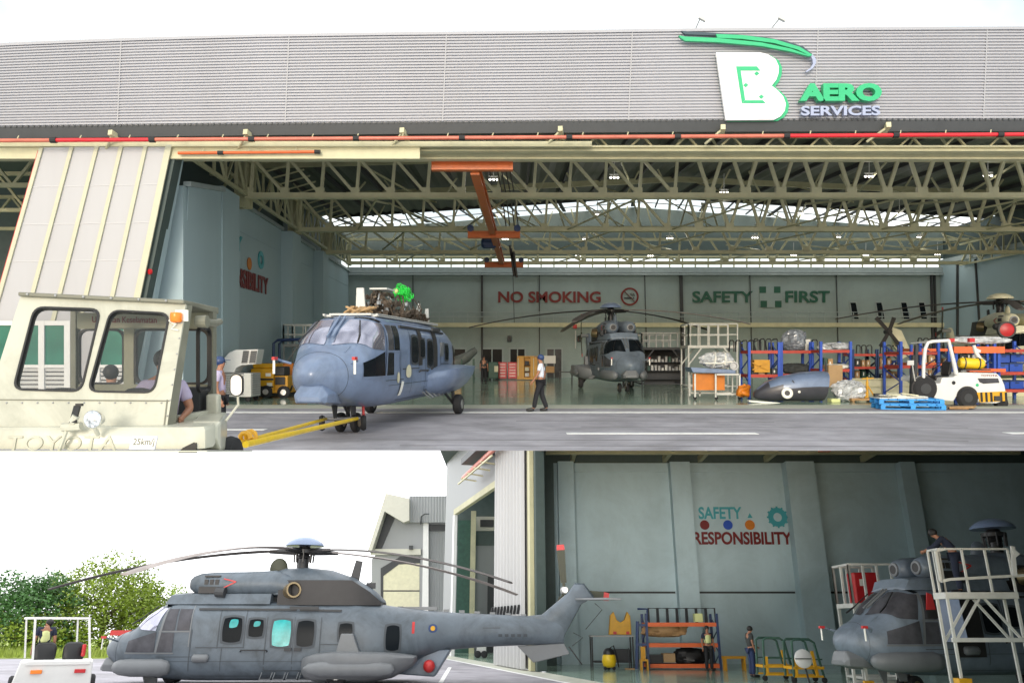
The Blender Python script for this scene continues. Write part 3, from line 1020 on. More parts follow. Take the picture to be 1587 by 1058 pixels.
t = thing('first_aid_cross', 'white cross between four green squares on the rear wall', 'wall sign', c)
mb = MB()
h = 0.82
mb.box(c, (2 * h, 0.02, 2 * h * 0.98))
mb.part('white_field', M['wallback'], t, wc=True)
for sx in (-1, 1):
    for sz in (-1, 1):
        MB().box(c + Vector((sx * 0.56 + (0.04 if sz < 0 else -0.04), -0.02, sz * 0.55)), (0.5, 0.02, 0.5)).part('green_square', M['signgreen'], t, wc=True)
# SAFETY RESPONSIBILITY panel on the side wall, cut by the pilaster
def side(yv, z):
    return Vector((WL(yv) - 0.55 + 0.03, yv, z))
t = thing('safety_sign', 'SAFETY RESPONSIBILITY lettering with round emblems on the left side wall', 'wall sign', side(35, 4.6))
za = 4.75
mb = MB()
letters(mb, 'SAFETY', side(28.9, za + 1.42), side(33.5, za + 1.42), side(28.9, za + 2.1), 0.03, 0.03)
mb.part('upper_words', M['signteal'], t, wc=True)
mb = MB()
letters(mb, 'RESPONSIBILITY', side(29.4, za - 0.1), side(37.5, za - 0.1), side(29.4, za + 0.72), 0.03, 0.03)
mb.part('lower_words', M['signred'], t, wc=True)
for (yv, z, r, m) in ((31.7, za + 1.08, 0.24, 'signteal'), (34.5, za + 1.06, 0.28, 'orangebox')):
    mb = MB()
    mb.lathe([(0, 0.0), (r, 0.0), (r, 0.03), (0, 0.03)], side(yv, z), (1, 0, 0), 20)
    mb.part('round_emblem', M[m], t, wc=True)
mb = MB()
c = side(36.3, za + 1.45)
ring(mb, [c + Vector((0, 0.42 * math.cos(a * 0.2618), 0.42 * math.sin(a * 0.2618))) for a in range(24)], [c + Vector((0, 0.2 * math.cos(a * 0.2618), 0.2 * math.sin(a * 0.2618))) for a in range(24)], (0.03, 0, 0))
mb.part('ring_emblem', M['signteal'], t, wc=True)

# ---------------- company sign on the fascia
LY = FY - 0.22
sg = thing('company_sign', 'big white letter B with green shadow, green AERO and grey SERVICES on the fascia', 'sign', U(1165, 185, LY))
Bout = [(1110, 81.5), (1178, 81.5), (1190, 84.5), (1202, 92), (1207, 103), (1206.5, 114), (1203, 124), (1196, 133), (1205, 140), (1214, 150), (1218, 161), (1216, 172), (1210, 180), (1200, 185.5), (1125, 186)]
mb = MB()
mb.prism([U(x, y_, LY) for x, y_ in Bout], (0, 0.12, 0))
mb.part('letter_face', M['logowhite'], sg, wc=True)
mb = MB()
mb.prism([U(x + (5 if x > 1150 else 2), y_ + 2.0, LY + 0.13) for x, y_ in Bout], (0, 0.1, 0))
mb.part('letter_shadow', M['logogreen'], sg, wc=True)
mb = MB()
for poly in ([(1141, 103), (1173, 103), (1178.5, 109.5), (1148, 109.5)], [(1141, 103), (1148, 109.5), (1155, 155), (1150, 160)],
             [(1150, 160), (1155, 155.5), (1182, 155.5), (1187, 160)]):
    mb.prism([U(x, y_, LY - 0.02) for x, y_ in poly], (0, 0.019, 0))
for (x, y_) in ((1173, 114), (1156, 132), (1180, 150)):
    mb.prism([U(x + a, y_ + b, LY - 0.02) for a, b in ((-4, 0), (0, -3.5), (4, 0), (0, 3.5))], (0, 0.019, 0))
mb.part('inner_bracket', M['logogreen'], sg, wc=True)
mb = MB()
letters(mb, 'AERO', U(1236, 160, LY + 0.1), U(1362, 160, LY + 0.1), U(1236, 132.5, LY + 0.1), 0.2, 0.055)
mb.part('word_aero', M['logogreen'], sg, wc=True)
mb = MB()
letters(mb, 'SERVICES', U(1239, 181.5, LY + 0.1), U(1361, 181, LY + 0.1), U(1239, 166.5, LY + 0.1), 0.14, 0.03)
mb.part('word_services', M['logogrey'], sg, wc=True)
sw = thing('swoosh', 'green and grey curved swoosh above the white letter B on the fascia', 'sign', U(1150, 70, LY))
def swoosh(top, bot, m, y, nm):
    mb = MB()
    mb.prism([U(x, v, y) for x, v in top] + [U(x, v, y) for x, v in reversed(bot)], (0, 0.1, 0))
    mb.part(nm, M[m], sw, wc=True)
swoosh([(1056, 48), (1120, 52), (1180, 57), (1220, 64), (1245, 72.5), (1259, 84)], [(1062, 53.5), (1120, 55.5), (1180, 60), (1218, 66), (1243, 76), (1257, 86)], 'logodark', LY + 0.02, 'dark_stroke')
swoosh([(1110, 53), (1150, 54.5), (1200, 61), (1240, 73), (1259, 85)], [(1112, 59), (1150, 60.5), (1200, 67), (1236, 77), (1256, 87)], 'logogreen', LY - 0.05, 'upper_green_stroke')
swoosh([(1052, 55), (1062, 57), (1110, 59), (1180, 66), (1225, 75.5), (1257, 87)], [(1055, 59), (1062, 63.5), (1110, 65.5), (1180, 71.5), (1225, 80), (1254, 87.5)], 'logogreen', LY - 0.05, 'lower_green_stroke')
swoosh([(1259, 84), (1265, 92), (1265, 98), (1260, 106), (1250, 112)], [(1256, 86), (1259.5, 93), (1260, 99), (1256.5, 105), (1249, 110.5)], 'logogrey', LY, 'grey_tail')
# lightning rods / small lamps standing on the roof edge
for (a, b, c_, d, lab) in ((1078, 45, 1085, 29, 'left of two thin roof edge lamps above the swoosh'), (1196, 44, 1208, 29, 'right of two thin roof edge lamps above the swoosh')):
    t = thing('roof_lamp', lab, 'lamp', U(a, b, FY + 0.3), group='lamps on the roof edge')
    p, q = U(a, b, FY + 0.3), U(c_, d, FY + 0.1)
    MB().tube([p, q], 0.022, 6).part('pole', M['steel'], t, wc=True)
    MB().box(q + Vector((0.07, -0.05, -0.02)), (0.24, 0.12, 0.12), ry=0.5).part('lamp_head', M['greybox'], t, wc=True)

# ---------------- orange monorail crane
cr = thing('crane_beam', 'orange overhead crane beam running inwards below the trusses, with three cross bars', 'crane', (-1, 25.6, 7.8))
pts = [(U(736, 256, 26.0), 0), (U(764, 345, 37.0), 0), (U(785, 409, 50.5), 0)]
a, b = U(736, 255, 25.9), U(778, 404, 50.5)
MB().bar(a, b, 0.34, 0.10).bar(a + Vector((0, 0, -0.3)), b + Vector((0, 0, -0.3)), 0.30, 0.08).bar(a + Vector((0, 0, -0.15)), b + Vector((0, 0, -0.15)), 0.08, 0.3).part('runway_beam', M['orange'], cr, wc=True)
for (l, r_, row, yy) in ((669, 795, 251, 25.7), (725, 806, 359.5, 38.3), (751, 811, 407, 50.0)):
    p, q = U(l, row, yy), U(r_, row, yy)
    h = 0.26 if yy < 30 else 0.28
    MB().bar(p, q, 0.3, 0.06).bar(p + Vector((0, 0, -h)), q + Vector((0, 0, -h)), 0.3, 0.06).bar(p + Vector((0, 0, -h / 2)), q + Vector((0, 0, -h / 2)), 0.07, h).part('cross_bar', M['orange'], cr, wc=True)
    for s_, e in ((1, p), (-1, q)):
        MB().lathe([(0.06, -0.16), (0.17, -0.15), (0.17, 0.15), (0.06, 0.16)], e + Vector((0.14 * s_, -0.05, 0.16)), (0, 1, 0), 12).box(e + Vector((0.14 * s_, 0, 0.12)), (0.24, 0.2, 0.2)).part('end_carriage', M['navy'], cr, wc=True)
p = U(766, 377, 42.0)
MB().box(p + Vector((-0.25, 0, 0)), (0.55, 0.5, 0.5)).lathe([(0.2, -0.4), (0.28, -0.3), (0.28, 0.3), (0.2, 0.4)], p + Vector((-0.3, 0, 0.0)), (1, 0, 0), 14).part('hoist', M['navy'], cr, wc=True)
mb = MB()
for dx, r0, r1 in ((792, 385, 428), (796, 390, 430), (790, 380, 405)):
    mb.tube([U(dx, r0, 46), U(dx + 2, (r0 + r1) / 2, 46), U(dx + 5, r1, 46)], 0.07, 6)
for dx in (770, 776, 783, 789):
    mb.tube([U(dx, 258, 30), U(dx + 8, 300, 33), U(dx + 14, 350, 39)], 0.03, 5)
mb.tube([U(795, 428, 46), U(797, 500, 46)], 0.02, 5)
mb.part('cable_loop', M['black'], cr, wc=True)

# ---------------- high bay lamps (lit)
lamp_spots = [(765, 278, 35, 'left of the crane'), (952, 275, 35, 'front middle'), (1122, 298, 37, ''), (1347, 273, 34.5, ''), (1531, 272, 34.5, ''), (775, 332, 44, ''), (926, 332, 44, ''), (1240, 330, 44, ''), (1394, 330, 44, ''),
              (783, 370, 50, ''), (908, 370, 50, ''), (1038, 369, 50, ''), (1170, 368, 50, ''), (1298, 367, 50, ''), (1426, 367, 50, ''), (896, 396, 57, ''), (1008, 396, 57, ''), (1230, 395, 57, ''), (1342, 395, 57, ''), (1453, 394, 57, '')]
LAMPLAB = ['lit lamp cluster beside the orange crane beam, nearest the front', 'lit lamp cluster in the front bay left of the sign NO SMOKING end', 'lit lamp cluster below the letter B, upper row', 'lit lamp cluster below the word SERVICES, upper row', 'lit lamp cluster nearest the upper right corner of the opening']
for i, (px, row, yy, _) in enumerate(lamp_spots):
    p = U(px, row, yy)
    lab = LAMPLAB[i] if i < 5 else 'small lit lamp cluster hanging among the rear trusses'
    t = thing('hanging_lamp', lab, 'lamp', p, group='lit lamps in the hangar roof' if i < 5 else 'small lit lamps among the rear trusses')
    mb = MB()
    mb.bar(p + Vector((-0.22, 0, 0.12)), p + Vector((0.22, 0, 0.12)), 0.06)
    mb.bar(p + Vector((0, 0, 0.12)), p + Vector((0, 0, 0.9)), 0.03)
    for dx in (-0.16, 0.0, 0.16):
        mb.lathe([(0.03, 0.12), (0.04, 0.06), (0.07, 0.0), (0.06, 0.0), (0.03, 0.05)], p + Vector((dx, 0, 0)), (0, 0, 1), 10)
    mb.part('lamp_housing', M['greybox'], t, wc=True)
    for dx in (-0.16, 0.0, 0.16):
        MB().ball(p + Vector((dx, 0, -0.01)), 0.05, n=8, k=5).part('bulb', M['lampglow'], t, wc=True)
    ld = bpy.data.lights.new('lamp_light', 'POINT')
    ld.energy = 25
    ld.color = (1.0, 0.95, 0.86)
    ld.shadow_soft_size = 0.35
    lo = bpy.data.objects.new('lamp_light', ld)
    COL.objects.link(lo)
    lo.parent = t
    lo.location = (0, 0, -0.35)
# ================================================================== HELICOPTER (nose at +x, u is the distance aft of the nose, v the height above the belly)
FSEC = [  # u, bottom, top, half width, exponent
    (0.00, 0.84, 0.96, 0.06, 2.0), (0.07, 0.70, 1.10, 0.22, 2.0), (0.22, 0.55, 1.23, 0.40, 2.1), (0.50, 0.36, 1.38, 0.62, 2.2), (0.80, 0.22, 1.49, 0.79, 2.3),
    (1.05, 0.17, 1.62, 0.89, 2.4), (1.40, 0.13, 1.97, 0.98, 2.8), (1.90, 0.06, 2.27, 1.05, 3.3), (2.40, 0.02, 2.36, 1.08, 3.8), (3.2, 0.0, 2.34, 1.08, 4.3),
    (5.5, 0.0, 2.34, 1.08, 4.3), (8.0, 0.0, 2.32, 1.08, 3.8), (8.7, 0.06, 2.26, 1.05, 3.0), (9.4, 0.30, 2.16, 0.93, 2.7), (10.2, 0.66, 2.07, 0.72, 2.5), (10.9, 0.88, 2.02, 0.55, 2.3),
    (12.0, 0.97, 1.97, 0.42, 2.2), (13.6, 1.03, 1.90, 0.31, 2.1), (14.6, 1.06, 1.84, 0.16, 2.0)]


def fsec(u):
    for a, b in zip(FSEC, FSEC[1:]):
        if u <= b[0]:
            t = (u - a[0]) / (b[0] - a[0])
            return [a[i] + (b[i] - a[i]) * t for i in range(1, 5)]
    return list(FSEC[-1][1:])


def fpt(u, ang):
    """point on the hull: ang 0 = top, 90 = port side, 180 = keel"""
    b, t, w, n = fsec(u)
    zc, h = (b + t) / 2, (t - b) / 2
    s, c = math.sin(R(ang)), math.cos(R(ang))
    y = w * math.copysign(abs(s) ** (2 / n), s)
    z = zc + h * math.copysign(abs(c) ** (2 / n), c)
    return Vector((-u, y, z))


def fang(u, v):
    b, t, w, n = fsec(u)
    zc, h = (b + t) / 2, (t - b) / 2
    c = max(-1, min(1, (v - zc) / h))
    return math.degrees(math.acos(math.copysign(abs(c) ** (n / 2), c)))


def fnorm(u, ang):
    e = 0.02
    du = fpt(u + e, ang) - fpt(max(u - e, 0), ang)
    da = fpt(u, ang + 1) - fpt(u, ang - 1)
    n = da.cross(du).normalized()
    b, t, w, k = fsec(u)
    if n.dot(fpt(u, ang) - Vector((-u - 0.3, 0, (b + t) / 2))) < 0:
        n = -n
    return n


def fpatch(mb, corners, off=0.012, side=1, nu=6, nv=6, m=0, ang=False, rnd=0.0):
    """patch lying on the hull; corners in (u, v) or (u, ang): bottom front, bottom rear, top rear, top front"""
    cs = corners
    def uv(i, j):
        u = (cs[0][0] * (1 - i) + cs[1][0] * i) * (1 - j) + (cs[3][0] * (1 - i) + cs[2][0] * i) * j
        a = (cs[0][1] * (1 - i) + cs[1][1] * i) * (1 - j) + (cs[3][1] * (1 - i) + cs[2][1] * i) * j
        return u, (a if ang else fang(u, a))
    def fn(i, j):
        if rnd:
            # squircle the square so that the corners come out rounded
            x, y = 2 * i - 1, 2 * j - 1
            k = rnd
            x2 = x * math.sqrt(max(0, 1 - k * y * y / 2))
            y2 = y * math.sqrt(max(0, 1 - k * x * x / 2))
            i, j = (x2 + 1) / 2, (y2 + 1) / 2
        u, a = uv(i, j)
        p = fpt(u, a) + fnorm(u, a) * off
        if side < 0:
            p.y = -p.y
        return p
    mb.grid(fn, nu, nv, m)
    return mb


def helicopter(label, loc, yaw, frame=None, sc=1.0, sx=1.0, clear=0.5, rotor=True, stripped=False, tail=True, paint='heligrey', rot_az=(0, 72, 144, 216, 288), droop=1.0, tint=None, screen='panelilac', gear=True, pods=True, cover=False, openbay=False, sponson=True, blades=True):
    t = thing('helicopter', label, 'helicopter', loc, yaw, frame=frame, sc=sc)
    if sx != 1.0:
        ROOTM[t.name] = ROOTM[t.name] @ Matrix.Diagonal((sx, 1, 1, 1))
        t.matrix_world = (frame or UP) @ ROOTM[t.name]
    Z = Matrix.Translation((0, 0, clear))
    def P(mb, name, m, par=None, smooth=None, bevel=0.0):
        mb.v = [Z @ p for p in mb.v]
        return mb.part(name, m, par or t, smooth=smooth, bevel=bevel)
    pm = M[paint]
    us = [0, .03, .07, .14, .22, .35, .5, .65, .8, .95, 1.05, 1.2, 1.4, 1.6, 1.75, 1.9, 2.1, 2.4, 2.8, 3.2, 4.2, 5.5, 7, 8, 8.35, 8.7, 9.0, 9.4]
    if tail:
        us += [9.8, 10.2, 10.55, 10.9, 11.4, 12, 12.8, 13.6, 14.2, 14.6]
    mb = MB()
    mb.loft([[fpt(u, k * 10) for k in range(36)] for u in us])
    P(mb, 'fuselage', pm, smooth=50)
    if tail:
        mb = MB()
        fin = [(13.3, 1.9), (13.9, 1.95), (14.75, 2.62), (15.0, 2.93), (15.3, 2.92), (15.62, 2.50), (15.22, 2.30), (14.50, 1.08), (13.4, 1.05)]
        cen = Vector((-14.5, 0, 1.9))
        a = [Vector((-u, 0.13, v)) for u, v in fin]
        secs = []
        for yy, k in ((-0.16, 0.72), (-0.11, 0.95), (0, 1.0), (0.11, 0.95), (0.16, 0.72)):
            secs.append([cen + Vector(((-u - cen.x) * k, yy, (v - cen.z) * k)) for u, v in fin])
        mb.loft(secs)
        P(mb, 'tail_fin', pm, smooth=50)
        mb = MB()
        mb.prism([(-13.1, 0.05, 1.0), (-13.62, 0.05, 0.5), (-14.78, 0.05, 0.76), (-14.6, 0.05, 1.08)], (0, -0.1, 0))
        P(mb, 'ventral_fin', M['helitrim'], bevel=0.02)
        mb = MB()
        mb.prism([(-14.95, 0.1, 2.46), (-15.55, 0.1, 2.45), (-16.25, 1.9, 2.40), (-15.8, 1.9, 2.41)], (0, 0, -0.07))
        P(mb, 'stabiliser', M['helitrim'], bevel=0.015)
        mb = MB()
        hub = Vector((-14.68, -0.45, 2.72))
        mb.tube([hub + Vector((0, 0.4, 0)), hub + Vector((0, -0.1, 0))], [0.1, 0.14], 10)
        h = P(mb, 'tail_rotor_hub', M['steel'])
        for az in (-4, 98, 200):
            b, c = MB(), MB()
            d = Vector((math.sin(R(az)) * -1, 0, math.cos(R(az))))
            w = Vector((d.z, 0, -d.x))
            r0, r1, r2 = 0.25, 1.32, 1.5
            hb = hub + Vector((0, -0.08, 0))
            b.bar(hb, hb + d * r0, 0.09)
            b.prism([hb + d * r0 - w * .10, hb + d * r0 + w * .10, hb + d * r1 + w * .14, hb + d * r1 - w * .14], (0, -0.03, 0))
            c.prism([hb + d * r1 - w * .14, hb + d * r1 + w * .14, hb + d * r2 + w * .12, hb + d * r2 - w * .12], (0, -0.03, 0))
            o = P(b, 'tail_rotor_blade', M['olive'], h)
            P(c, 'blade_tip', M['redtip'], h)
        mb = MB()
        mb.tube([(-15.62, 0.1, 2.3), (-15.85, 0.1, 2.1), (-15.3, 0.1, 1.5)], 0.012, 5)
        mb.tube([(-14.75, 0.1, 0.98), (-15.15, 0.1, 0.45)], 0.02, 5)
        mb.tube([(-14.9, 0.1, 1.4), (-15.2, 0.1, 1.25), (-14.85, 0.1, 1.0)], 0.012, 5)
        P(mb, 'wire_aerial', M['dark'])
        mb = MB()
        for i in range(9):
            mb.box((-9.3 - i * 0.5, 0, 2.16 - i * 0.03), (0.18, 0.03, 0.09))
        mb.box((-9.9, 0.0, 2.14), (1.2, 0.10, 0.10))
        P(mb, 'boom_spine', M['helitrim'])
        # small markings on the boom
        mb = MB()
        fpatch(mb, [(9.8, 1.38), (9.88, 1.38), (9.88, 1.72), (9.8, 1.72)], 0.01)
        P(mb, 'red_dash', M['redtip'])
        mb = MB()
        fpatch(mb, [(10.30, 1.40), (10.58, 1.40), (10.58, 1.66), (10.30, 1.66)], 0.008, rnd=0.9)
        P(mb, 'roundel', M['navy'])
        mb = MB()
        fpatch(mb, [(10.37, 1.46), (10.51, 1.46), (10.51, 1.60), (10.37, 1.60)], 0.014, rnd=0.9)
        P(mb, 'roundel_centre', M['yellow'])
        mb = MB()
        for k in range(5):
            fpatch(mb, [(12.5 + .2 * k, 1.28), (12.62 + .2 * k, 1.28), (12.62 + .2 * k, 1.36), (12.5 + .2 * k, 1.36)], 0.008, nu=1, nv=1)
        fpatch(mb, [(12.0, 1.53), (12.55, 1.53), (12.55, 1.55), (12.0, 1.55)], 0.008)
        P(mb, 'stencil', M['seamdk'])
        mb = MB()
        mb.ball((-10.35, 0.55, 0.42), 0.19, n=14, k=8)
        P(mb, 'red_lamp', M['redtip'], smooth=60)
        mb = MB()
        mb.prism([(-9.0, 0.35, 0.2), (-10.5, 0.35, 0.1), (-11.0, 0.35, 0.9), (-9.3, 0.35, 0.9)], (0, -0.7, 0))
        P(mb, 'rear_hatch', M['helidk'], bevel=0.05)
    mb = MB()
    mb.tube([fpt(.58, k * 10) + fnorm(.58, k * 10) * .001 for k in range(37)], .006, 4)
    P(mb, 'nose_seam', M['seamdk'])
    for s in (1, -1):
        for (u0, u1, v) in ((2.2, 8.4, .58), (2.8, 8.4, 2.22), (3.1, 8.3, .16)):
            mb = MB()
            fpatch(mb, [(u0, v - .007), (u1, v - .007), (u1, v + .007), (u0, v + .007)], .004, s, 40, 1)
            P(mb, 'skin_joint', M['seamdk'])
    # windscreen, nose windows, cabin windows on both sides
    for s in (1, -1):
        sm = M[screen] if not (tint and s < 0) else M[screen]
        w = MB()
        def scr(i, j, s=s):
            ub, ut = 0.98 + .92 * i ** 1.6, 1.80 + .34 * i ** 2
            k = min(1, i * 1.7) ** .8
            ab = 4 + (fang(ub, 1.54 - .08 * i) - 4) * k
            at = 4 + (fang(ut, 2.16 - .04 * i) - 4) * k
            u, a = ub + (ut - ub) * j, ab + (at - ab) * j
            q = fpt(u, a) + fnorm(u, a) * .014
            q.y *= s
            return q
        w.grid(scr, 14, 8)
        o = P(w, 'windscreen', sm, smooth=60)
        w = MB()
        fpatch(w, [(1.88, 6), (2.08, 40), (2.22, 40), (2.02, 6)], 0.014, s, 6, 3, ang=True)
        P(w, 'brow_window', M['pane'], smooth=60)
        b = MB()
        for k in range(10):
            f = k / 10
        P(MB().tube([Vector((-1.1, s * .07, 1.78)), Vector((-1.85, s * .07, 2.3))], 0.03, 6), 'screen_post', M['helitrim'] if not stripped else pm, o)
        mb = MB()
        a0 = fpt(1.35, 38)
        a0.y *= s
        a1 = fpt(1.72, 20)
        a1.y *= s
        mb.tube([a0 + Vector((.1, 0, .05)), a1 + Vector((.06, 0, .07))], 0.018, 5)
        mb.tube([a0 + Vector((.35, s * .05, -.12)), a0 + Vector((.1, 0, .05))], 0.025, 5)
        P(mb, 'wiper', M['black'], o)
        w = MB()
        fpatch(w, [(2.06, 1.47), (2.50, 1.47), (2.52, 2.10), (2.22, 2.10)], 0.012, s, 6, 6)
        P(w, 'cockpit_side_window', M['panegrey'], smooth=60)
        w = MB()
        fpatch(w, [(2.56, 1.47), (2.95, 1.47), (2.95, 2.10), (2.56, 2.10)], 0.012, s, 4, 6)
        P(w, 'cockpit_side_window', M['panegrey'] if not stripped else M['pane'], smooth=60)
        w = MB()
        fpatch(w, [(0.98, 0.84), (1.93, 0.84), (1.93, 1.43), (1.02, 1.16)], 0.012, s, 8, 6)
        P(w, 'nose_side_window', M['pane'] if stripped else M['panegrey'], smooth=60)
        w = MB()
        fpatch(w, [(2.02, 0.84), (2.50, 0.84), (2.50, 1.40), (2.02, 1.40)], 0.012, s, 4, 6)
        P(w, 'nose_side_window', M['pane'] if stripped else M['panegrey'], smooth=60)
        mb = MB()
        fpatch(mb, [(1.94, .80), (2.01, .80), (2.20, 2.14), (2.13, 2.14)], 0.02, s, 1, 10)
        fpatch(mb, [(.95, .79), (2.55, .79), (2.55, .83), (.95, .83)], 0.016, s, 8, 1)
        fpatch(mb, [(2.0, 1.42), (3.0, 1.42), (3.0, 1.46), (2.0, 1.46)], 0.016, s, 6, 1)
        fpatch(mb, [(2.965, 1.0), (3.0, 1.0), (3.0, 2.2), (2.965, 2.2)], 0.014, s, 1, 8)
        P(mb, 'window_frame', M['helitrim'] if not stripped else pm)
        for i, (a, b, lo, hi) in enumerate(((3.98, 4.58, 1.12, 1.86), (4.78, 5.24, 1.28, 1.80), (5.52, 6.10, 1.00, 1.78), (6.28, 6.82, 1.00, 1.76), (7.58, 8.0, 1.18, 1.68), (9.02, 9.44, 0.88, 1.62))):
            if stripped and i in (3,):
                continue
            w = MB()
            fpatch(w, [(a - .06, lo - .06), (b + .06, lo - .06), (b + .06, hi + .06), (a - .06, hi + .06)], 0.012, s, 8, 8, rnd=0.35)
            o = P(w, 'cabin_window', M['seamdk'], smooth=60)
            w = MB()
            fpatch(w, [(a, lo), (b, lo), (b, hi), (a, hi)], 0.020, s, 8, 8, rnd=0.45)
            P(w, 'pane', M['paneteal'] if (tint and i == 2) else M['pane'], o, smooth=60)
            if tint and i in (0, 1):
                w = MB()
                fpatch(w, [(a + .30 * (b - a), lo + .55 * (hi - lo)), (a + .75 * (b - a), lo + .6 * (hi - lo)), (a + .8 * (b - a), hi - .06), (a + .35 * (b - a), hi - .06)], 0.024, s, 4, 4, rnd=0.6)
                P(w, 'painted_sky_reflection', M['paneteal'], o)  # reflected sky painted as a teal patch over the dark pane
        # doors: seams, rails, handles
        mb = MB()
        for (a, b, lo, hi) in ((3.85, 3.88, .95, 2.1), (4.66, 4.69, .98, 2.1), (5.32, 5.35, .32, 2.1), (6.18, 6.2, .32, 2.1), (7.0, 7.03, .32, 2.1), (3.02, 3.05, .3, 1.5), (7.03, 8.0, 1.05, 1.08), (3.2, 4.7, .96, .99), (5.35, 7.03, .30, .33), (2.0, 3.3, .70, .72), (4.0, 4.02, .3, .95)):
            fpatch(mb, [(a, lo), (b, lo), (b, hi), (a, hi)], 0.009, s, 4, 6)
        P(mb, 'panel_seam', M['seamdk'])
        mb = MB()
        for (a, b, v) in ((3.15, 6.2, 2.1), (6.3, 7.6, 2.07)):
            p, q = fpt(a, fang(a, v)), fpt(b, fang(b, v - 0.02))
            for e in (p, q):
                e.y *= s
            mb.bar(p + Vector((0, s * .03, 0)), q + Vector((0, s * .03, 0)), 0.05, 0.06)
        mb.bar((-6.9, s * 1.09, 2.13), (-6.0, s * 1.09, 2.13), .05, .09)
        P(mb, 'door_rail', M['dark'])
        for hx_ in (-6.05, -6.35):
            MB_ = MB().box((hx_, s * 1.1, .92), (.22, .04, .1))
            P(MB_, 'door_handle', M['dark'])
        mb = MB()
        mb.tube([(-4.6, s * 1.1, .86), (-4.62, s * 1.16, .90), (-5.4, s * 1.16, .90), (-5.42, s * 1.1, .86)], .025, 6)
        P(mb, 'grab_rail', M['dark'])
        mb = MB()
        for k in range(4):
            mb.tube([(-5.3 - .4 * k, s * 1.0, .26), (-5.3 - .4 * k, s * 1.22, .08), (-5.62 - .4 * k, s * 1.22, .08), (-5.62 - .4 * k, s * 1.0, .26)], .018, 5)
        P(mb, 'step_rail', M['helitrim'])
        if pods:
            mb = MB()
            secs = []
            for (u, r) in ((.55, .06), (.62, .16), (.8, .23), (1.2, .27), (2.2, .26), (2.42, .2), (2.48, .08)):
                c = Vector((-u, s * (0.66 + min(.36, .24 * (u - .5))), .40))
                secs.append([c + Vector((0, s * 0.85 * r * math.cos(k * .5236), r * math.sin(k * .5236))) for k in range(12)])
            mb.loft(secs)
            P(mb, 'float_pod', M['helitrim'] if not stripped else pm, smooth=50)
        if pods and not stripped:
            mb = MB()
            secs = []
            for (u, r) in ((3.15, .07), (3.2, .12), (3.6, .12), (3.66, .06)):
                secs.append([Vector((-u, s * (1.1 + .9 * r * max(0, math.cos(k * .628))), .67 + r * math.sin(k * .628))) for k in range(10)])
            mb.loft(secs)
            P(mb, 'side_lamp', M['helitrim'], smooth=50)
        # nose probe with its ribboned cover
        mb = MB()
        p = Vector((-.62, s * .72, 1.15))
        mb.tube([p, p + Vector((.1, s * .18, .06)), p + Vector((.32, s * .22, .12))], .03, 6)
        o = P(mb, 'probe', pm)
        mb = MB()
        mb.box(p + Vector((.34, s * .22, .12)), (.16, .07, .07))
        P(mb, 'probe_cover', M['redtip'], o)
        mb = MB()
        mb.box(p + Vector((.36, s * .23, -.06)), (.02, .05, .34))
        P(mb, 'ribbon', M['paper'], o)
        if sponson:
            if stripped:
                # open shell of a sponson: flat top, half round under side, hollow at the rear
                mb = MB()
                oc, ic = [], []
                for (u, k) in ((5.6, .05), (5.75, .4), (6.1, .75), (6.7, .95), (7.6, 1.0), (8.3, 1.0)):
                    prof_ = [(1.0, 1.02), (1.5, 1.02), (1.95, .98), (1.86, .70), (1.66, .42), (1.4, .2), (1.0, .02)]
                    oc.append([Vector((-u, s * (1.0 + (a - 1.0) * k), .55 + (b - .55) * (0.35 + .65 * k))) for a, b in prof_])
                    ic.append([Vector((-u - .01, s * (1.0 + (a - 1.0) * k * .95), .55 + (b - .55) * (0.35 + .65 * k) * .93)) for a, b in prof_])
                n7 = 7
                mb.loft(oc, cap=False, closed=False)
                P(mb, 'sponson_shell', pm, smooth=60)
                mb = MB()
                mb.loft(ic, cap=False, closed=False)
                P(mb, 'sponson_lining', M['soot_shade'])
                mb = MB()
                mb.prism([(-6.9, s * 1.05, 1.0), (-7.5, s * 1.05, 1.0), (-7.35, s * 1.12, 1.75), (-7.05, s * 1.12, 1.75)], (0, s * -.05, 0))
                P(mb, 'upright_bracket', M['helitrim'])
            else:
                mb = MB()
                secs = []
                for (u, k, zt_, zb_) in ((6.45, .12, .55, .3), (6.6, .45, .68, .12), (6.95, .8, .78, .02), (7.6, 1.0, .84, 0.0), (8.6, 1.0, .82, .0), (9.3, .92, .80, .12), (9.9, .74, .74, .45), (10.0, .7, .72, .6)):
                    secs.append([Vector((-u, s * (.8 + a * k), zb_ + (zt_ - zb_) * b)) for a, b in ((0, 0), (.55, 0), (.9, .15), (1.1, .45), (1.18, .85), (1.14, 1.0), (.5, 1.04), (0, 1.04))])
                mb.loft(secs)
                P(mb, 'sponson', M['helitrim'] if not cover else pm, smooth=40)
                mb = MB()
                mb.loft([[Vector((-u, s * (1.12 + .10 * math.cos(k * .7854)), z + .0 + rr * math.sin(k * .7854))) for k in range(8)] for (u, z, rr) in ((7.7, .8, .22), (7.7, 1.25, .16))])
                mb.prism([(-7.55, s * 1.06, .78), (-8.3, s * 1.06, .78), (-8.05, s * 1.06, 1.38), (-7.68, s * 1.06, 1.38)], (0, s * .2, 0))
                P(mb, 'strut_fairing', M['helitrim'] if not cover else pm, bevel=.03)
                mb = MB()
                secs = []
                for (u, r) in ((6.75, .04), (6.9, .15), (7.3, .22), (9.0, .22), (9.35, .16), (9.45, .05)):
                    secs.append([Vector((-u, s * (1.82 + r * .7 * math.cos(k * .5236)), .40 + r * math.sin(k * .5236))) for k in range(12)])
                mb.loft(secs)
                P(mb, 'rear_float_pod', M['helitrim'], smooth=50)
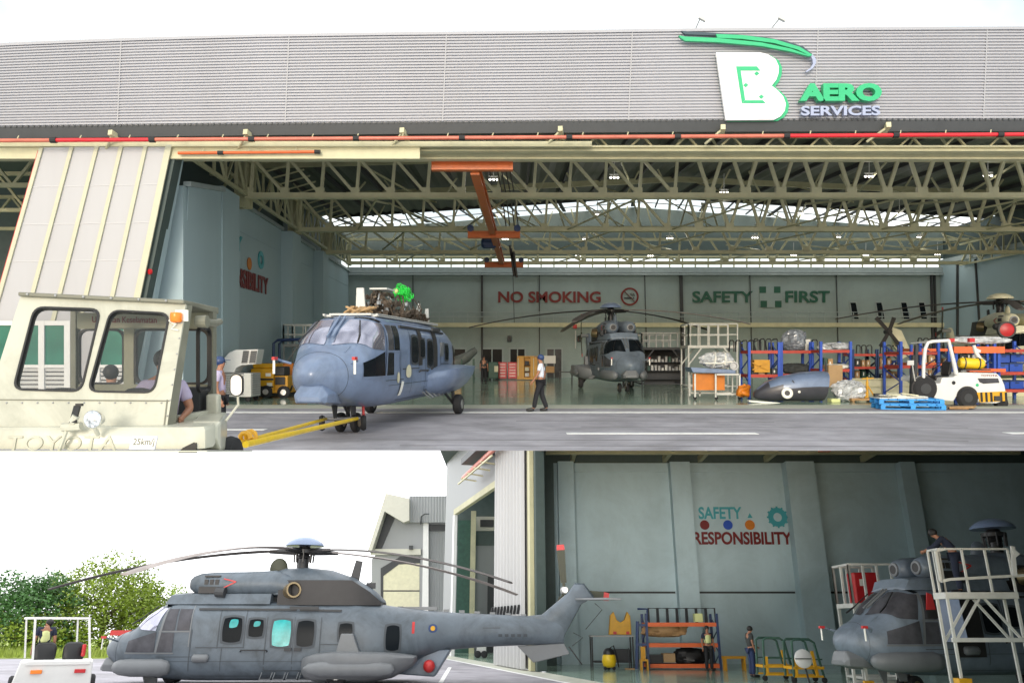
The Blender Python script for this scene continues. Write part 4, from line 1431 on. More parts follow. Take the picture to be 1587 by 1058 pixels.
        if gear:
            mb = MB()
            c = Vector((-7.7, s * 1.5, .33 - clear))
            mb.lathe([(.10, -.13), (.27, -.13), (.325, -.08), (.33, 0), (.325, .08), (.27, .13), (.10, .13)], c, (0, 1, 0), 22)
            o = P(mb, 'main_wheel', M['rubber'], smooth=40)
            mb = MB()
            mb.lathe([(0, -.14), (.15, -.14), (.17, -.12), (.17, .12), (.15, .14), (0, .14)], c, (0, 1, 0), 14)
            P(mb, 'wheel_hub', M['steel'], o)
            mb = MB()
            mb.tube([c + Vector((0, -s * .16, 0)), c + Vector((-.05, -s * .2, .45)), (-7.6, s * 1.25, .6)], .06, 8)
            mb.tube([c + Vector((0, -s * .2, 0.05)), (-7.0, s * 1.1, .3)], .045, 8)
            P(mb, 'main_gear_leg', M['dark'])
            mb = MB()
            c = Vector((-2.2, s * .2, .25 - clear))
            mb.lathe([(.06, -.08), (.2, -.085), (.245, -.05), (.25, 0), (.245, .05), (.2, .085), (.06, .08)], c, (0, 1, 0), 20)
            o = P(mb, 'nose_wheel', M['rubber'], smooth=40)
            mb = MB()
            mb.lathe([(0, -.09), (.1, -.09), (.11, .09), (0, .09)], c, (0, 1, 0), 12)
            P(mb, 'wheel_hub', M['brass'], o)
    if gear:
        mb = MB()
        mb.tube([(-2.2, 0, .25 - clear), (-2.15, 0, .1), (-2.1, 0, .3)], [.05, .06, .09], 8)
        mb.bar((-2.2, -.15, .25 - clear), (-2.2, .15, .25 - clear), .06)
        mb.tube([(-2.2, .05, .32 - clear), (-1.7, .08, .12)], .03, 6)
        P(mb, 'nose_gear_leg', M['dark'])
        mb = MB()
        mb.prism([(-1.2, -.02, .2), (-1.35, -.02, -.18), (-1.45, -.02, -.18), (-1.5, -.02, .15)], (0, .04, 0))
        mb.prism([(-1.55, .3, .15), (-1.62, .3, -.12), (-1.85, .3, -.12), (-1.85, .3, .15)], (0, .04, 0))
        P(mb, 'belly_aerial', M['helitrim'] if not stripped else M['dark'])
    # chin box under the nose
    mb = MB()
    mb.loft([[Vector((-u, y_, z_)) for y_, z_ in ((-w, b), (w, b), (w * 1.1, (b + t_) / 2), (w * .7, t_), (-w * .7, t_), (-w * 1.1, (b + t_) / 2))] for (u, w, b, t_) in ((-.02, .26, .30, .42), (.1, .36, .27, .66), (.5, .40, .25, .7), (.95, .34, .2, .6))])
    P(mb, 'chin_turret', M['helitrim'] if not stripped else pm, bevel=.03)
    # windscreen brow and mirror fins on the nose
    mb = MB()
    for s in (1, -1):
        p = fpt(.92, 30)
        p.y *= s
        mb.prism([p + Vector((.1, 0, -.06)), p + Vector((-.45, s * .05, .02)), p + Vector((-.45, s * .05, .30)), p + Vector((-.3, s * .04, .18))], (0, .03, 0))
    P(mb, 'nose_fin', pm)
    if not stripped:
        mb = MB()
        mb.loft([[Vector((-u, y_ * w, z_)) for y_, z_ in ((-1, 2.25), (1, 2.25), (.9, t_ - .06), (.5, t_), (-.5, t_), (-.9, t_ - .06))] for (u, w, t_) in ((1.95, .75, 2.34), (2.1, .8, 2.58), (2.6, .85, 2.62), (5.3, .9, 2.62))])
        P(mb, 'cowling_base', pm, smooth=30)
        for s in (1, -1):
            mb = MB()
            secs = []
            for (u, r, z) in ((2.62, .16, 2.88), (2.68, .25, 2.88), (2.9, .33, 2.88), (3.4, .37, 2.88), (4.3, .38, 2.88), (5.3, .40, 2.9), (6.2, .3, 2.75)):
                secs.append([Vector((-u, s * .46 + r * math.cos(k * .3927) * 1.02, z + r * math.sin(k * .3927))) for k in range(16)])
            mb.loft(secs)
            o = P(mb, 'engine_nacelle', pm, smooth=50)
            mb = MB()
            mb.lathe([(0, -.02), (.15, -.02), (.15, .03), (0, .03)], (-2.63, s * .46, 2.88), (1, 0, 0), 16)
            mb.lathe([(0.1, 0), (.20, 0.0), (.20, .02), (.1, .02)], (-2.66, s * .46, 2.88), (1, 0, 0), 16)
            P(mb, 'intake_face', M['soot_shade'], o)
            mb = MB()
            mb.lathe([(.13, -.0), (.185, -.02), (.185, .04), (.13, .05)], (-2.64, s * .46, 2.88), (1, 0, 0), 18, hollow=True)
            P(mb, 'intake_ring', M['helitrim'], o)
            # louvre bay
            mb = MB()
            for k in range(3):
                mb.box((-3.2 - .17 * k, s * .835, 2.92), (.12, .03, .16), m=0)
            mb.box((-3.37, s * .78, 3.10), (.5, .08, .05))
            mb.box((-3.3, s * .80, 2.68), (.65, .06, .2))
            P(mb, 'louvre_bay', M['soot_shade'], o)
            mb = MB()
            mb.tube([(-3.55, s * .83, 2.62), (-3.85, s * .86, 2.6)], [.15, .16], 12)
            P(mb, 'oil_cooler_vent', M['dark'], o)
            # red chevron
            mb = MB()
            mb.bar((-3.75, s * .855, 3.02), (-4.15, s * .86, 2.93), .015, .035)
            mb.bar((-4.15, s * .86, 2.93), (-3.72, s * .86, 2.72), .015, .035)
            P(mb, 'red_chevron', M['redtip'], o)
            mb = MB()
            c, d = Vector((-5.85, s * .72, 2.64)), Vector((-.55, s * .8, .1)).normalized()
            mb.lathe([(.23, 0), (.25, .18), (.24, .36), (.19, .36), (.19, .05)], c, d, 16, hollow=True)
            P(mb, 'exhaust_pipe', M['brass'], o, smooth=40)
            mb = MB()
            mb.lathe([(0, .1), (.2, .1), (.2, .12), (0, .12)], c, d, 14)
            P(mb, 'exhaust_bore', M['soot_shade'], o)
        mb = MB()
        md = MB()
        secs, low = [], []
        for (u, t_, w) in ((4.9, 2.95, .5), (5.12, 3.28, .62), (5.5, 3.40, .74), (6.2, 3.42, .80), (7.0, 3.34, .82), (7.8, 3.08, .78), (8.4, 2.72, .66), (8.75, 2.42, .5)):
            secs.append([Vector((-u, w * math.cos(k * math.pi / 12), 2.55 + (t_ - 2.55) * math.sin(k * math.pi / 12) ** .7 if t_ > 2.55 else 2.3 + (t_ - 2.3) * math.sin(k * math.pi / 12))) for k in range(13)])
            low.append([Vector((-u, y_, z_)) for y_, z_ in ((w + .02, min(2.98, t_ - .10)), (w + .08, 2.3), (w + .08, 2.22), (-w - .08, 2.22), (-w - .08, 2.3), (-w - .02, min(2.98, t_ - .10)))])
        mb.loft(secs, closed=True)
        P(mb, 'gearbox_fairing', pm, smooth=50)
        md.loft(low[2:])
        P(md, 'soot_panel', M['soot_shade'], smooth=30)
        mb = MB()
        mb.prism([(-7.62, -.04, 3.1), (-7.9, -.04, 3.0), (-7.98, -.04, 3.62), (-7.76, -.04, 3.66)], (0, .08, 0))
        P(mb, 'top_aerial', M['dark'], bevel=.01)
        P(MB().box((-8.3, 0, 2.85), (.3, .1, .18)), 'tail_light_box', M['dark'], bevel=.01)
        mb = MB()
        mb.ball((-5.25, .1, 3.38), (.30, .10, .34), n=12, k=8)
        P(mb, 'mast_scoop', M['olive'] if paint == 'heligrey' else pm, smooth=50)
    if rotor:
        hz = 3.93
        hub = Vector((-6.02, 0, hz))
        mb = MB()
        mb.tube([(-6.02, 0, 3.3), (-6.02, 0, 3.75)], [.2, .15], 12)
        mb.lathe([(.1, -.25), (.22, -.2), (.16, -.08), (.34, -.05), (.34, .06), (.2, .1), (.12, .3)], hub, (0, 0, 1), 16)
        for k in range(8):
            a = k * .7854 + .2
            mb.tube([hub + Vector((.3 * math.cos(a), .3 * math.sin(a), -.35)), hub + Vector((.33 * math.cos(a), .33 * math.sin(a), .05))], .03, 6)
        h = P(mb, 'rotor_hub', M['black'], smooth=30)
        mb = MB()
        mb.lathe([(.63, .18), (.62, .22), (.56, .30), (.42, .40), (.22, .47), (0, .49), (0, .2), (.6, .17)], hub, (0, 0, 1), 28)
        P(mb, 'hub_cap', M['heli'] if paint != 'helicream' else M['helicream'], h, smooth=40)
        for k_, az in enumerate(rot_az if blades else ()):
            d = Vector((math.cos(R(az)), math.sin(R(az)), 0))
            w = Vector((-d.y, d.x, 0))
            mb = MB()
            mb.tube([hub + d * .25, hub + d * .7, hub + d * 1.15], [.11, .09, .06], 8)
            P(mb, 'blade_sleeve', M['black'], h)
            mb = MB()
            secs = []
            for i in range(13):
                r = .9 + 7.2 * i / 12
                z = .03 - droop * (.92 * (r / 8.1) ** 2 + .0)
                c = hub + d * r + Vector((0, 0, z))
                ch = .10 if i == 0 else (.21 if i < 12 else .14)
                th = .035
                tw = .12 - .015 * i
                secs.append([c + w * (ch * a) + Vector((0, 0, th * b + tw * a * ch)) for a, b in ((-1, 0), (-.5, .8), (.4, 1), (1, .1), (.4, -.8), (-.5, -.6))])
            mb.loft(secs)
            P(mb, 'rotor_blade', M['bladepale'] if k_ % 2 else M['blade'], h)
    return t


# ================================================================== PEOPLE
def person(label, loc, rz=0.0, frame=None, sc=1.0, shirt='shirt', trousers='trousers', cap=None, hair=True, vest=None, sleeves='short', pose=None, group=None, lower=True, rx=0.0):
    """standing figure facing +y in its own frame; pose moves joints"""
    J = dict(pelvis=(0, 0, .95), belly=(0, .01, 1.08), chest=(0, .0, 1.30), neck=(0, -.01, 1.47), head=(0, .02, 1.60), crown=(0, .01, 1.70),
             sL=(-.17, -.01, 1.40), sR=(.17, -.01, 1.40), eL=(-.23, -.03, 1.14), eR=(.23, -.03, 1.14), wL=(-.24, .05, .89), wR=(.24, .05, .89),
             hL=(-.09, 0, .92), hR=(.09, 0, .92), kL=(-.10, .02, .50), kR=(.10, .02, .50), aL=(-.10, -.03, .09), aR=(.10, -.03, .09), tL=(-.12, .15, .035), tR=(.12, .15, .035))
    J.update(pose or {})
    J = {k: Vector(v) for k, v in J.items()}
    t = thing('person', label, 'person', loc, rz, group, frame, sc, rx)

    def skin(name, m, verts, edges, root, par, sub=1):
        me = bpy.data.meshes.new(name)
        me.from_pydata([tuple(v[0]) for v in verts], edges, [])
        o = bpy.data.objects.new(name, me)
        COL.objects.link(o)
        me.materials.append(m)
        o.parent = par
        md = o.modifiers.new('skin', 'SKIN')
        md.use_smooth_shade = True
        sv = me.skin_vertices[0].data
        for i, v in enumerate(verts):
            r = v[1]
            sv[i].radius = r if isinstance(r, tuple) else (r, r)
            sv[i].use_root = (i == root)
        sd = o.modifiers.new('smooth', 'SUBSURF')
        sd.levels = sd.render_levels = sub
        return o
    vs, es, ix = [], [], {}
    def add(k, p, r, par=None):
        ix[k] = len(vs)
        vs.append((Vector(p), r))
        if par:
            es.append((ix[par], ix[k]))
    add('pelvis', J['pelvis'], (.13, .10))
    add('belly', J['belly'], (.125, .095), 'pelvis')
    add('chest', J['chest'], (.15, .105), 'belly')
    add('neck', J['neck'], .055, 'chest')
    add('jaw', J['neck'].lerp(J['head'], .45) + Vector((0, .02, 0)), .062, 'neck')
    add('head', J['head'], (.078, .095), 'jaw')
    add('crown', J['crown'], (.055, .07), 'head')
    for s in 'LR':
        add('s' + s, J['s' + s], .062, 'chest')
        add('e' + s, J['e' + s], .042, 's' + s)
        add('w' + s, J['w' + s], .027, 'e' + s)
        d = (J['w' + s] - J['e' + s]).normalized()
        f = Vector((0, 1, 0)) if abs(d.y) < .7 else Vector((0, 0, -1))
        f = (f - d * f.dot(d)).normalized()
        q = d.cross(f)
        palm = J['w' + s] + d * .075
        add('p' + s, palm, (.040, .018), 'w' + s)
        for i in range(4):
            b = palm + f * (.030 - .020 * i) + d * .02
            e = b + d * (.055, .066, .06, .045)[i]
            add('f%s%d' % (s, i), b + d * .02, .0095, 'p' + s)
            add('g%s%d' % (s, i), e + q * .012 + f * .004, .0085, 'f%s%d' % (s, i))
        add('th' + s, J['w' + s] + d * .05 + f * .045, .010, 'p' + s)
        if lower:
            add('h' + s, J['h' + s], .088, 'pelvis')
            add('k' + s, J['k' + s], .062, 'h' + s)
            add('a' + s, J['a' + s], .042, 'k' + s)
            add('t' + s, J['t' + s], .036, 'a' + s)
    body = skin('body', M['skin'], vs, es, 0, t)
    # shirt, trousers, shoes, hair
    k = 1.16
    sv, se = [], []
    for p, r in ((J['pelvis'] + Vector((0, 0, .02)), (.152, .118)), (J['belly'], (.148, .115)), (J['chest'], (.17, .125)), (J['neck'] - Vector((0, 0, .035)), .072)):
        sv.append((p, r))
    se += [(0, 1), (1, 2), (2, 3)]
    for s in 'LR':
        i = len(sv)
        end = J['s' + s].lerp(J['e' + s], .72) if sleeves == 'short' else J['e' + s]
        sv += [(J['s' + s], .076), (end, .066)]
        se += [(2, i), (i, i + 1)]
        if sleeves == 'long':
            sv.append((J['e' + s].lerp(J['w' + s], .95), .045))
            se.append((i + 1, i + 2))
    skin('shirt', M[shirt], sv, se, 0, t)
    if vest:
        vv = [(J['belly'] - Vector((0, 0, .06)), (.160, .125)), (J['belly'] + Vector((0, 0, .04)), (.162, .126)), (J['chest'] + Vector((0, 0, .02)), (.178, .134)), (J['chest'] + Vector((0, 0, .10)), (.13, .115))]
        skin('vest', M[vest], vv, [(0, 1), (1, 2), (2, 3)], 0, t)
    if lower:
        tv = [(J['pelvis'], (.145, .115))]
        te = []
        for s in 'LR':
            i = len(tv)
            tv += [(J['h' + s] - Vector((0, 0, .03)), .105), (J['k' + s], .083), (J['a' + s] + Vector((0, 0, -.01)), .074)]
            te += [(0, i), (i, i + 1), (i + 1, i + 2)]
        skin('trousers', M[trousers], tv, te, 0, t)
        for s in 'LR':
            a, b = J['a' + s], J['t' + s]
            skin('shoe', M['black'], [(a - Vector((0, .03, .03)), .062), (b + Vector((0, 0, .012)), .055), (b + Vector((b.x - a.x, b.y - a.y, 0)).normalized() * .06 + Vector((0, 0, .005)), .042)], [(0, 1), (1, 2)], 0, t)
    hd, cr = J['head'], J['crown']
    up = (cr - hd).normalized()
    fw = Vector((0, 1, 0))
    mb = MB()
    mb.ball(hd + up * .035 - fw * .022, (.092, .105, .098), n=14, k=9)
    if cap:
        mb.loft([[hd + up * .06 + Vector((math.cos(a) * .075, .085 + max(0, math.sin(a)) * .10, -.005 * (1 if i else -1) - .01)) for a in [j * math.pi / 6 for j in range(7)]] for i in (0, 1)])
    mb.part('cap' if cap else 'hair', M[cap] if cap else M['hair'], t, smooth=60)
    mb = MB()
    mb.loft([[hd + Vector((dx * w_, .088 + dz_, -.03 + z_)) for dx in (-1, 0, 1)] for (w_, dz_, z_) in ((.008, -.005, .05), (.016, .02, .0), (.012, .0, -.01))], closed=False, cap=False)
    mb.part('nose', M['skin'], body)
    mb = MB()
    for s in (-1, 1):
        mb.ball(hd + Vector((s * .032, .088, .018)), (.011, .008, .007), n=8, k=5)
    mb.part('eye', M['black'], body)
    return t
# ================================================================== UPPER YARD: things
def hx(px, y):
    return (px - CX) / F * y


def heli_at(gear, yaw_deg, sc, **k):
    d = Vector((math.cos(R(yaw_deg)), math.sin(R(yaw_deg)), 0))
    return helicopter(loc=Vector((gear.x, gear.y, 0)) + d * 2.2 * sc * k.get('sx', 1.0), yaw=R(yaw_deg), sc=sc, **k)


# ---------------- the stripped helicopter being towed
near = heli_at(Vector((hx(540, 17.6), 17.6, 0)), -98, 0.90, sx=1.14, label='pale blue helicopter without rotor or engine cover, towed out on a yellow bar', clear=0.60, rotor=False, stripped=True, tail=False, paint='heli', pods=False)
NZ = 0.60
def NP(mb, name, m, par=None, **k):
    mb.v = [p + Vector((0, 0, NZ)) for p in mb.v]
    return mb.part(name, M[m], par or near, **k)
mb = MB()
mb.box((-5.2, 0, 2.35), (5.6, 1.45, 0.05))
mb.box((-2.55, 0, 2.38), (0.5, 1.1, 0.05))
mb.bar((-2.3, .70, 2.37), (-8.0, .70, 2.37), .05)
mb.bar((-2.3, -.70, 2.37), (-8.0, -.70, 2.37), .05)
NP(mb, 'roof_deck', 'greybox')
mb = MB()
random.seed(3)
for i in range(90):
    c = Vector((-3.9 - random.random() * 3.6, random.uniform(-.55, .6), 2.42 + random.random() * .26))
    mb.box(c, (random.uniform(.04, .22), random.uniform(.04, .2), random.uniform(.05, .26)), random.random() * 3, 0, random.random(), random.random())
for i in range(34):
    a = Vector((-4.0 - random.random() * 3.2, random.uniform(-.5, .55), 2.42))
    b = a + Vector((random.uniform(-.5, .5), random.uniform(-.35, .35), random.uniform(.15, .75)))
    mb.tube([a, a.lerp(b, .5) + Vector((.05, .08, .05)), b], random.uniform(.012, .035), 5)
for i in range(60):
    mb.box((-4.4 - random.random() * .9, random.uniform(-.5, .35), 2.5 + random.random() * .66), (random.uniform(.05, .2), .09, random.uniform(.05, .16)), random.random() * 3, 0, random.random())
NP(mb, 'gearbox_machinery', 'brownmech')
for i in range(46):
    mb = MB()
    p = Vector((-4.1 - random.random() * 3.2, random.uniform(-.62, .3), 2.44 + random.random() * .5))
    if i % 2:
        mb.tube([p, p + Vector((random.uniform(-.3, .3), random.uniform(-.1, .1), random.uniform(.05, .4)))], .025, 6)
    else:
        mb.box(p, (.09, .07, .1), random.random() * 3)
    NP(mb, 'pipe_fitting', 'steel')
for k in range(5):
    mb = MB()
    mb.lathe([(0, -.05), (.09, -.05), (.1, .05), (0, .06)], (-4.3 - .7 * k, -.5, 2.55), (.2, -1, .3), 12)
    NP(mb, 'filter_cap', 'steel')
mb = MB()
mb.prism([(-3.95, -.52, 2.38), (-3.95, -.22, 2.38), (-3.98, -.30, 3.22), (-3.98, -.50, 3.22)], (-.06, 0, 0))
NP(mb, 'firewall_plate', 'greybox')
mb = MB()
mb.prism([(-6.9, .2, 2.38), (-6.9, .5, 2.38), (-6.95, .42, 3.0), (-6.95, .36, 3.0)], (-.05, 0, 0))
NP(mb, 'firewall_plate', 'greybox')
mb = MB()
mb.prism([(-7.3, .45, 2.38), (-7.3, .62, 2.38), (-7.3, .6, 2.85), (-7.3, .5, 2.85)], (-.05, 0, 0))
NP(mb, 'firewall_plate', 'greybox')
mb = MB()
mb.box((-4.4, .1, 3.2), (.7, .5, .04))
NP(mb, 'firewall_plate', 'greybox')
mb = MB()
for i in range(18):
    mb.tube([(-3.0 + random.uniform(-.4, .3), -.5 + random.random() * .6, 2.46), (-3.1 + random.uniform(-.4, .3), -.4 + random.random() * .7, 2.62), (-3.5, random.uniform(-.5, .2), 2.5)], .03, 5)
NP(mb, 'cable_loom', 'box')
for i in (0,):
    b = thing('netting_bundle', 'bright green netting bundle tied on top of the towed helicopter', 'netting', (0, 0, 0))
    mb = MB()
    c = near.matrix_world @ Vector((-5.5, .35, 2.42 + NZ + .78))
    for k in range(46):
        p0 = c + Vector((random.gauss(.03, .11), random.gauss(0, .10), random.gauss(-.02, .09)))
        ax = Vector((random.gauss(0, 1), random.gauss(0, 1), random.gauss(0, 1))).normalized()
        bx_ = ax.orthogonal().normalized()
        cx2 = ax.cross(bx_)
        rr = random.uniform(.05, .11)
        mb.tube([p0 + (bx_ * math.cos(j * .9) + cx2 * math.sin(j * .9)) * rr for j in range(8)], .013, 5)
    mb.ball(c, (.11, .10, .10), n=9, k=6)
    mb.part('net', M['greenglow'], b, wc=True)
    MB().ball(c + Vector((-.2, -.05, .05)), .08, n=9, k=6).part('yellow_tie', M['hivis'], b, wc=True)
# dark patches painted for the shade inside open doorways, pale patches and papers on the port side
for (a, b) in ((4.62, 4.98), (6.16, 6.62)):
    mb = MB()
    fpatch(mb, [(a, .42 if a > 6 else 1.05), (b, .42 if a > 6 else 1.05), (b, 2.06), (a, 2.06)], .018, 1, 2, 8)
    NP(mb, 'painted_doorway_shade', 'soot_shade')
mb = MB()
fpatch(mb, [(2.75, .62), (2.95, .62), (2.95, .90), (2.75, .90)], .014, 1, 6, 6, rnd=.9)
NP(mb, 'primer_patch', 'board')
mb = MB()
fpatch(mb, [(3.45, .74), (3.95, .72), (3.9, 1.10), (3.5, 1.06)], .014, 1, 6, 6, rnd=.8)
NP(mb, 'primer_patch', 'board')
mb = MB()
fpatch(mb, [(3.0, .28), (3.2, .30), (3.3, .64), (3.1, .66)], .02, 1, 2, 4)
NP(mb, 'paper_tag', 'paper')
mb = MB()
mb.tube([(-2.1, .42, .15), (-2.1, .44, -.25)], .035, 6)
mb.box((-2.1, .44, -.3), (.08, .02, .2))
NP(mb, 'red_ribbon', 'redtip')

# ---------------- tow bar
gear = Vector((hx(540, 17.6), 17.6, 0))
tb = thing('tow_bar', 'yellow twin tube tow bar between the ivory tractor and the helicopter nose wheel', 'tow bar', gear)
a0, b0 = gear + Vector((-.42, -.35, .33)), gear + Vector((.28, -.4, .34))
hitch = U(352, 692, 8.6)
MB().tube([hitch, hitch.lerp(a0, .5), a0], .034, 8).tube([hitch + Vector((.10, 0.3, -.01)), b0], .040, 8).part('bar_tubes', M['yellowbar'], tb, wc=True, smooth=60)
MB().tube([a0 + Vector((-.06, -.05, 0)), b0 + Vector((.06, .05, 0))], .04, 8).part('axle_head', M['steel'], tb, wc=True)
for s, c in ((-1, a0), (1, b0)):
    mb = MB()
    mb.lathe([(.05, -.05), (.15, -.06), (.18, 0), (.15, .06), (.05, .05)], c + Vector((.12 * s, .1, -.1)), (1, .2, 0), 16)
    mb.part('caster_wheel', M['rubber'], tb, wc=True, smooth=40)
c = hitch.lerp(a0, .07) + Vector((.05, 0, .05))
mb = MB()
mb.tube([c + Vector((.08 * math.cos(k * .7), .02 * k, .07 * math.sin(k * .7))) for k in range(16)], .03, 6)
mb.part('strap_coil', M['yellow'], tb, wc=True)

# ---------------- helicopters further inside
heli_at(Vector((hx(966, 36.3), 36.3, 0)), -87.5, 0.90, label='dusky blue helicopter with its rotor on, parked head on deep inside the hangar', clear=0.52, paint='helidk', rot_az=(338, 50, 122, 194, 266), droop=1.05, screen='pane')
heli_at(Vector((24.4, 36.6, 0)), -105, 1.0, label='cream helicopter cut by the right edge, its rotor above the racks', clear=0.55, paint='helicream', rot_az=(348, 60, 132, 204, 276), droop=.9, screen='pane', pods=False)
t = thing('intake_cover', 'round red cover plugged in the cream helicopter intake at the right edge', 'cover', U(1559, 511, 35.6))
MB().lathe([(0, -.1), (.25, -.1), (.31, -.05), (.31, .12), (.15, .17), (0, .18)], U(1559, 511, 35.6), (-.2, -1, 0), 20).part('cover_disc', M['red'], t, wc=True, smooth=40)
MB().lathe([(.31, -.02), (.38, -.06), (.38, .15), (.31, .15)], U(1559, 511, 35.6), (-.2, -1, 0), 20, hollow=True).part('black_rim', M['black'], t, wc=True, smooth=40)
# pale green tail with dark cross shaped rotor
ty = 45.0
c = U(1378, 514, ty)
t = thing('helicopter_tail', 'pale green helicopter tail with a dark cross shaped tail rotor above the racks', 'helicopter', Vector((c.x, c.y, 0)))
mb = MB()
mb.loft([[U(1383 + a, r, ty + .35 + b) for a, r, b in ((0 + d, 507 + e, 0), (14 + d, 512 + e, 0), (30 + d * 3, 548 + e, 0), (16 + d * 2, 556 + e, 0), (2 + d, 535 + e, 0))] for d, e in ((0, 0), (2, .5))])
mb.v = [p + Vector((0, .4 if i >= 5 else 0, 0)) for i, p in enumerate(mb.v)]
mb.loft([[U(1400 + a, 540 + r, ty + y_) for a, r in ((-6, -8), (6, -8), (8, 6), (-4, 8))] for y_ in (.3, 6.0)])
mb.part('tail_fin', M['helicream'], t, wc=True)
mb = MB()
mb.tube([c + Vector((0, -.1, 0)), c + Vector((0, .4, 0))], .15, 10)
for (x, r) in ((1358, 492), (1386, 492), (1365, 537), (1399, 541)):
    e = U(x, r, ty)
    d = (e - c).normalized()
    w = Vector((d.z, 0, -d.x)) * .12
    mb.prism([c + d * .1 - w * .8, c + d * .1 + w * .8, e + w, e - w], (0, .05, 0))
mb.part('tail_rotor', M['soot_shade'], t, wc=True)

# ---------------- ivory tow tractor at the left; its foot is cut level with the lip of the yard
tug = thing('tow_tractor', 'ivory tow tractor with a glazed cab, amber beacon and raised lettering on its nose', 'tow tractor', Vector((-3.6, 6.6, PADZ)))
YB, ZB = 6.30, H0 - 112.0 / F * 6.30     # foot of the windscreen wall
SL = 0.42                                  # the wall leans back
TRX = 0.03
def tp(px, py, off=0.0):
    """point on the leaning front wall of the cab"""
    # y = YB + SL * (z - ZB) + TRX*(px-140)/10 ; z = H0 - (py-HY)/F*y
    yb = YB + 0.16 * (px - 10) / 260.0
    q = (py - HY) / F
    y = (yb + SL * (H0 - ZB)) / (1 + SL * q) + off
    return U(px, py, y)
nrm = Vector((0.05, 1, -SL)).normalized()
outer = [(32, 459), (288, 471), (258, 666), (-32, 660)]
w1 = rpoly([(52, 474), (157, 477.5), (126, 607), (18, 604)], 17, 5)
w2 = rpoly([(170, 479), (264, 484), (239, 609), (134, 607)], 17, 5)
def panel(mb, poly):
    mb.prism([tp(*p) for p in poly], nrm * 0.05)
# front wall round the two windows, as four strips and the mullions
def wall_with_holes(mb, outer, holes, th):
    """planar wall with holes: triangulated through bmesh fill"""
    bm = bmesh.new()
    es = []
    for loop in [outer] + holes:
        vv = [bm.verts.new((p[0], p[1], 0)) for p in loop]
        for i in range(len(vv)):
            es.append(bm.edges.new((vv[i], vv[(i + 1) % len(vv)])))
    bmesh.ops.triangle_fill(bm, use_beauty=True, use_dissolve=False, edges=es)
    bm.verts.index_update()
    front = [tp(v.co.x, v.co.y) for v in bm.verts]
    back = [p + nrm * th for p in front]
    n = len(front)
    fs = [tuple(v.index for v in f.verts) for f in bm.faces]
    mb.add(front + back, fs + [tuple(i + n for i in reversed(f)) for f in fs] + [(e.verts[0].index, e.verts[1].index, e.verts[1].index + n, e.verts[0].index + n) for e in es])
    bm.free()
mb = MB()
wall_with_holes(mb, outer, [w1, w2], 0.05)
mb.part('cab_front', M['tug'], tug, wc=True)
for w in (w1, w2):
    cx_ = sum(p[0] for p in w) / len(w)
    cy_ = sum(p[1] for p in w) / len(w)
    inn = [(cx_ + (p[0] - cx_) * .945, cy_ + (p[1] - cy_) * .96) for p in w]
    mb = MB()
    ring(mb, [tp(*p, off=-0.012) for p in w], [tp(*p, off=-0.012) for p in inn], nrm * 0.05)
    o = mb.part('window', M['black'], tug, wc=True)
    mb = MB()
    mb.prism([tp(*p, off=0.012) for p in inn], nrm * 0.006)
    mb.part('pane', M['clearpane'], o, wc=True)
# roof, cab side posts, rear wall
f0, f1 = tp(32, 459), tp(288, 471)
RD = 0.78
mb = MB()
def roofpt(p, dy, dz):
    return p + Vector((0.0, dy, dz))
mb.loft([[roofpt(f0, -.04, .0), roofpt(f0, RD, -.05), roofpt(f0, RD, .015), roofpt(f0, -.04, .035)], [roofpt(f1, -.04, .0), roofpt(f1, RD, -.05), roofpt(f1, RD, .015), roofpt(f1, -.04, .035)]])
mb.part('cab_roof', M['tuggrey'], tug, wc=True, bevel=.01)
mb = MB()
for k in range(6):
    p = f0.lerp(f1, (k + .35) / 6) + Vector((0, -.045, .018))
    mb.ball(p, .012, n=8, k=5)
mb.part('roof_rivet', M['steel'], tug, wc=True)
XS = f1.x                                   # the cab's right face
yr = f1.y + RD - .06
mb = MB()
q0, q1 = tp(276, 476), tp(255, 664)
mb.prism([tp(287, 472), tp(258, 668), tp(258, 668) + Vector((.02, .11, 0)), tp(287, 472) + Vector((.02, .11, 0))], (-.03, 0, 0))
mb.part('front_post', M['tuggrey'], tug, wc=True)
MB().bx(XS - .05, XS + .0, yr - .09, yr, ZB - .1, f1.z - .03).part('rear_post', M['tuggrey'], tug, wc=True)
MB().bx(f0.x, f0.x + .05, yr - .09, yr, ZB - .1, f1.z - .03).part('rear_post', M['tuggrey'], tug, wc=True)
mb = MB()
zl = H0 - 45 / F * yr
xa, xb = f0.x + .05, XS - .05
mb.bx(xa, xb, yr - .05, yr - .02, ZB - .1, zl)
mb.bx(xa, xb, yr - .05, yr - .02, f1.z - .20, f1.z - .04)
mb.bx(-3.80, -3.70, yr - .055, yr - .015, zl, f1.z - .20)
mb.part('cab_rear_wall', M['tugin'], tug, wc=True)
mb = MB()
for (a, b) in ((xa, -3.80), (-3.70, xb)):
    pts = rrect(b - a, f1.z - .20 - zl, .08)
    cc = Vector(((a + b) / 2, yr - .06, (zl + f1.z - .20) / 2))
    ring(mb, [cc + Vector((p[0], 0, p[1])) for p in pts], [cc + Vector((p[0] * .94, 0, p[1] * .93)) for p in pts], (0, .05, 0))
mb.part('rear_window_seal', M['black'], tug, wc=True)
mb = MB()
ys_ = f1.y + .30
letters(mb, 'Utamakan Keselamatan', U(143, 499.5, ys_), U(243, 500.5, ys_), U(143, 490, ys_), .004, .01)
mb.part('safety_words', M['signred'], tug, wc=True)
mb = MB()
p, q = U(120, 508, ys_ + .02), U(262, 485, ys_ + .02)
mb.bx(p.x, q.x, ys_ + .012, ys_ + .03, p.z, q.z)
mb.part('visor_board', M['tugin'], tug, wc=True)
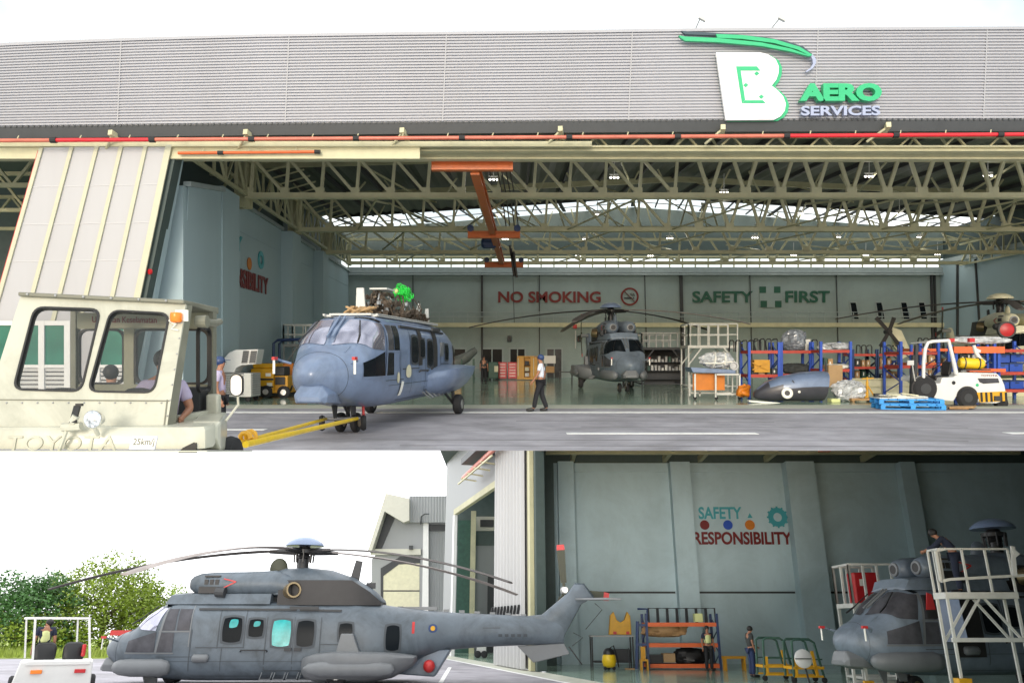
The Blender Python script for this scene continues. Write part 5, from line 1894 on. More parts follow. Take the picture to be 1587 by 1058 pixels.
# right cab side: sill, lining and lower flank
mb = MB()
sl = tp(258, 660)
mb.bx(XS - .04, XS + .01, YB + .45, yr - .09, ZB - .2, ZB + .06)
mb.part('cab_side', M['tug'], tug, wc=True)
mb = MB()
pts = rrect(.30, .62, .07)
cc = Vector((XS - .02, yr - .30, f1.z - .50))
ring(mb, [cc + Vector((0, p[0] * 1.0, p[1])) for p in pts], [cc + Vector((0, p[0] * .86, p[1] * .93)) for p in pts], (.03, 0, 0))
mb.part('side_window_seal', M['black'], tug, wc=True)
# seats, dashboard, steering
for px in (92, 212):
    mb = MB()
    c = U(px, 640, 6.78)
    mb.loft([[c + Vector((x, y_, z)) for x, z in rrect(.34 * k, .44 * k, .13 * k)] for y_, k in ((0, .8), (.02, 1), (.08, 1), (.10, .8))])
    mb.part('seat', M['black'], tug, wc=True, smooth=50)
mb = MB()
mb.bx(XS - .55, XS - .06, yr - .28, yr - .07, ZB - .15, ZB + .28)
mb.part('control_box', M['dark'], tug, wc=True)
# body: nose panel with raised letters, flanks, arch
yn = YB - 0.06
mb = MB()
L0 = U(-60, 664, yn)
xr = U(318, 690, yn).x
zt_ = H0 - 112.0 / F * yn
secs = []
for (x0, x1, y0, y1, z) in ((L0.x, xr, yn, 7.4, PADZ + .002), (L0.x, xr, yn, 7.4, zt_ - .03), (L0.x + .02, xr - .02, yn + .02, 7.38, zt_)):
    secs.append([Vector((x0, y0, z)), Vector((x1 - .1, y0, z)), Vector((x1 - .02, y0 + .05, z)), Vector((x1, y0 + .16, z)), Vector((x1 - .30, y1, z)), Vector((x0, y1, z))])
mb.loft(secs)
mb.part('nose_body', M['tug'], tug, wc=True, smooth=35)
mb = MB()
e = U(352, 690, 7.6)
mb.loft([[Vector((xo - .25, y_, z)), Vector((xo, y_, z)), Vector((xo, y_, zt2)), Vector((xo - .25, y_, zt2))] for y_, xo, z, zt2 in ((6.62, -2.52, padz(6.62) + .10, zt_ - .02), (6.70, -2.52, padz(6.7) + .004, zt_ + .01), (7.5, -2.76, padz(7.5) + .004, zt_ + .03), (7.56, -2.80, padz(7.56) + .1, zt_ - .02))])
mb.part('rear_fender', M['tug'], tug, wc=True, bevel=.02)
mb = MB()
mb.bx(XS - .02, XS + .10, 7.40, 7.5, zt_ - .1, H0 - 60.0 / F * 7.5)
mb.part('seat_side_board', M['tug'], tug, wc=True, bevel=.02)
mb = MB()
aw = [U(x, y_, yn + .155) for x, y_ in ((288, 698), (296, 690), (312, 682), (316, 683), (316, 698))]
mb.prism([p + Vector((0, -.16, 0)) for p in aw], (0, .03, 0))
mb.part('wheel_arch', M['black'], tug, wc=True)
mb = MB()
c = Vector((-2.70, 7.42, padz(7.42) - .08))
mb.lathe([(.05, -.05), (.2, -.06), (.22, 0), (.2, .06), (.05, .05)], c, (1, 0, 0), 24)
mb.v = [Vector((p.x, p.y, max(p.z, padz(p.y) + .003))) for p in mb.v]
mb.part('wheel', M['rubber'], tug, wc=True)
mb = MB()
letters(mb, 'TOYOTA', U(10, 697.2, yn + .001), U(180, 697.2, yn + .001), U(14, 675, yn + .001), .012, .006, spacing=1.1)
mb.part('raised_letters', M['tug'], tug, wc=True, bevel=.002)
mb = MB()
pl = [U(*p, yn - .004) for p in ((205, 675), (245, 675.5), (240, 696.5), (199, 696))]
mb.prism(pl, (0, .004, 0))
o = mb.part('speed_plate', M['logogrey'], tug, wc=True)
cpl = sum(pl, Vector()) / 4
mb = MB()
mb.prism([cpl + (p - cpl) * .95 + Vector((0, -.002, 0)) for p in pl], (0, .002, 0))
mb.part('plate_face', M['logowhite'], o, wc=True)
mb = MB()
letters(mb, '25km/j', U(205, 692.5, yn - .0065), U(238, 692.5, yn - .0065), U(207.5, 679, yn - .0065), .002, .012)
mb.part('plate_digits', M['tuggrey'], o, wc=True)
mb = MB()
mb.prism([tp(-30, 618, -.006), tp(262, 620, -.006), tp(262, 621.5, -.006), tp(-30, 619.5, -.006)], nrm * .005)
mb.prism([tp(258, 619, -.006), tp(260, 619, -.006), tp(255, 662, -.006), tp(253, 662, -.006)], nrm * .005)
mb.part('panel_joint', M['tuggrey'], tug, wc=True)
mb = MB()
for px in range(10, 262, 24):
    mb.ball(tp(px, 624, -.004), .008, n=6, k=4)
for k in range(7):
    mb.ball(tp(281 - k * 3.6, 500 + k * 24, -.004), .008, n=6, k=4)
mb.part('panel_rivet', M['steel'], tug, wc=True)
# headlamp, latch lever, wiper stub
c = U(143, 649.5, yn - .18)
mb = MB()
mb.lathe([(.02, -.11), (.05, -.10), (.068, -.02), (.07, .0), (.062, .01), (0, .02)], c, (0, -1, .05), 22)
o = mb.part('headlight', M['chrome'], tug, wc=True, smooth=50)
mb = MB()
mb.tube([c + Vector((0, .02, -.05)), c + Vector((-.02, .12, -.13))], .02, 6)
mb.part('lamp_bracket', M['tug'], o, wc=True)
mb = MB()
mb.tube([U(97, 662, yn - .08), U(126, 660, yn - .08)], .035, 8)
mb.tube([U(112, 655, yn - .1), U(118, 644, yn - .1)], .03, 8)
mb.tube([U(103, 667, yn - .1), U(92, 697, yn - .06)], .016, 6)
mb.part('bonnet_latch', M['tug'], tug, wc=True)
mb = MB()
mb.bar(U(113, 655, yn - .12), U(120, 629, yn - .06), .05, .02)
mb.box(U(123, 627, yn - .06), (.05, .03, .02))
mb.part('latch_lever', M['black'], tug, wc=True)
# beacon, side lamp, mirror
c = tp(273, 494, -.03)
mb = MB()
mb.lathe([(.038, -.03), (.05, -.02), (.05, .04), (.045, .055), (0, .06)], c, (0, 0, 1), 16)
o = mb.part('beacon', M['amber'], tug, wc=True, smooth=50)
mb = MB()
mb.box(tp(282, 489, -.008), (.11, .02, .10))
mb.tube([tp(262, 496, -.02), c + Vector((0, -.0, -.05))], .01, 5)
mb.tube([c + Vector((.0, -.02, -.05)), c + Vector((-.03, -.03, -.09)), c + Vector((.03, -.03, -.1))], .006, 5)
mb.part('beacon_bracket', M['paper'], o, wc=True)
c = Vector((XS + .03, f1.y + .16, f1.z - .15))
mb = MB()
mb.tube([c, c + Vector((.10, 0, -.0))], [.055, .06], 14)
mb.tube([c + Vector((.02, .05, -.0)), c + Vector((.04, .35, -.0)), c + Vector((.02, .5, .02))], .035, 8)
mb.part('work_lamp', M['tuggrey'], tug, wc=True)
c = U(367, 596.5, 7.0)
mb = MB()
pts = rrect(.115, .20, .055, 6)
mb.loft([[c + Vector((p[0] * k, y_, p[1] * k)) for p in pts] for y_, k in ((-.0, .94), (-.012, 1.0), (.02, 1.0), (.04, .8))])
o = mb.part('wing_mirror', M['black'], tug, wc=True, smooth=40)
mb = MB()
mb.loft([[c + Vector((p[0] * .88, y_, p[1] * .92)) for p in pts] for y_ in (-.016, -.013)])
mb.part('mirror_glass', M['chrome'], o, wc=True)
mb = MB()
mb.tube([c + Vector((.0, .02, -.09)), c + Vector((-.005, .05, -.18)), U(350, 652, 6.95)], .012, 6)
mb.part('mirror_arm', M['tug'], o, wc=True)

# driver with bent arm over the sill, passengers
person('driver in a lilac shirt sitting in the tow tractor, arm resting on the sill', (XS - .22, 6.95, ZB - .95 + .06), R(-150), shirt='lilac', lower=False,
       pose=dict(sL=(.17, -.01, 1.30), eL=(.30, .02, 1.10), wL=(.28, .22, .96), sR=(-.17, -.01, 1.30), eR=(-.24, .05, 1.08), wR=(-.15, .25, 1.02), neck=(0, 0, 1.40), head=(0, .04, 1.53), crown=(0, .03, 1.63), chest=(0, 0, 1.22)), sc=.92)
for o in ():
    pass
person('person with dark hair and navy shirt seen from behind through the second cab window', (hx(172, 9.5), 9.5, H0 - 52 / F * 9.5 - 1.40), R(15), shirt='navycloth', lower=False, sc=.98)
person('man in a lilac shirt and navy cap standing just behind the tow tractor', (hx(341, 15.2), 15.2, 0.0), R(-80), shirt='lilac', cap='navy', trousers='trousers', sc=1.0)
# the walking man
person('man in white shirt and black trousers walking across the hangar threshold', (hx(838, 23.9), 23.9, 0.008), R(82), shirt='shirt', trousers='trousers', cap='navy', sc=1.02,
       pose=dict(kL=(-.09, .12, .52), aL=(-.09, .20, .10), tL=(-.10, .38, .04), kR=(.09, -.02, .50), aR=(.09, -.18, .10), tR=(.1, -.01, .035), eR=(.22, -.10, 1.14), wR=(.24, -.06, .88), eL=(-.22, .06, 1.14), wL=(-.22, .2, .94)))
person('man in dark overalls standing far inside before the dark office door', (hx(750, 47.5), 47.5, 0.004), R(190), shirt='charcoal', trousers='trousers')

# ---------------- left side: air cart, ground power unit, platforms
def wheels(t, pts, r, w, m='rubber', axis=(0, 1, 0), hub='steel', name='wheel'):
    for c in pts:
        mb = MB()
        mb.lathe([(r * .3, -w / 2), (r * .85, -w / 2), (r, -w * .3), (r, w * .3), (r * .85, w / 2), (r * .3, w / 2)], c, axis, 18)
        o = mb.part(name, M[m], t, wc=True, smooth=40)
        if hub:
            MB().lathe([(0, -w * .52), (r * .45, -w * .52), (r * .5, w * .5), (0, w * .52)], c, axis, 12).part('wheel_hub', M[hub], o, wc=True)
ya = 29.0
t = thing('air_cart', 'light grey air conditioning cart with a curved duct hood and louvred sides', 'air cart', (hx(365, ya), ya, 0))
x0, x1 = hx(338, ya), hx(389, ya)
MB().bx(x0, x1, ya, ya + 1.1, .18, zz(578, ya)).part('cabinet', M['greybox'], t, wc=True, bevel=.02)
mb = MB()
for k in range(10):
    z = .28 + k * .085
    mb.box(((x0 + x1) / 2 - .1, ya - .012, z), (x1 - x0 - .35, .03, .05), rx=.4)
    mb.box((x1 + .012, ya + .55, z), (.03, .95, .05), ry=-.4)
mb.part('louvre', M['slats'], t, wc=True)
mb = MB()
poly = [(341, 577), (342, 566), (347, 555), (355, 546), (365, 542), (400, 541), (396, 564), (374, 566), (366, 570), (363, 577)]
mb.prism([U(a, b, ya + .15) for a, b in poly], (0, .75, 0))
mb.part('duct_hood', M['white'], t, wc=True, bevel=.02)
mb = MB()
for (a, b) in ((376, 386), (388, 398.5)):
    mb.prism([U(a + 1, 543.5, ya + .135), U(b, 543.5, ya + .135), U(b - 3, 562.5, ya + .135), U(a - 2, 562.5, ya + .135)], (0, .02, 0))
mb.part('outlet_grille', M['dark'], t, wc=True)
mb = MB()
for k in range(6):
    mb.bar(U(375, 546 + 3 * k, ya + .12), U(398, 546 + 3 * k, ya + .12), .03, .015)
mb.part('grille_slat', M['slats'], t, wc=True)
wheels(t, [Vector((x0 + .15, ya + .1, .1)), Vector((x1 - .15, ya + .1, .1)), Vector((x1 - .15, ya + 1.0, .1))], .1, .06, hub=None, name='caster')
yg = 31.5
t = thing('power_cart', 'yellow wheeled ground power cart with an orange rear behind the air cart', 'power cart', (hx(420, yg), yg, 0))
X = lambda px: hx(px, yg)
MB().bx(X(388), X(424), yg, yg + 1.2, .25, zz(571, yg)).bx(X(390), X(427), yg + .1, yg + 1.1, zz(571, yg), zz(563, yg)).part('housing', M['yellow'], t, wc=True, bevel=.05)
MB().bx(X(424), X(445), yg + .1, yg + 1.1, .25, zz(582, yg)).bx(X(388), X(446), yg - .05, yg + 1.25, .2, .32).part('chassis', M['mustard'], t, wc=True, bevel=.03)
MB().bx(X(425), X(440), yg + .05, yg + .9, zz(582, yg), zz(568, yg)).part('engine_block', M['dark'], t, wc=True, bevel=.04)
MB().bx(X(391), X(424), yg - .03, yg - .005, zz(589, yg), zz(586, yg)).bx(X(391), X(424), yg - .03, yg - .005, zz(600, yg), zz(598, yg)).bx(X(426), X(441), yg + .03, yg + .045, zz(596, yg), zz(584, yg)).part('vent_slot', M['soot_shade'], t, wc=True)
MB().bx(X(412), X(420), yg - .035, yg - .005, zz(583, yg), zz(578, yg)).bx(X(414), X(422), yg - .035, yg - .005, zz(598, yg), zz(593, yg)).part('warning_label', M['paper'], t, wc=True)
wheels(t, [Vector((X(413), yg - .05, .26)), Vector((X(440), yg - .02, .24)), Vector((X(400), yg + 1.2, .26))], .26, .16)
MB().tube([Vector((X(446), yg + .4, .3)), Vector((X(454), yg - .1, .5))], .04, 6).part('drawbar', M['black'], t, wc=True)
yo = 34.0
t = thing('generator', 'orange generator housing standing between the power cart and helicopter', 'generator', (hx(440, yo), yo, 0))
MB().bx(hx(395, yo), hx(462, yo), yo, yo + 1.6, .15, zz(563, yo)).part('housing', M['orangebox'], t, wc=True, bevel=.04)
MB().bx(hx(400, yo), hx(430, yo), yo - .02, yo - .005, .5, 1.1).part('side_panel', M['yellow'], t, wc=True)
MB().bx(hx(400, yo), hx(458, yo), yo + .1, yo + 1.5, 0, .15).part('skid', M['dark'], t, wc=True)


def railing(mb, p, q, h, n, mid=True, w=.05):
    p, q = Vector(p), Vector(q)
    for k in range(n + 1):
        a = p.lerp(q, k / n)
        mb.bar(a, a + Vector((0, 0, h)), w)
    mb.bar(p + Vector((0, 0, h)), q + Vector((0, 0, h)), w)
    if mid:
        mb.bar(p + Vector((0, 0, h * .5)), q + Vector((0, 0, h * .5)), w * .9)


def platform(label, x0, x1, y0, y1, zd, h, rm='rail', dm='rail', lm='rail', frame=None, n=4, brace=True, group=None, w=.07, back=True, mid=True, steps=False):
    t = thing('work_platform', label, 'work platform', ((x0 + x1) / 2, y0, 0), frame=frame, group=group)
    MB().bx(x0, x1, y0, y1, zd - .14, zd).part('deck', M[dm], t, wc=True)
    for (x, y) in ((x0 + .05, y0 + .05), (x1 - .05, y0 + .05), (x0 + .05, y1 - .05), (x1 - .05, y1 - .05)):
        MB().bar((x, y, 0.0), (x, y, zd - .14), w).part('leg', M[lm], t, wc=True)
    if brace:
        for y in (y0 + .05, y1 - .05):
            MB().bar((x0 + .05, y, zd * .55), (x0 + .05 + zd * .3, y, zd - .14), w * .9).part('brace', M[lm], t, wc=True)
            MB().bar((x1 - .05, y, zd * .55), (x1 - .05 - zd * .3, y, zd - .14), w * .9).part('brace', M[lm], t, wc=True)
        mb = MB()
        mb.bar((x0, y0 + .05, .12), (x1, y0 + .05, .12), w * .9)
        mb.bar((x0, y1 - .05, .12), (x1, y1 - .05, .12), w * .9)
        mb.bar((x0 + .05, y0, .12), (x0 + .05, y1, .12), w * .9)
        mb.bar((x1 - .05, y0, .12), (x1 - .05, y1, .12), w * .9)
        mb.part('base_rail', M[lm], t, wc=True)
    mb = MB()
    railing(mb, (x0 + .03, y0 + .03, zd), (x1 - .03, y0 + .03, zd), h, n, mid, w * .8)
    if back:
        railing(mb, (x0 + .03, y1 - .03, zd), (x1 - .03, y1 - .03, zd), h, n, mid, w * .8)
    railing(mb, (x0 + .03, y0 + .03, zd), (x0 + .03, y1 - .03, zd), h, 2, mid, w * .8)
    mb.part('railing', M[rm], t, wc=True)
    return t
y_ = 37.0
platform('grey railed platform on the left behind the air cart hood', hx(322, y_), hx(396, y_), y_, y_ + 1.8, zz(533, y_), zz(498, y_) - zz(533, y_), rm='rail', dm='dark', lm='navy', n=4)
t = thing('mast_base', 'mustard steel box standing on the railed platform by the left wall', 'box', (hx(365, 38), 38, zz(533, 37)))
MB().bx(hx(352, 38), hx(372, 38), 37.6, 38.4, 0.0, zz(534, 38) - .14).part('box_body', M['mustard'], t, wc=True, bevel=.02)
y_ = 38.0
t = platform('grey scaffold stand with raised rails between the left wall and the towed helicopter', hx(438, y_), hx(492, y_), y_, y_ + 1.6, zz(533, y_), zz(503, y_) - zz(533, y_), rm='rail', dm='slats', lm='slats', n=3)
t = thing('tube_stand', 'navy blue bent tube stand left of the scaffold stand', 'stand', (hx(430, 36), 36, 0))
mb = MB()
for dx in (0, .9):
    mb.tube([(hx(424, 36), 36 + dx, 0), (hx(424, 36), 36 + dx, zz(532, 36)), (hx(430, 36), 36 + dx, zz(527, 36)), (hx(470, 36), 36 + dx, zz(525, 36))], .06, 8)
mb.bar((hx(424, 36), 36, .9), (hx(424, 36), 36.9, .9), .06)
mb.bar((hx(424, 36), 36, 1.0), (hx(465, 36), 36, 1.0), .06)
mb.bar((hx(465, 36), 36, 0), (hx(465, 36), 36, zz(525, 36)), .06)
mb.part('tube_frame', M['navy'], t, wc=True)

# ---------------- middle ground along the rear wall
for (px, lab) in ((683, 'black wall loudspeaker left, beside the sponson of the towed helicopter'), (789.5, 'black wall loudspeaker above the red tool cabinets'), (898, 'black wall loudspeaker left of the parked blue helicopter')):
    c = U(px, 525, BY - .25)
    t = thing('loudspeaker', lab, 'loudspeaker', c, group='loudspeakers on the rear wall')
    MB().box(c, (.30, .28, .46)).part('cabinet', M['black'], t, wc=True, bevel=.03)
    MB().lathe([(0, 0), (.11, 0), (.11, .01), (0, .01)], c + Vector((0, -.142, -.05)), (0, -1, 0), 14).part('cone', M['dark'], t, wc=True)
    MB().bar(c + Vector((0, .1, .1)), c + Vector((0, .26, .25)), .05).part('wall_bracket', M['dark'], t, wc=True)
yk = 54.0
for (a, b, lab) in ((772.5, 785.5, 'left of two red tool cabinets beside the mustard cabinet'), (787, 801, 'right of two red tool cabinets, touching the mustard cabinet')):
    t = thing('tool_cabinet', lab, 'tool cabinet', (hx((a + b) / 2, yk), yk, 0), group='red tool cabinets')
    x0, x1 = hx(a, yk), hx(b, yk)
    zt2 = zz(561, yk)
    MB().bx(x0, x1, yk, yk + .5, .1, zt2).part('carcass', M['red'], t, wc=True, bevel=.02)
    for k in range(5):
        z0 = .16 + k * (zt2 - .25) / 5
        o = MB().bx(x0 + .04, x1 - .04, yk - .025, yk - .002, z0, z0 + (zt2 - .25) / 5 - .03).part('drawer', M['red'], t, wc=True)
        MB().bx(x0 + .1, x1 - .1, yk - .045, yk - .026, z0 + .12, z0 + .14).part('handle', M['steel'], o, wc=True)
    MB().bx(x0 + .03, x1 - .03, yk + .05, yk + .45, 0, .1).part('plinth', M['black'], t, wc=True)
t = thing('storage_cabinet', 'mustard yellow cabinet with an open middle shelf bay behind the walking man', 'cabinet', (hx(817, yk), yk, 0))
x0, x1, xm0, xm1 = hx(801.5, yk), hx(833, yk), hx(812, yk), hx(822, yk)
zt2 = zz(551.5, yk)
MB().bx(x0, xm0, yk, yk + .6, .05, zt2).bx(xm1, x1, yk, yk + .6, .05, zt2).bx(xm0, xm1, yk, yk + .6, zt2 - .08, zt2).bx(xm0, xm1, yk, yk + .6, .05, .2).bx(xm0, xm1, yk + .5, yk + .58, .2, zt2 - .08).part('carcass', M['mustard'], t, wc=True)
MB().bx(xm0, xm1, yk + .05, yk + .49, .58, .62).bx(xm0, xm1, yk + .05, yk + .49, 1.02, 1.06).part('shelf', M['soot_shade'], t, wc=True)
for k, (z, m) in enumerate(((.25, 'greybox'), (.64, 'board'), (1.08, 'dark'))):
    MB().bx(xm0 + .08, xm1 - .1, yk + .12, yk + .4, z, z + .25).part('stored_box', M[m], t, wc=True)
MB().bx(x0 + .05, x0 + .1, yk - .02, yk - .002, .3, zt2 - .15).bx(xm1 + .2, xm1 + .25, yk - .02, yk - .002, .3, zt2 - .15).part('door_seam', M['board'], t, wc=True)
t = thing('green_bin', 'dark green equipment trolley left of the red tool cabinets', 'trolley', (hx(765, 53), 53, 0))
MB().bx(hx(757, 53), hx(772, 53), 53, 53.7, .15, zz(561, 53)).part('body', M['darkgreen'], t, wc=True, bevel=.04)
MB().bx(hx(766, 53), hx(772, 53), 52.98, 53, .6, 1.0).part('label_panel', M['board'], t, wc=True)
wheels(t, [Vector((hx(759, 53), 53.1, .09)), Vector((hx(770, 53), 53.1, .09))], .09, .05, hub=None, name='caster')
t = thing('covered_engine', 'dark grey shrouded engine raised on a stand before the office windows', 'engine', (hx(718, 50), 50, 0))
mb = MB()
secs = []
for (px, row, r) in ((690, 566, .15), (697, 564, .28), (706, 560, .38), (718, 556, .40), (728, 550, .36), (734, 545, .28), (739, 545, .10)):
    c = U(px, row, 50)
    secs.append([c + Vector((.25 * r * math.sin(k * .7), r * math.cos(k * .5236), r * math.sin(k * .5236) * (1 + .12 * math.sin(3 * k + px)))) for k in range(12)])
mb.loft(secs)
mb.part('shroud', M['shroud'], t, wc=True, smooth=40)
mb = MB()
for px in (690, 716, 734):
    for d in (-.4, .4):
        mb.bar((hx(px, 50), 50 + d, 0), (hx(px, 50), 50 + d, zz(556, 50)), .09)
mb.bar((hx(690, 50), 49.6, .7), (hx(734, 50), 49.6, .7), .08)
mb.part('stand', M['darkgreen'], t, wc=True)
t = thing('yellow_crate', 'small mustard crate under the shrouded engine, right of the sponson', 'crate', (hx(709, 46), 46, 0))
MB().bx(hx(702, 46), hx(715, 46), 46, 46.7, .45, zz(567, 46)).part('crate_body', M['mustard'], t, wc=True, bevel=.03)
for a in (703, 712):
    MB().bx(hx(a, 46), hx(a + 2, 46), 46, 46.6, 0, .45).part('leg', M['dark'], t, wc=True)
t = thing('work_table', 'plain grey work table right of the shrouded engine', 'table', (hx(735, 52), 52, 0))
MB().bx(hx(716, 52), hx(747, 52), 52, 53, .86, .92).part('table_top', M['slats'], t, wc=True)
for px in (717, 746):
    for d in (.05, .95):
        MB().bar((hx(px, 52), 52 + d, 0), (hx(px, 52), 52 + d, .86), .07).part('leg', M['dark'], t, wc=True)
t = thing('whiteboard', 'whiteboard on a stand in front of the grey office door', 'whiteboard', (hx(852, 55), 55, 0))
MB().bx(hx(843, 55), hx(861, 55), 55, 55.04, zz(563, 55), zz(551, 55)).part('board', M['white'], t, wc=True)
MB().bar((hx(844, 55), 55.03, 0), (hx(844, 55), 55.03, zz(551, 55)), .05).bar((hx(860, 55), 55.03, 0), (hx(860, 55), 55.03, zz(551, 55)), .05).bar((hx(844, 55), 55.03, .5), (hx(860, 55), 55.03, .5), .05).part('stand', M['dark'], t, wc=True)
MB().bx(hx(846, 55), hx(859, 55), 54.8, 55.2, .5, .95).part('stored_boxes', M['wood'], t, wc=True)
t = thing('bench', 'low dark bench on the floor left of the parked blue helicopter', 'bench', (hx(877, 50), 50, 0))
MB().bx(hx(867, 50), hx(888, 50), 50, 50.5, .62, .68).part('seat', M['dark'], t, wc=True)
for px in (868, 887):
    MB().bx(hx(px, 50) - .03, hx(px, 50) + .03, 50.03, 50.47, 0, .62).part('leg', M['dark'], t, wc=True)
t = thing('wall_alarm', 'small red alarm box on the pale ledge of the rear wall', 'alarm', U(891, 506, BY - .6))
MB().box(U(891, 506, BY - .62), (.3, .2, .3)).part('alarm_box', M['red'], t, wc=True, bevel=.03)
MB().tube([U(892, 512, BY - .6), U(892, 540, BY - .6)], .05, 6).part('conduit', M['rail'], t, wc=True)
# ---------------- right side: platforms, trolley, racks, boom section, pallets, fork truck
y_ = 40.5
platform('white railed maintenance platform right of the parked blue helicopter', hx(1066, y_), hx(1144, y_), y_, y_ + 1.8, zz(535, y_), zz(501.5, y_) - zz(535, y_), n=5)
y_ = 44.0
platform('grey railed platform further back, between the parked blue helicopter and the white one', hx(994, y_), hx(1062, y_), y_, y_ + 4.5, zz(538, y_), zz(516, y_) - zz(538, y_), rm='slats', dm='dark', lm='dark', n=6, w=.08)
t = thing('stock_shelf', 'dark shelving full of small parts under the rear grey platform', 'shelf', (hx(1035, 46), 46, 0))
MB().bx(hx(1000, 46), hx(1060, 46), 46.4, 46.5, 0, 2.1).part('back_panel', M['dark'], t, wc=True)
for k in range(4):
    MB().bx(hx(1000, 46), hx(1060, 46), 45.8, 46.4, .3 + .5 * k, .34 + .5 * k).part('shelf_board', M['dark'], t, wc=True)
random.seed(5)
for k in range(20):
    px = 1003 + (k % 10) * 5.4
    z = .34 + .5 * (k // 10) + .5
    MB().bx(hx(px, 46), hx(px + 3.6, 46), 45.85, 46.2, z, z + random.uniform(.12, .35)).part('stored_part', M[random.choice(['greybox', 'slats', 'darkgreen', 'rail'])], t, wc=True)

yt = 30.4
t = thing('parts_trolley', 'tall pale frame trolley with an orange panel and light blue tray top', 'trolley', (hx(1110, yt), yt, 0))
X = lambda px: hx(px, yt)
MB().prism([U(1070, 569, yt), U(1140, 573, yt), U(1140, 579, yt), U(1074, 577, yt)], (0, 1.1, 0)).part('tray_top', M['heli'], t, wc=True, bevel=.02)
MB().bx(X(1077), X(1127), yt + .35, yt + .39, zz(605, yt), zz(579, yt)).part('side_panel', M['orangebox'], t, wc=True)
for px, d in ((1077, 0), (1108, -.1), (1145, -.1), (1093, .9), (1145, .9), (1077, .9)):
    MB().bar((X(px), yt + d, .1), (X(px), yt + d, zz(579, yt)), .06).part('leg', M['rail'], t, wc=True)
mb = MB()
for z in (.22, zz(580, yt)):
    mb.bar((X(1108), yt - .1, z), (X(1145), yt - .1, z), .06)
    mb.bar((X(1077), yt + .9, z), (X(1145), yt + .9, z), .06)
    mb.bar((X(1145), yt - .1, z), (X(1145), yt + .9, z), .06)
mb.part('frame_rail', M['rail'], t, wc=True)
wheels(t, [Vector((X(1109), yt - .1, .07)), Vector((X(1145), yt - .1, .07)), Vector((X(1077), yt, .07))], .07, .04, hub=None, name='caster')


def lump(name, label, cat, c, r, m, seed=0, group=None, n=30, k=20, amp=.2, extra=None):
    """crumpled wrapped bundle"""
    rnd = random.Random(seed)
    ph = [rnd.uniform(0, 6.28) for _ in range(12)]
    mb = MB()
    secs = []
    for i in range(k + 1):
        tt = math.pi * i / k
        ringp = []
        for j in range(n):
            a = 2 * math.pi * j / n
            q = 1 + amp * (math.sin(3 * a + ph[0] + 2 * tt) * .5 + math.sin(5 * a + ph[1] - 3 * tt) * .35 + rnd.uniform(-.45, .45))
            sx = max(math.sin(tt), .02) ** .65
            ringp.append(Vector(c) + Vector((r[0] * sx * math.cos(a) * q, r[1] * sx * math.sin(a) * q, -r[2] * math.copysign(abs(math.cos(tt)) ** .7, math.cos(tt)) * (1 + .1 * rnd.uniform(-1, 1)))))
        secs.append(ringp)
    mb.loft(secs)
    return mb


c = U(1112, 558, yt + .5)
t = thing('wrapped_engine', 'engine wrapped in clear film with white straps on the trolley tray', 'engine', c)
lump('', '', '', c, (.62, .40, .30), '', 3).part('wrap', M['film'], t, wc=True)
mb = MB()
for dx in (-.2, .2):
    mb.tube([c + Vector((dx + .05 * math.sin(a), .45 * math.cos(a), .33 * math.sin(a))) for a in [k * .5236 for k in range(13)]], .035, 5)
mb.tube([c + Vector((-.6, -.40, -.12)), c + Vector((0, -.45, -.12)), c + Vector((.5, -.38, -.06))], .03, 5)
mb.part('strap', M['paper'], t, wc=True)
mb = MB()
mb.lathe([(.06, 0), (.15, 0), (.17, .1), (.12, .1), (.1, .05)], c + Vector((.52, -.42, -.22)), (0, -1, 0), 14)
mb.part('outlet_pipe', M['steel'], t, wc=True)


def rack(label, x0, x1, y, d, h, levels, group='blue racks with red beams', frame=None, pm='blue', bm='rackred', w=.10, board='dark', xbrace=True, bh=.12):
    t = thing('storage_rack', label, 'rack', ((x0 + x1) / 2, y, 0), group=group, frame=frame)
    for x in (x0, x1):
        for yy in (y, y + d):
            MB().bar((x, yy, 0), (x, yy, h), w).part('upright', M[pm], t, wc=True)
    for z in levels:
        MB().bx(x0 + w / 2, x1 - w / 2, y - .03, y + .03, z - bh, z).bx(x0 + w / 2, x1 - w / 2, y + d - .03, y + d + .03, z - bh, z).bx(x0 - .03, x0 + .03, y + w / 2, y + d - w / 2, z - bh, z).bx(x1 - .03, x1 + .03, y + w / 2, y + d - w / 2, z - bh, z).part('beam', M[bm], t, wc=True)
        MB().bx(x0 + .05, x1 - .05, y + .035, y + d - .035, z - .04, z - .005).part('shelf_board', M[board], t, wc=True)
    if xbrace:
        for x in (x0, x1):
            mb = MB()
            zs = [.15 + k * (h - .3) / 4 for k in range(5)]
            for k in range(4):
                mb.bar((x, y if k % 2 else y + d, zs[k]), (x, y + d if k % 2 else y, zs[k + 1]), .035)
            mb.part('diagonal', M[pm], t, wc=True)
    return t
yr_ = 30.6
Zr = lambda row, y=yr_: zz(row, y)
rack('blue and red rack nearest the trolley, its left upright bare', hx(1161, yr_), hx(1207, yr_), yr_, 1.1, Zr(530), (Zr(543), Zr(580)))
rack('blue and red rack right behind the dark boom section', hx(1211, 32.5), hx(1259, 32.5), 32.5, 1.1, zz(530, 32.5), (zz(543, 32.5), zz(579, 32.5)))
rack('blue and red rack above the plastic wrapped bundle', hx(1272, 31.5), hx(1318, 31.5), 31.5, 1.1, zz(529, 31.5), (zz(542, 31.5), zz(571.5, 31.5)))
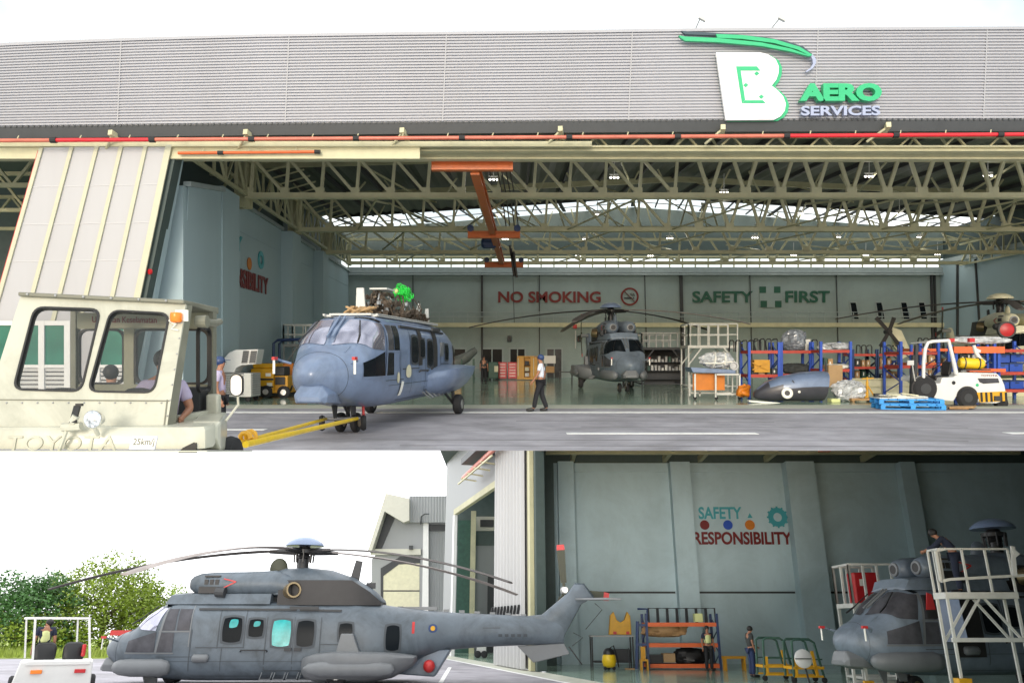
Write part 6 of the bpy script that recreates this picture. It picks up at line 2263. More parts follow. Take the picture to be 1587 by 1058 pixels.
for i, (a, b, lab) in enumerate(((1322, 1358, 'left of two dim blue and orange racks standing far back'), (1360, 1394, 'right of two dim blue and orange racks standing far back'), (1412, 1470, 'blue and orange rack standing behind the fork truck'), (1474, 1530, 'blue and orange rack right of the fork truck mast'))):
    y_ = 39.0 if i < 2 else 34.5
    rack(lab, hx(a, y_), hx(b, y_), y_, 1.1, zz(541, y_) + (.0 if i < 2 else .2), (zz(548, y_), zz(568, y_), zz(586, y_)) if i < 2 else (zz(540, y_), zz(562, y_), zz(590, y_)), pm='navy' if i < 2 else 'blue', bm='rackorange' if i > 1 else 'rackred')
rack('blue and red rack at the right edge loaded with blue crates', hx(1541, 30.5), hx(1600, 30.5), 30.5, 1.1, zz(528, 30.5), (zz(541, 30.5), zz(576, 30.5), zz(603, 30.5)))
rack('tall blue rack upright pair just left of the fork truck', hx(1396, 31.5), hx(1424, 33), 31.5, 1.4, zz(529, 31.5), (zz(545, 31.5), zz(566, 31.5)), bm='rackred')

# goods on the racks
def goods(label, cat, name, mb, m, **k):
    return mb.solo(name, M[m], label, cat, smooth=k.pop('smooth', 30), **k)
c = Vector((hx(1230, 32.9), 33.0, zz(530, 33)))
goods('tall grey film wrapped panel standing on the top beam of the second rack', 'bundle', 'wrapped_sheet', lump('', '', '', U(1231, 527, 33), (.5, .4, .42), '', 11, amp=.16), 'filmgrey', smooth=None)
goods('crumpled film wrapped bundle lying on the rack above the white bags', 'bundle', 'wrapped_bundle', lump('', '', '', U(1296, 537, 32), (.62, .4, .16), '', 12, amp=.3), 'film', smooth=None)
goods('white crumpled bags on the middle shelf of the rack above the bundle', 'bag', 'white_bags', lump('', '', '', U(1297, 568, 32), (.55, .35, .11), '', 13), 'paper')
goods('dark bundled covers on the middle shelf behind the boom section', 'bundle', 'dark_bundle', lump('', '', '', U(1232, 571, 33), (.6, .4, .22), '', 14), 'charcoal')
goods('yellow cross strapped carton on the shelf of the rack nearest the trolley', 'box', 'yellow_carton', MB().box(U(1178, 567, 31.1), (.62, .5, .5)).bar(U(1166, 562, 30.82), U(1190, 573, 30.82), .04).bar(U(1190, 562, 30.82), U(1166, 573, 30.82), .04), 'mustard', smooth=None)
goods('cardboard carton on the floor behind the plastic wrapped bundle', 'box', 'carton', MB().bx(hx(1284, 31), hx(1306, 31), 31, 31.7, .45, 1.35), 'box', smooth=None, bevel=.01)
goods('orange hose heap on the floor below the rack nearest the trolley', 'hose', 'hose_heap', MB().tube([U(1152 + 8 * math.sin(k * 1.1), 607 - 6 * math.cos(k * .9) - (k % 3) * 2, 30 + .25 * math.sin(k)) for k in range(22)], .09, 6), 'orangebox', smooth=60)
for i, (a, b, r0, r1) in enumerate(((1545, 1563, 563, 576), (1565, 1585, 562, 576), (1546, 1564, 590, 603), (1566, 1587, 589, 603), (1547, 1565, 548, 562), (1567, 1589, 548, 561))):
    LB = ('lower left', 'lower right', 'bottom left', 'bottom right', 'upper left', 'upper right')[i]
    y_ = 31.0
    t = thing('blue_crate', '%s blue plastic crate on the rack at the right edge' % LB, 'crate', (hx((a + b) / 2, y_), y_, zz(r1, y_)), group='blue plastic crates')
    x0, x1, z0, z1 = hx(a, y_), hx(b, y_), zz(r1, 30.5) + .004, zz(r0, y_)
    MB().bx(x0, x1, y_, y_ + .5, z0, z0 + .03).bx(x0, x1, y_, y_ + .03, z0 + .03, z1).bx(x0, x1, y_ + .47, y_ + .5, z0 + .03, z1).bx(x0, x0 + .03, y_ + .03, y_ + .47, z0 + .03, z1).bx(x1 - .03, x1, y_ + .03, y_ + .47, z0 + .03, z1).part('crate_shell', M['blue'], t, wc=True)
    MB().bx(x0 - .015, x1 + .015, y_ - .018, y_ - .002, z1 - .05, z1).bx((x0 + x1) / 2 - .08, (x0 + x1) / 2 + .08, y_ - .012, y_ - .002, z1 - .13, z1 - .08).part('rim', M['navy'], t, wc=True)
# more stores on the shelves
rnd = random.Random(77)
for (a, b, y_, rows_, rb) in ((1164, 1204, 31.0, (580,), 'blue and red rack nearest the trolley'), (1214, 1256, 33.0, (543,), 'blue and red rack behind the boom section'), (1276, 1314, 32.0, (571.5,), 'blue and red rack above the wrapped heap'),
                              (1325, 1356, 39.5, (568, 586), 'dim rack beside the wrapped heap'), (1363, 1392, 39.5, (568, 586), 'dim rack nearer the fork truck'), (1416, 1468, 35.0, (562, 590), 'rack behind the fork truck'), (1478, 1528, 35.0, (562, 590), 'rack above the fork truck nose'), (1330, 1392, 34.2, (611,), 'floor before the low barrier')):
    for row in rows_:
        x = a + 1
        while x < b - 5:
            w_ = rnd.uniform(5, 10)
            yb_ = y_ + (.0 if row < 605 else .3)
            z0 = max(zz(row, y_ if row < 605 else 33) , 0) + .004
            if row > 605:
                z0 = .003
                if rnd.random() < .5:
                    x += w_
                    continue
                yb_ = 33.6
            h_ = rnd.uniform(.18, .5)
            o = MB().bx(hx(x, yb_), hx(min(x + w_, b), yb_), yb_, yb_ + rnd.uniform(.3, .5), z0, z0 + h_).bx(hx(x + w_ * .3, yb_), hx(x + w_ * .55, yb_), yb_ - .006, yb_ - .001, z0 + h_ * .3, z0 + h_ * .7, 1).solo('stored_carton', [M[rnd.choice(['box', 'dark', 'slats', 'darkgreen', 'charcoal', 'greybox', 'wood', 'navy'])], M['paper']], 'carton or case stored on the ' + rb, 'box', 'cartons on the ' + rb)
            x += w_ + rnd.uniform(.5, 4)
# black folded frames on top of racks
for i, (a, b, y_, row, lab) in enumerate(((1128, 1180, 31.5, 545, 'black folded hoop frame in the rear row on the rack nearest the trolley'), (1166, 1206, 31, 543, 'black folded hoop frame in the front row on the rack nearest the trolley'), (1245, 1268, 33.2, 543, 'black hoop frame on the top beam behind the film wrapped panel'), (1325, 1352, 39.4, 549, 'black hoop frame on top of the dim rack beside the film wrapped heap'), (1362, 1392, 39.4, 549, 'black hoop frame on top of the dim rack nearer the fork truck'), (1420, 1470, 35, 540, 'black hoop frame on the rack behind the fork truck'))):
    n = max(1, int((b - a) / 9))
    for k in range(n):
        mb = MB()
        p = U(a + (b - a) * (k + .2) / n, row, y_)
        q = U(a + (b - a) * (k + .9) / n, row, y_)
        h = Vector((0, 0, .46))
        mb.tube([p, p + h * .85 + Vector((.02, .1 * k, 0)), p.lerp(q, .2) + h, p.lerp(q, .8) + h, q + h * .85, q], .03, 5)
        mb.solo('hoop_frame', M['black'], lab, 'frame', lab[0].lower() + lab[1:])

# long cream barrier along the racks
t = thing('low_barrier', 'long low cream barrier behind the pallets and fork truck', 'barrier', (hx(1400, 32), 32, 0))
x0, x1 = hx(1318, 33.2), hx(1640, 33.2)
MB().bx(x0, x1, 33.2, 33.35, .0, zz(588, 33.2)).part('panel', M['board'], t, wc=True)
MB().bx(x0, x1, 33.13, 33.2, .38, .44).bx(x0, x1, 33.13, 33.2, .0, .12).bx(x0, x1, 33.1, 33.4, zz(588, 33.2), zz(586, 33.2)).part('rail', M['cream'], t, wc=True)

# dark boom section lying on the floor
yb = 28.6
t = thing('boom_section', 'dark and blue grey helicopter boom section with a round white port, lying on the floor', 'boom section', (hx(1230, yb), yb, 0))
secs, low = [], []
prof_ = [(1176, 609, 617, .10), (1181, 604, 620, .25), (1196, 592, 624, .45), (1215, 584, 625.5, .58), (1245, 577, 626, .66), (1270, 575, 626, .68), (1284, 575.5, 626, .66)]
for (px, rt, rb, hw) in prof_:
    x = hx(px, yb)
    z1, z0 = zz(rt, yb), max(.02, zz(rb, yb))
    zc, hh = (z0 + z1) / 2, (z1 - z0) / 2
    secs.append([Vector((x + .10 * math.sin(R(k * 18)) * (1 if px > 1240 else 0), yb + .6 + hw * math.copysign(abs(math.cos(R(k * 18))) ** .75, math.cos(R(k * 18))), zc + hh * math.copysign(abs(math.sin(R(k * 18))) ** .75, math.sin(R(k * 18))))) for k in range(20)])
mb = MB()
mb.loft(secs)
for i, f in enumerate(mb.f):
    zc = sum(mb.v[j].z for j in f) / len(f)
    mb.mi[i] = 1 if zc < .60 - .1 * (0 if len(f) > 4 else 0) else 0
mb.part('shell', [M['heli'], M['cowl']], t, wc=True, smooth=50)
c = U(1220, 609, yb - .02)
mb = MB()
mb.lathe([(.10, -.05), (.19, -.05), (.21, .0), (.19, .03), (.10, .03)], c, (-.12, -1, .15), 24, hollow=True)
o = mb.part('white_port', M['paper'], t, wc=True, smooth=40)
mb = MB()
mb.lathe([(0, -.04), (.102, -.04), (.102, .0), (0, .0)], c, (-.12, -1, .15), 18)
mb.part('port_bore', M['black'], o, wc=True)
mb = MB()
mb.lathe([(0, .0), (.045, .0), (.045, .03), (0, .03)], U(1238.5, 607, yb - .04), (-.1, -1, .1), 12)
mb.part('rivet_cap', M['paper'], t, wc=True)
mb = MB()
mb.bar(U(1228, 589, yb + .02), U(1231, 593, yb), .05, .03)
mb.bar(U(1267, 592, yb - .02), U(1267, 597, yb - .03), .05, .03)
mb.tube([U(1281, 575, yb + .3), U(1279, 559, yb + .3)], .035, 6)
mb.part('fitting', M['dark'], t, wc=True)
MB().loft([[U(a, b, yb - .35) + Vector((0, d, 0)) for a, b in ((1161, 620), (1209, 624), (1209, 627), (1161, 622.5))] for d in (0, .25)]).solo('white_strip', M['paper'], 'long white plastic strip on the floor left of the boom section', 'strip')
goods('pale yellow foam block at the right foot of the boom section', 'block', 'foam_block', MB().bx(hx(1287, yb), hx(1301, yb), yb - .1, yb + .3, 0.003, .14), 'hivis', smooth=None, bevel=.02)
# wrapped bundle, timber, jack stand
yw = 29.3
goods('big heap of clear film wrapped parts beside the boom section', 'bundle', 'film_bundle', lump('', '', '', Vector((hx(1316, yw), yw, .40)), (.56, .42, .38), '', 21, amp=.26, n=34, k=22), 'film', smooth=None)
t = thing('timber_base', 'flat timber base lying under the yellow jack stand', 'timber', (hx(1330, yw), yw - .4, 0))
MB().bx(hx(1311, yw), hx(1352, yw), yw - .5, yw + .2, .06, .14).part('boards', M['wood'], t, wc=True)
MB().bx(hx(1313, yw), hx(1316, yw), yw - .48, yw + .18, .003, .06).bx(hx(1346, yw), hx(1349, yw), yw - .48, yw + .18, .003, .06).part('bearers', M['wood'], t, wc=True)
t = thing('jack_stand', 'small yellow jack stand beside the film wrapped heap', 'jack', (hx(1342, yw), yw, .14))
p = Vector((hx(1342, yw), yw - .1, .14))
mb = MB()
mb.tube([p, p + Vector((0, 0, .62))], .05, 8)
mb.tube([p + Vector((0, 0, .62)), p + Vector((0, 0, .78))], .03, 8)
for a in (0, 2.1, 4.2):
    mb.tube([p + Vector((.3 * math.cos(a), .2 * math.sin(a), 0)), p + Vector((0, 0, .5))], .025, 6)
mb.bar(p + Vector((-.2, 0, .72)), p + Vector((.25, 0, .74)), .04)
mb.part('stand', M['yellow'], t, wc=True)


# pallets
def pallet(label, c, rz, L, W, hh, m, group=None):
    t = thing('pallet', label, 'pallet', c, rz, group=group)
    mb = MB()
    n = 7
    for k in range(n):
        mb.box((-L / 2 + L * (k + .5) / n, 0, hh - .0125), (L / n * .82, W, .025))
    mb.part('top_boards', M[m], t)
    mb = MB()
    for yy in (-W / 2 + .05, 0, W / 2 - .05):
        mb.box((0, yy, .0125 + .003), (L, .1, .025))
    mb.part('bottom_boards', M[m], t)
    mb = MB()
    for xx in (-L / 2 + .07, 0, L / 2 - .07):
        for yy in (-W / 2 + .05, 0, W / 2 - .05):
            mb.box((xx, yy, hh / 2 + .003), (.14, .1, hh - .055))
    for yy in (-W / 2 + .05, 0, W / 2 - .05):
        mb.box((0, yy, hh - .04), (L, .09, .025))
    mb.part('blocks', M[m], t)
    return t
yp = 24.9
pallet('lower of two stacked bright blue pallets in front of the fork truck', (hx(1414, yp), yp + .3, .003), R(-9), 1.95, 1.05, .17, 'palletblue', 'stacked blue pallets')
pallet('upper of two stacked bright blue pallets, carrying white boards', (hx(1412, yp), yp + .32, .176), R(-9), 1.95, 1.05, .17, 'palletblue', 'stacked blue pallets')
t = thing('white_boards', 'loose white and cream card sheets on the blue pallets', 'boards', (hx(1405, yp), yp + .3, .35))
mb = MB()
for k, (dx, dy, L, W, a) in enumerate(((-.1, 0, 1.5, .8, -.1), (.05, .1, 1.1, .7, .1), (.25, -.05, .9, .6, -.25), (-.3, .15, .7, .6, .3))):
    mb.box((hx(1405, yp) + dx, yp + .3 + dy, .362 + .024 * k), (L, W, .02), a)
mb.part('sheets', M['paper'], t, wc=True)
mb = MB()
mb.box((hx(1390, yp), yp + .2, .48), (.42, .2, .05), .5, rx=.2)
mb.box((hx(1418, yp), yp + .35, .47), (.5, .25, .03), -.3, ry=.12)
mb.part('cream_strips', M['board'], t, wc=True)
goods('small dark grey box on the left end of the blue pallets', 'box', 'small_box', MB().box((hx(1371, yp), yp + .55, .42), (.16, .16, .13)), 'dark', smooth=None, bevel=.01)
t = thing('plywood_sheet', 'brown plywood offcut on the floor under the fork truck nose', 'plywood', (hx(1490, 25), 25, 0))
MB().prism([(hx(1466, 25.3), 25.3, .04), (hx(1516, 25.6), 25.7, .04), (hx(1507, 25), 24.9, .04), (hx(1466, 25), 24.8, .04)], (0, 0, .04)).part('sheet', M['wood'], t, wc=True)
MB().bx(hx(1470, 25), hx(1500, 25), 24.95, 25.05, .003, .04).part('batten', M['wood'], t, wc=True)

# ---------------- white fork truck seen from its rear corner
yf = 26.3
fk = thing('fork_truck', 'white fork truck with an open guard frame, striped bumper and yellow gas bottle', 'fork truck', (hx(1490, yf), yf, 0))
def fp(px, py, dy=0.0):
    return U(px, py, yf + dy)
side_ = [(1424, 592), (1431, 590), (1440, 598), (1446, 611), (1450, 619), (1478, 622), (1484, 612), (1492, 604), (1502, 604), (1510, 610), (1516, 621), (1519, 624), (1544, 625), (1560, 620), (1559, 606), (1557, 596), (1552, 585), (1545, 578), (1486, 577), (1478, 584), (1460, 585), (1458, 594), (1450, 594), (1436, 587), (1430, 582), (1424, 586)]
mb = MB()
mb.prism([fp(*p) for p in side_], (0, 1.25, 0))
mb.part('chassis', M['white'], fk, wc=True, bevel=.035)
mb = MB()
for dy in (0, 1.2):
    pts = [(1431, 588), (1431.5, 560), (1434, 540), (1438, 531), (1445, 529), (1470, 527.5)]
    mb.tube([fp(*p, dy) for p in pts], .06, 8)
    mb.tube([fp(1470, 527, dy), fp(1476, 552, dy), fp(1482, 580, dy)], [.055, .065, .075], 8)
for k in range(7):
    a = (k + .5) / 7
    p = fp(1438, 531).lerp(fp(1470, 527), a)
    mb.bar(p, p + Vector((0, 1.2, 0)), .035)
mb.bar(fp(1438, 531), fp(1438, 531, 1.2), .07)
mb.bar(fp(1470, 527), fp(1470, 527, 1.2), .07)
mb.part('guard_frame', M['white'], fk, wc=True, smooth=50)
mb = MB()
mb.prism([fp(1450, 590, .3), fp(1474, 590, .3), fp(1474, 582, .3), fp(1450, 582, .3)], (0, .6, 0))
mb.box(fp(1467, 571, .6), (.12, .5, .48), ry=.12)
mb.part('seat', M['black'], fk, wc=True, bevel=.04)
mb = MB()
mb.lathe([(.15, -.012), (.17, 0), (.15, .012), (.13, 0)], fp(1452, 566, .6), (-.6, 0, .8), 18, hollow=True)
mb.tube([fp(1452, 566, .6), fp(1443, 582, .6)], .03, 6)
mb.part('steering_wheel', M['black'], fk, wc=True)
wheels(fk, [fp(1432, 602, .05)], .40, .26, hub='dark')
wheels(fk, [fp(1498, 616, .02)], .33, .24, hub='dark')
wheels(fk, [fp(1551, 624.5, .35)], .22, .22, hub=None)
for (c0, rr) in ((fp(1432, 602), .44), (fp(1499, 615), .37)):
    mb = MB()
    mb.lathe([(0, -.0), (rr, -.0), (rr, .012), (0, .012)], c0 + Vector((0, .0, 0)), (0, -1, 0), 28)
    mb.part('wheel_well', M['soot_shade'], fk, wc=True)
mb = MB()
mb.prism([fp(1514, 608, -.03), fp(1560, 606, -.03), fp(1560, 621, -.03), fp(1519, 623.5, -.03)], (0, .028, 0))
o = mb.part('bumper', M['yellow'], fk, wc=True)
mb = MB()
for k in range(6):
    a = 1519 + k * 7.6
    if 1537 < a < 1548:
        continue
    mb.prism([fp(a, 608, -.034), fp(a + 3.6, 607.7, -.034), fp(a + 4.6, 622.5, -.034), fp(a + 1.0, 622.8, -.034)], (0, .003, 0))
mb.part('stripe', M['black'], o, wc=True)
mb = MB()
mb.box(fp(1546, 617, -.05), (.22, .08, .16))
mb.part('towing_pin', M['dark'], fk, wc=True)
mb = MB()
mb.prism([fp(1515, 586, -.005), fp(1547, 586, -.005), fp(1549, 593, -.005), fp(1524, 594.5, -.005), fp(1518, 592, -.005)], (0, .004, 0))
mb.part('vent_opening', M['panegrey'], fk, wc=True)
mb = MB()
letters(mb, 'TOYOTA', fp(1520, 583.5, -.004), fp(1546, 583.5, -.004), fp(1520, 580, -.004), .004, .01)
mb.part('nose_lettering', M['signred'], fk, wc=True)
mb = MB()
mb.lathe([(0, 0), (.055, 0), (.055, .006), (0, .006)], fp(1514.5, 596.5), (0, -1, 0), 16)
mb.part('green_sticker', M['logogreen'], fk, wc=True)
mb = MB()
mb.lathe([(0, 0), (.065, 0), (.06, .012), (0, .012)], fp(1478, 593), (0, -1, 0), 16)
mb.part('filler_cap', M['black'], fk, wc=True)
mb = MB()
c = fp(1505, 563, .5)
mb.lathe([(0, -.42), (.14, -.40), (.19, -.32), (.19, .32), (.14, .40), (0, .42)], c, (1, -.1, -.05), 20)
o = mb.part('gas_bottle', M['yellowbar'], fk, wc=True, smooth=50)
mb = MB()
for d in (-.25, .22):
    mb.lathe([(.195, -.02), (.205, -.02), (.205, .02), (.195, .02)], c + Vector((d, -.1 * d, 0)), (1, -.1, -.05), 20, hollow=True)
mb.bx(c.x - .42, c.x + .55, c.y - .22, c.y + .22, c.z - .24, c.z - .20)
mb.part('bottle_cradle', M['dark'], o, wc=True)
mb = MB()
mb.tube([fp(1509, 535, .6), fp(1512, 545, .6), fp(1518, 556, .6), fp(1525, 563, .5)], [.06, .07, .085, .11], 8)
mb.box(fp(1514, 543, .6), (.2, .12, .1), ry=.4)
mb.part('air_intake', M['white'], fk, wc=True, smooth=50)
mb = MB()
mb.box(fp(1474, 527, .1), (.18, .12, .12))
mb.box(fp(1505, 527, .1), (.18, .14, .14))
mb.part('rear_lamp', M['red'], fk, wc=True)
mb = MB()
for dy in (.3, .9):
    mb.bar(fp(1416, 605, dy) + Vector((0, 0, -.3)), fp(1420, 535, dy), .10, .14)
    mb.bar(fp(1411, 605, dy) + Vector((0, 0, -.3)), fp(1415, 550, dy), .07, .12)
mb.bar(fp(1420, 536, .3), fp(1420, 536, .9), .1)
mb.bar(fp(1414, 600, .3), fp(1414, 600, .9), .1)
mb.part('mast', M['dark'], fk, wc=True)
mb = MB()
for dy in (.35, .85):
    mb.box(fp(1403, 627, dy), (.9, .1, .04))
mb.part('fork', M['dark'], fk, wc=True)
mb = MB()
mb.box(fp(1411, 562, -.15), (.26, .04, .16), .3)
mb.tube([fp(1414, 566, -.13), fp(1418, 590, .0)], .02, 6)
mb.part('mirror', M['greybox'], fk, wc=True)
goods('long film wrapped roll lying on the rack behind the fork truck guard', 'roll', 'wrapped_roll', lump('', '', '', U(1520, 527, 28.5), (1.0, .22, .13), '', 31, amp=.22, n=20, k=26), 'film', smooth=None)
t = thing('carrier_beam', 'long red orange beam behind the fork truck guard, carrying the wrapped roll', 'beam', (hx(1510, 28.6), 28.6, 0))
MB().bx(hx(1474, 28.6), hx(1552, 28.6), 28.4, 28.7, zz(547, 28.6), zz(537, 28.6)).part('beam', M['rackorange'], t, wc=True)
for px in (1480, 1546):
    MB().bar((hx(px, 28.6), 28.55, 0), (hx(px, 28.6), 28.55, zz(547, 28.6)), .1).part('post', M['blue'], t, wc=True)
MB().bx(hx(1500, 28.3), hx(1556, 28.3), 28.2, 28.4, zz(576, 28.3), zz(571, 28.3)).part('lower_beam', M['rackorange'], t, wc=True)
# ================================================================== LOWER APRON (frame LOW)
cT, sT = math.cos(TH), math.sin(TH)
L = LOW


def lx(px, Y, z=1.65):
    return (px - CX) / F * (Y * cT + (z - H1) * sT)


def lz(row, Y):
    return V(CX, row, Y).z


# ground, hangar floor, grass and a sky that spans the apron
MB().bx(-140, 60, 9, 130, -0.1, 0.0).solo('lower_ground', M['asphalt'], kind='structure', frame=L)
FA, FB = Vector((1.07, 33.3, 0)), Vector((-4.30, 53.0, 0))
FD = FB - FA
def FL(t, z=0.0, off=0.0):
    n = Vector((-FD.y, FD.x, 0)).normalized()      # towards the left, out of the hangar
    return FA + FD * t + n * off + Vector((0, 0, z))
def ft(px, z=5.0):
    k = (px - CX) / F
    return (FA.x - k * (FA.y * cT + (z - H1) * sT)) / (-FD.x + FD.y * cT * k)
mb = MB()
p = [FL(1.3), FL(-1.15), Vector((60, 10, 0)), Vector((60, 70, 0)), Vector((-2, 70, 0))]
mb.prism([q + Vector((0, 0, .001)) for q in p], (0, 0, .003))
mb.solo('lower_hangar_floor', M['epoxy'], kind='structure', frame=L)
mb = MB()
mb.prism([FL(1.3, .004, 1.0), FL(-1.0, .004, 1.0), FL(-1.0, .004, 0.0), FL(1.3, .004, 0.0)], (0, 0, .004))
mb.solo('lower_path', M['concrete'], kind='structure', frame=L)
mb = MB()
mb.prism([FL(1.2, .008, 1.25), FL(-1.0, .008, 1.25), FL(-1.0, .008, 1.05), FL(1.2, .008, 1.05)], (0, 0, .004))
a, b = VG(683, 1057), VG(715, 1051)
mb.bar(a + Vector((0, 0, .004)), b + Vector((-1, 8, .004)), .15, .006)
mb.solo('lower_road_marking', M['line'], kind='structure', frame=L)
MB().prism([(-120, 47, .002), (-14, 47, .002), (-13, 62, .002), (-13, 110, .002), (-120, 110, .002)], (0, 0, .04)).solo('grass_ground', M['grass'], kind='structure', frame=L)
mb = MB()
random.seed(9)
for i in range(5200):
    x, y = random.uniform(-48, -14.3), 47.1 + abs(random.gauss(0, 4.5))
    h = random.uniform(.18, .6)
    a = random.random() * 3.14
    d = Vector((math.cos(a), math.sin(a), 0)) * .07
    q = Vector((x, y, .03))
    mb.add([q - d, q + d, q + Vector((random.uniform(-.12, .12), random.uniform(-.1, .1), h))], [(0, 1, 2)])
o = mb.solo('grass', M['grass'], kind='stuff', frame=L)
o['label'] = 'unmown grass along the far edge of the lower apron'
o['category'] = 'grass'

# sky over the lower apron: ceiling, far side and left side
mb = MB()
prof_ = [(15.4, 5.05), (24, 7.75), (40, 12.6), (70, 21.6), (100, 30.5), (116, 33.5), (124, 30), (127, 20), (127, -1)]
rows = []
for (Y, z) in prof_:
    xr_ = FL((Y - FA.y) / FD.y).x - .35 if Y < 56 else (-2.0 if Y < 90 else 30)
    rows.append([Vector((-135, Y, -1)), Vector((-132, Y, z * .5)), Vector((-125, Y, z))] + [Vector((-125 + (xr_ + 125) * k / 6, Y, z)) for k in range(1, 7)])
n = len(rows[0])
mb.add([p for r in rows for p in r], [(i * n + k, i * n + k + 1, (i + 1) * n + k + 1, (i + 1) * n + k) for i in range(len(rows) - 1) for k in range(n - 1)])
mb.solo('sky', M['skyglow'], kind='structure', frame=L)


# ---------------- trees
def tree(label, px, row_base, row_top, wpx, Y, leaf, seed, n=2600, group='trees beyond the lower apron', shape=1.0, name='leafy_tree'):
    rnd = random.Random(seed)
    x = lx(px, Y)
    H = lz(row_top, Y)
    W = wpx / F * (Y * cT) / 2
    t = thing(name, label, 'tree', (x, Y, 0), frame=L, group=group)
    mb = MB()
    mb.tube([(x, Y, 0), (x + .1, Y, H * .25), (x - .05, Y + .1, H * .5)], [.22, .17, .1], 8)
    for k in range(9):
        a = k * 2.4
        b = Vector((x, Y, H * (.2 + .05 * (k % 5))))
        e = Vector((x + W * .6 * math.cos(a), Y + W * .5 * math.sin(a), H * (.45 + .05 * (k % 6))))
        mb.tube([b, b.lerp(e, .5) + Vector((0, 0, .15)), e], [.09, .06, .025], 6)
    mb.part('trunk', M['bark'], t, wc=True, smooth=50)
    cl = []
    for k in range(26):
        a = rnd.uniform(0, 6.28)
        rr = math.sqrt(rnd.random()) * W * .80
        hz = rnd.uniform(.14, .86)
        lim = math.sin(math.pi * min(1, max(.12, hz * .8 + .18))) ** .7
        cl.append((Vector((x + rr * lim * math.cos(a), Y + rr * lim * math.sin(a), H * hz)), rnd.uniform(.18, .34) * W + .28))
    mb = MB()
    for i in range(n):
        c, r = rnd.choice(cl)
        d = Vector((rnd.gauss(0, 1), rnd.gauss(0, 1), rnd.gauss(0, .85))).normalized() * r * rnd.uniform(.45, 1.05) ** .6
        q = c + d
        if q.z < .15:
            continue
        s_ = rnd.uniform(.08, .16)
        u = Vector((rnd.gauss(0, 1), rnd.gauss(0, 1), rnd.gauss(0, .6))).normalized()
        v = u.cross(Vector((rnd.gauss(0, 1), rnd.gauss(0, 1), rnd.gauss(0, 1)))).normalized()
        mb.add([q - u * s_, q - v * s_ * .5, q + u * s_, q + v * s_ * .5], [(0, 1, 2, 3)])
    mb.part('crown', M[leaf], t, wc=True)
tree('dark green dense tree at the far left edge above the canopied tractor', 28, 1000, 893, 190, 56, 'leafdk', 1, 11000)
tree('tall pale green tree with a loose crown behind the rotor blade tip', 158, 1000, 858, 215, 60, 'leaf', 2, 11000)
tree('rounder pale green tree between the tall tree and the helicopter nose', 222, 1000, 895, 110, 64, 'leaf', 3, 5000)
tree('small round tree just left of the engine nacelle', 262, 1000, 900, 62, 80, 'leaf', 4, 2200)
tree('low green bush under the pale tree by the grass', 110, 1000, 950, 120, 57, 'leaf', 5, 2600, name='bush')
tree('low green bush beside the dark tree behind the canopied tractor', 40, 1000, 960, 120, 54, 'leaf', 6, 2600, name='bush')
tree('low bush behind the helicopter nose', 205, 1000, 948, 100, 60, 'leaf', 8, 2200, name='bush')
t = thing('road_barrier', 'red and white barrier just behind the helicopter nose', 'barrier', (lx(187, 50), 50, 0), frame=L)
mb = MB()
mb.bx(lx(172, 50), lx(206, 50), 50, 50.2, lz(984, 50), lz(976, 50))
mb.part('red_board', M['redtip'], t, wc=True)
mb = MB()
for px in (174, 190, 204):
    mb.bx(lx(px, 50) - .05, lx(px, 50) + .05, 50.0, 50.1, 0.04, lz(984, 50))
mb.part('post', M['white'], t, wc=True)

# ---------------- canopied white tractor, seen from behind
Yt = 21.0
t = thing('canopy_tractor', 'small white tow tractor with a bare canopy frame and two black seats, seen from behind', 'tow tractor', (lx(85, Yt), Yt, 0), frame=L)
X = lambda px, z=1.0: lx(px, Yt, z)
ztop, zb_, zm = lz(957, Yt), lz(1022, Yt), lz(1034, Yt)
mb = MB()
mb.loft([[Vector((X(28), y_, .25)), Vector((X(139), y_, .25)), Vector((X(138), y_, zb_ - k)), Vector((X(36), y_, zb_ - k))] for y_, k in ((Yt - .0, .04), (Yt + .08, 0.0), (Yt + .9, 0), (Yt + 1.9, .1))])
mb.part('body', M['white'], t, wc=True, bevel=.03)
mb = MB()
mb.bx(X(44), X(134), Yt - .03, Yt + .02, lz(1030, Yt), lz(1024, Yt))
mb.part('rear_ledge', M['white'], t, wc=True, bevel=.01)
for px in (60, 121):
    MB().box((X(px), Yt - .035, lz(1040, Yt)), (.26, .05, .09)).part('tail_lamp', M['amber'] if px < 100 else M['red'], t, wc=True, bevel=.01)
for (px, z0) in ((57, 0), (133, 0)):
    MB().bar((X(px - (5 if px < 100 else 0)), Yt + .15, zb_ - .02), (X(px, 2), Yt + .15, ztop), .055).part('rear_post', M['white'], t, wc=True)
for px in (43, 118):
    MB().bar((X(px - 4), Yt + 1.2, .9), (X(px, 2), Yt + 1.2, ztop), .045).part('front_post', M['white'], t, wc=True)
mb = MB()
a = [Vector((X(57, 2), Yt + .15, ztop)), Vector((X(134, 2), Yt + .15, ztop)), Vector((X(119, 2), Yt + 1.2, ztop)), Vector((X(42, 2), Yt + 1.2, ztop))]
for k in range(4):
    mb.bar(a[k], a[(k + 1) % 4], .07, .05)
mb.part('canopy_frame', M['white'], t, wc=True)
for px in (67, 108):
    mb = MB()
    c = Vector((X(px), Yt + .45, lz(1011, Yt)))
    mb.loft([[c + Vector((q[0] * k, y_, q[1] * k)) for q in rrect(.52, .50, .16)] for y_, k in ((-.08, .85), (-.04, 1), (.06, 1), (.1, .85))])
    mb.part('seat', M['black'], t, wc=True, smooth=45)
MB().box((X(122), Yt + .3, lz(1008, Yt)), (.1, .1, .3)).part('extinguisher', M['red'], t, wc=True, bevel=.03)
wheels(t, [Vector((X(30), Yt + .4, .25)), Vector((X(140), Yt + .4, .25))], .27, .2, axis=(1, 0, 0), hub=None)
TA = R(29)
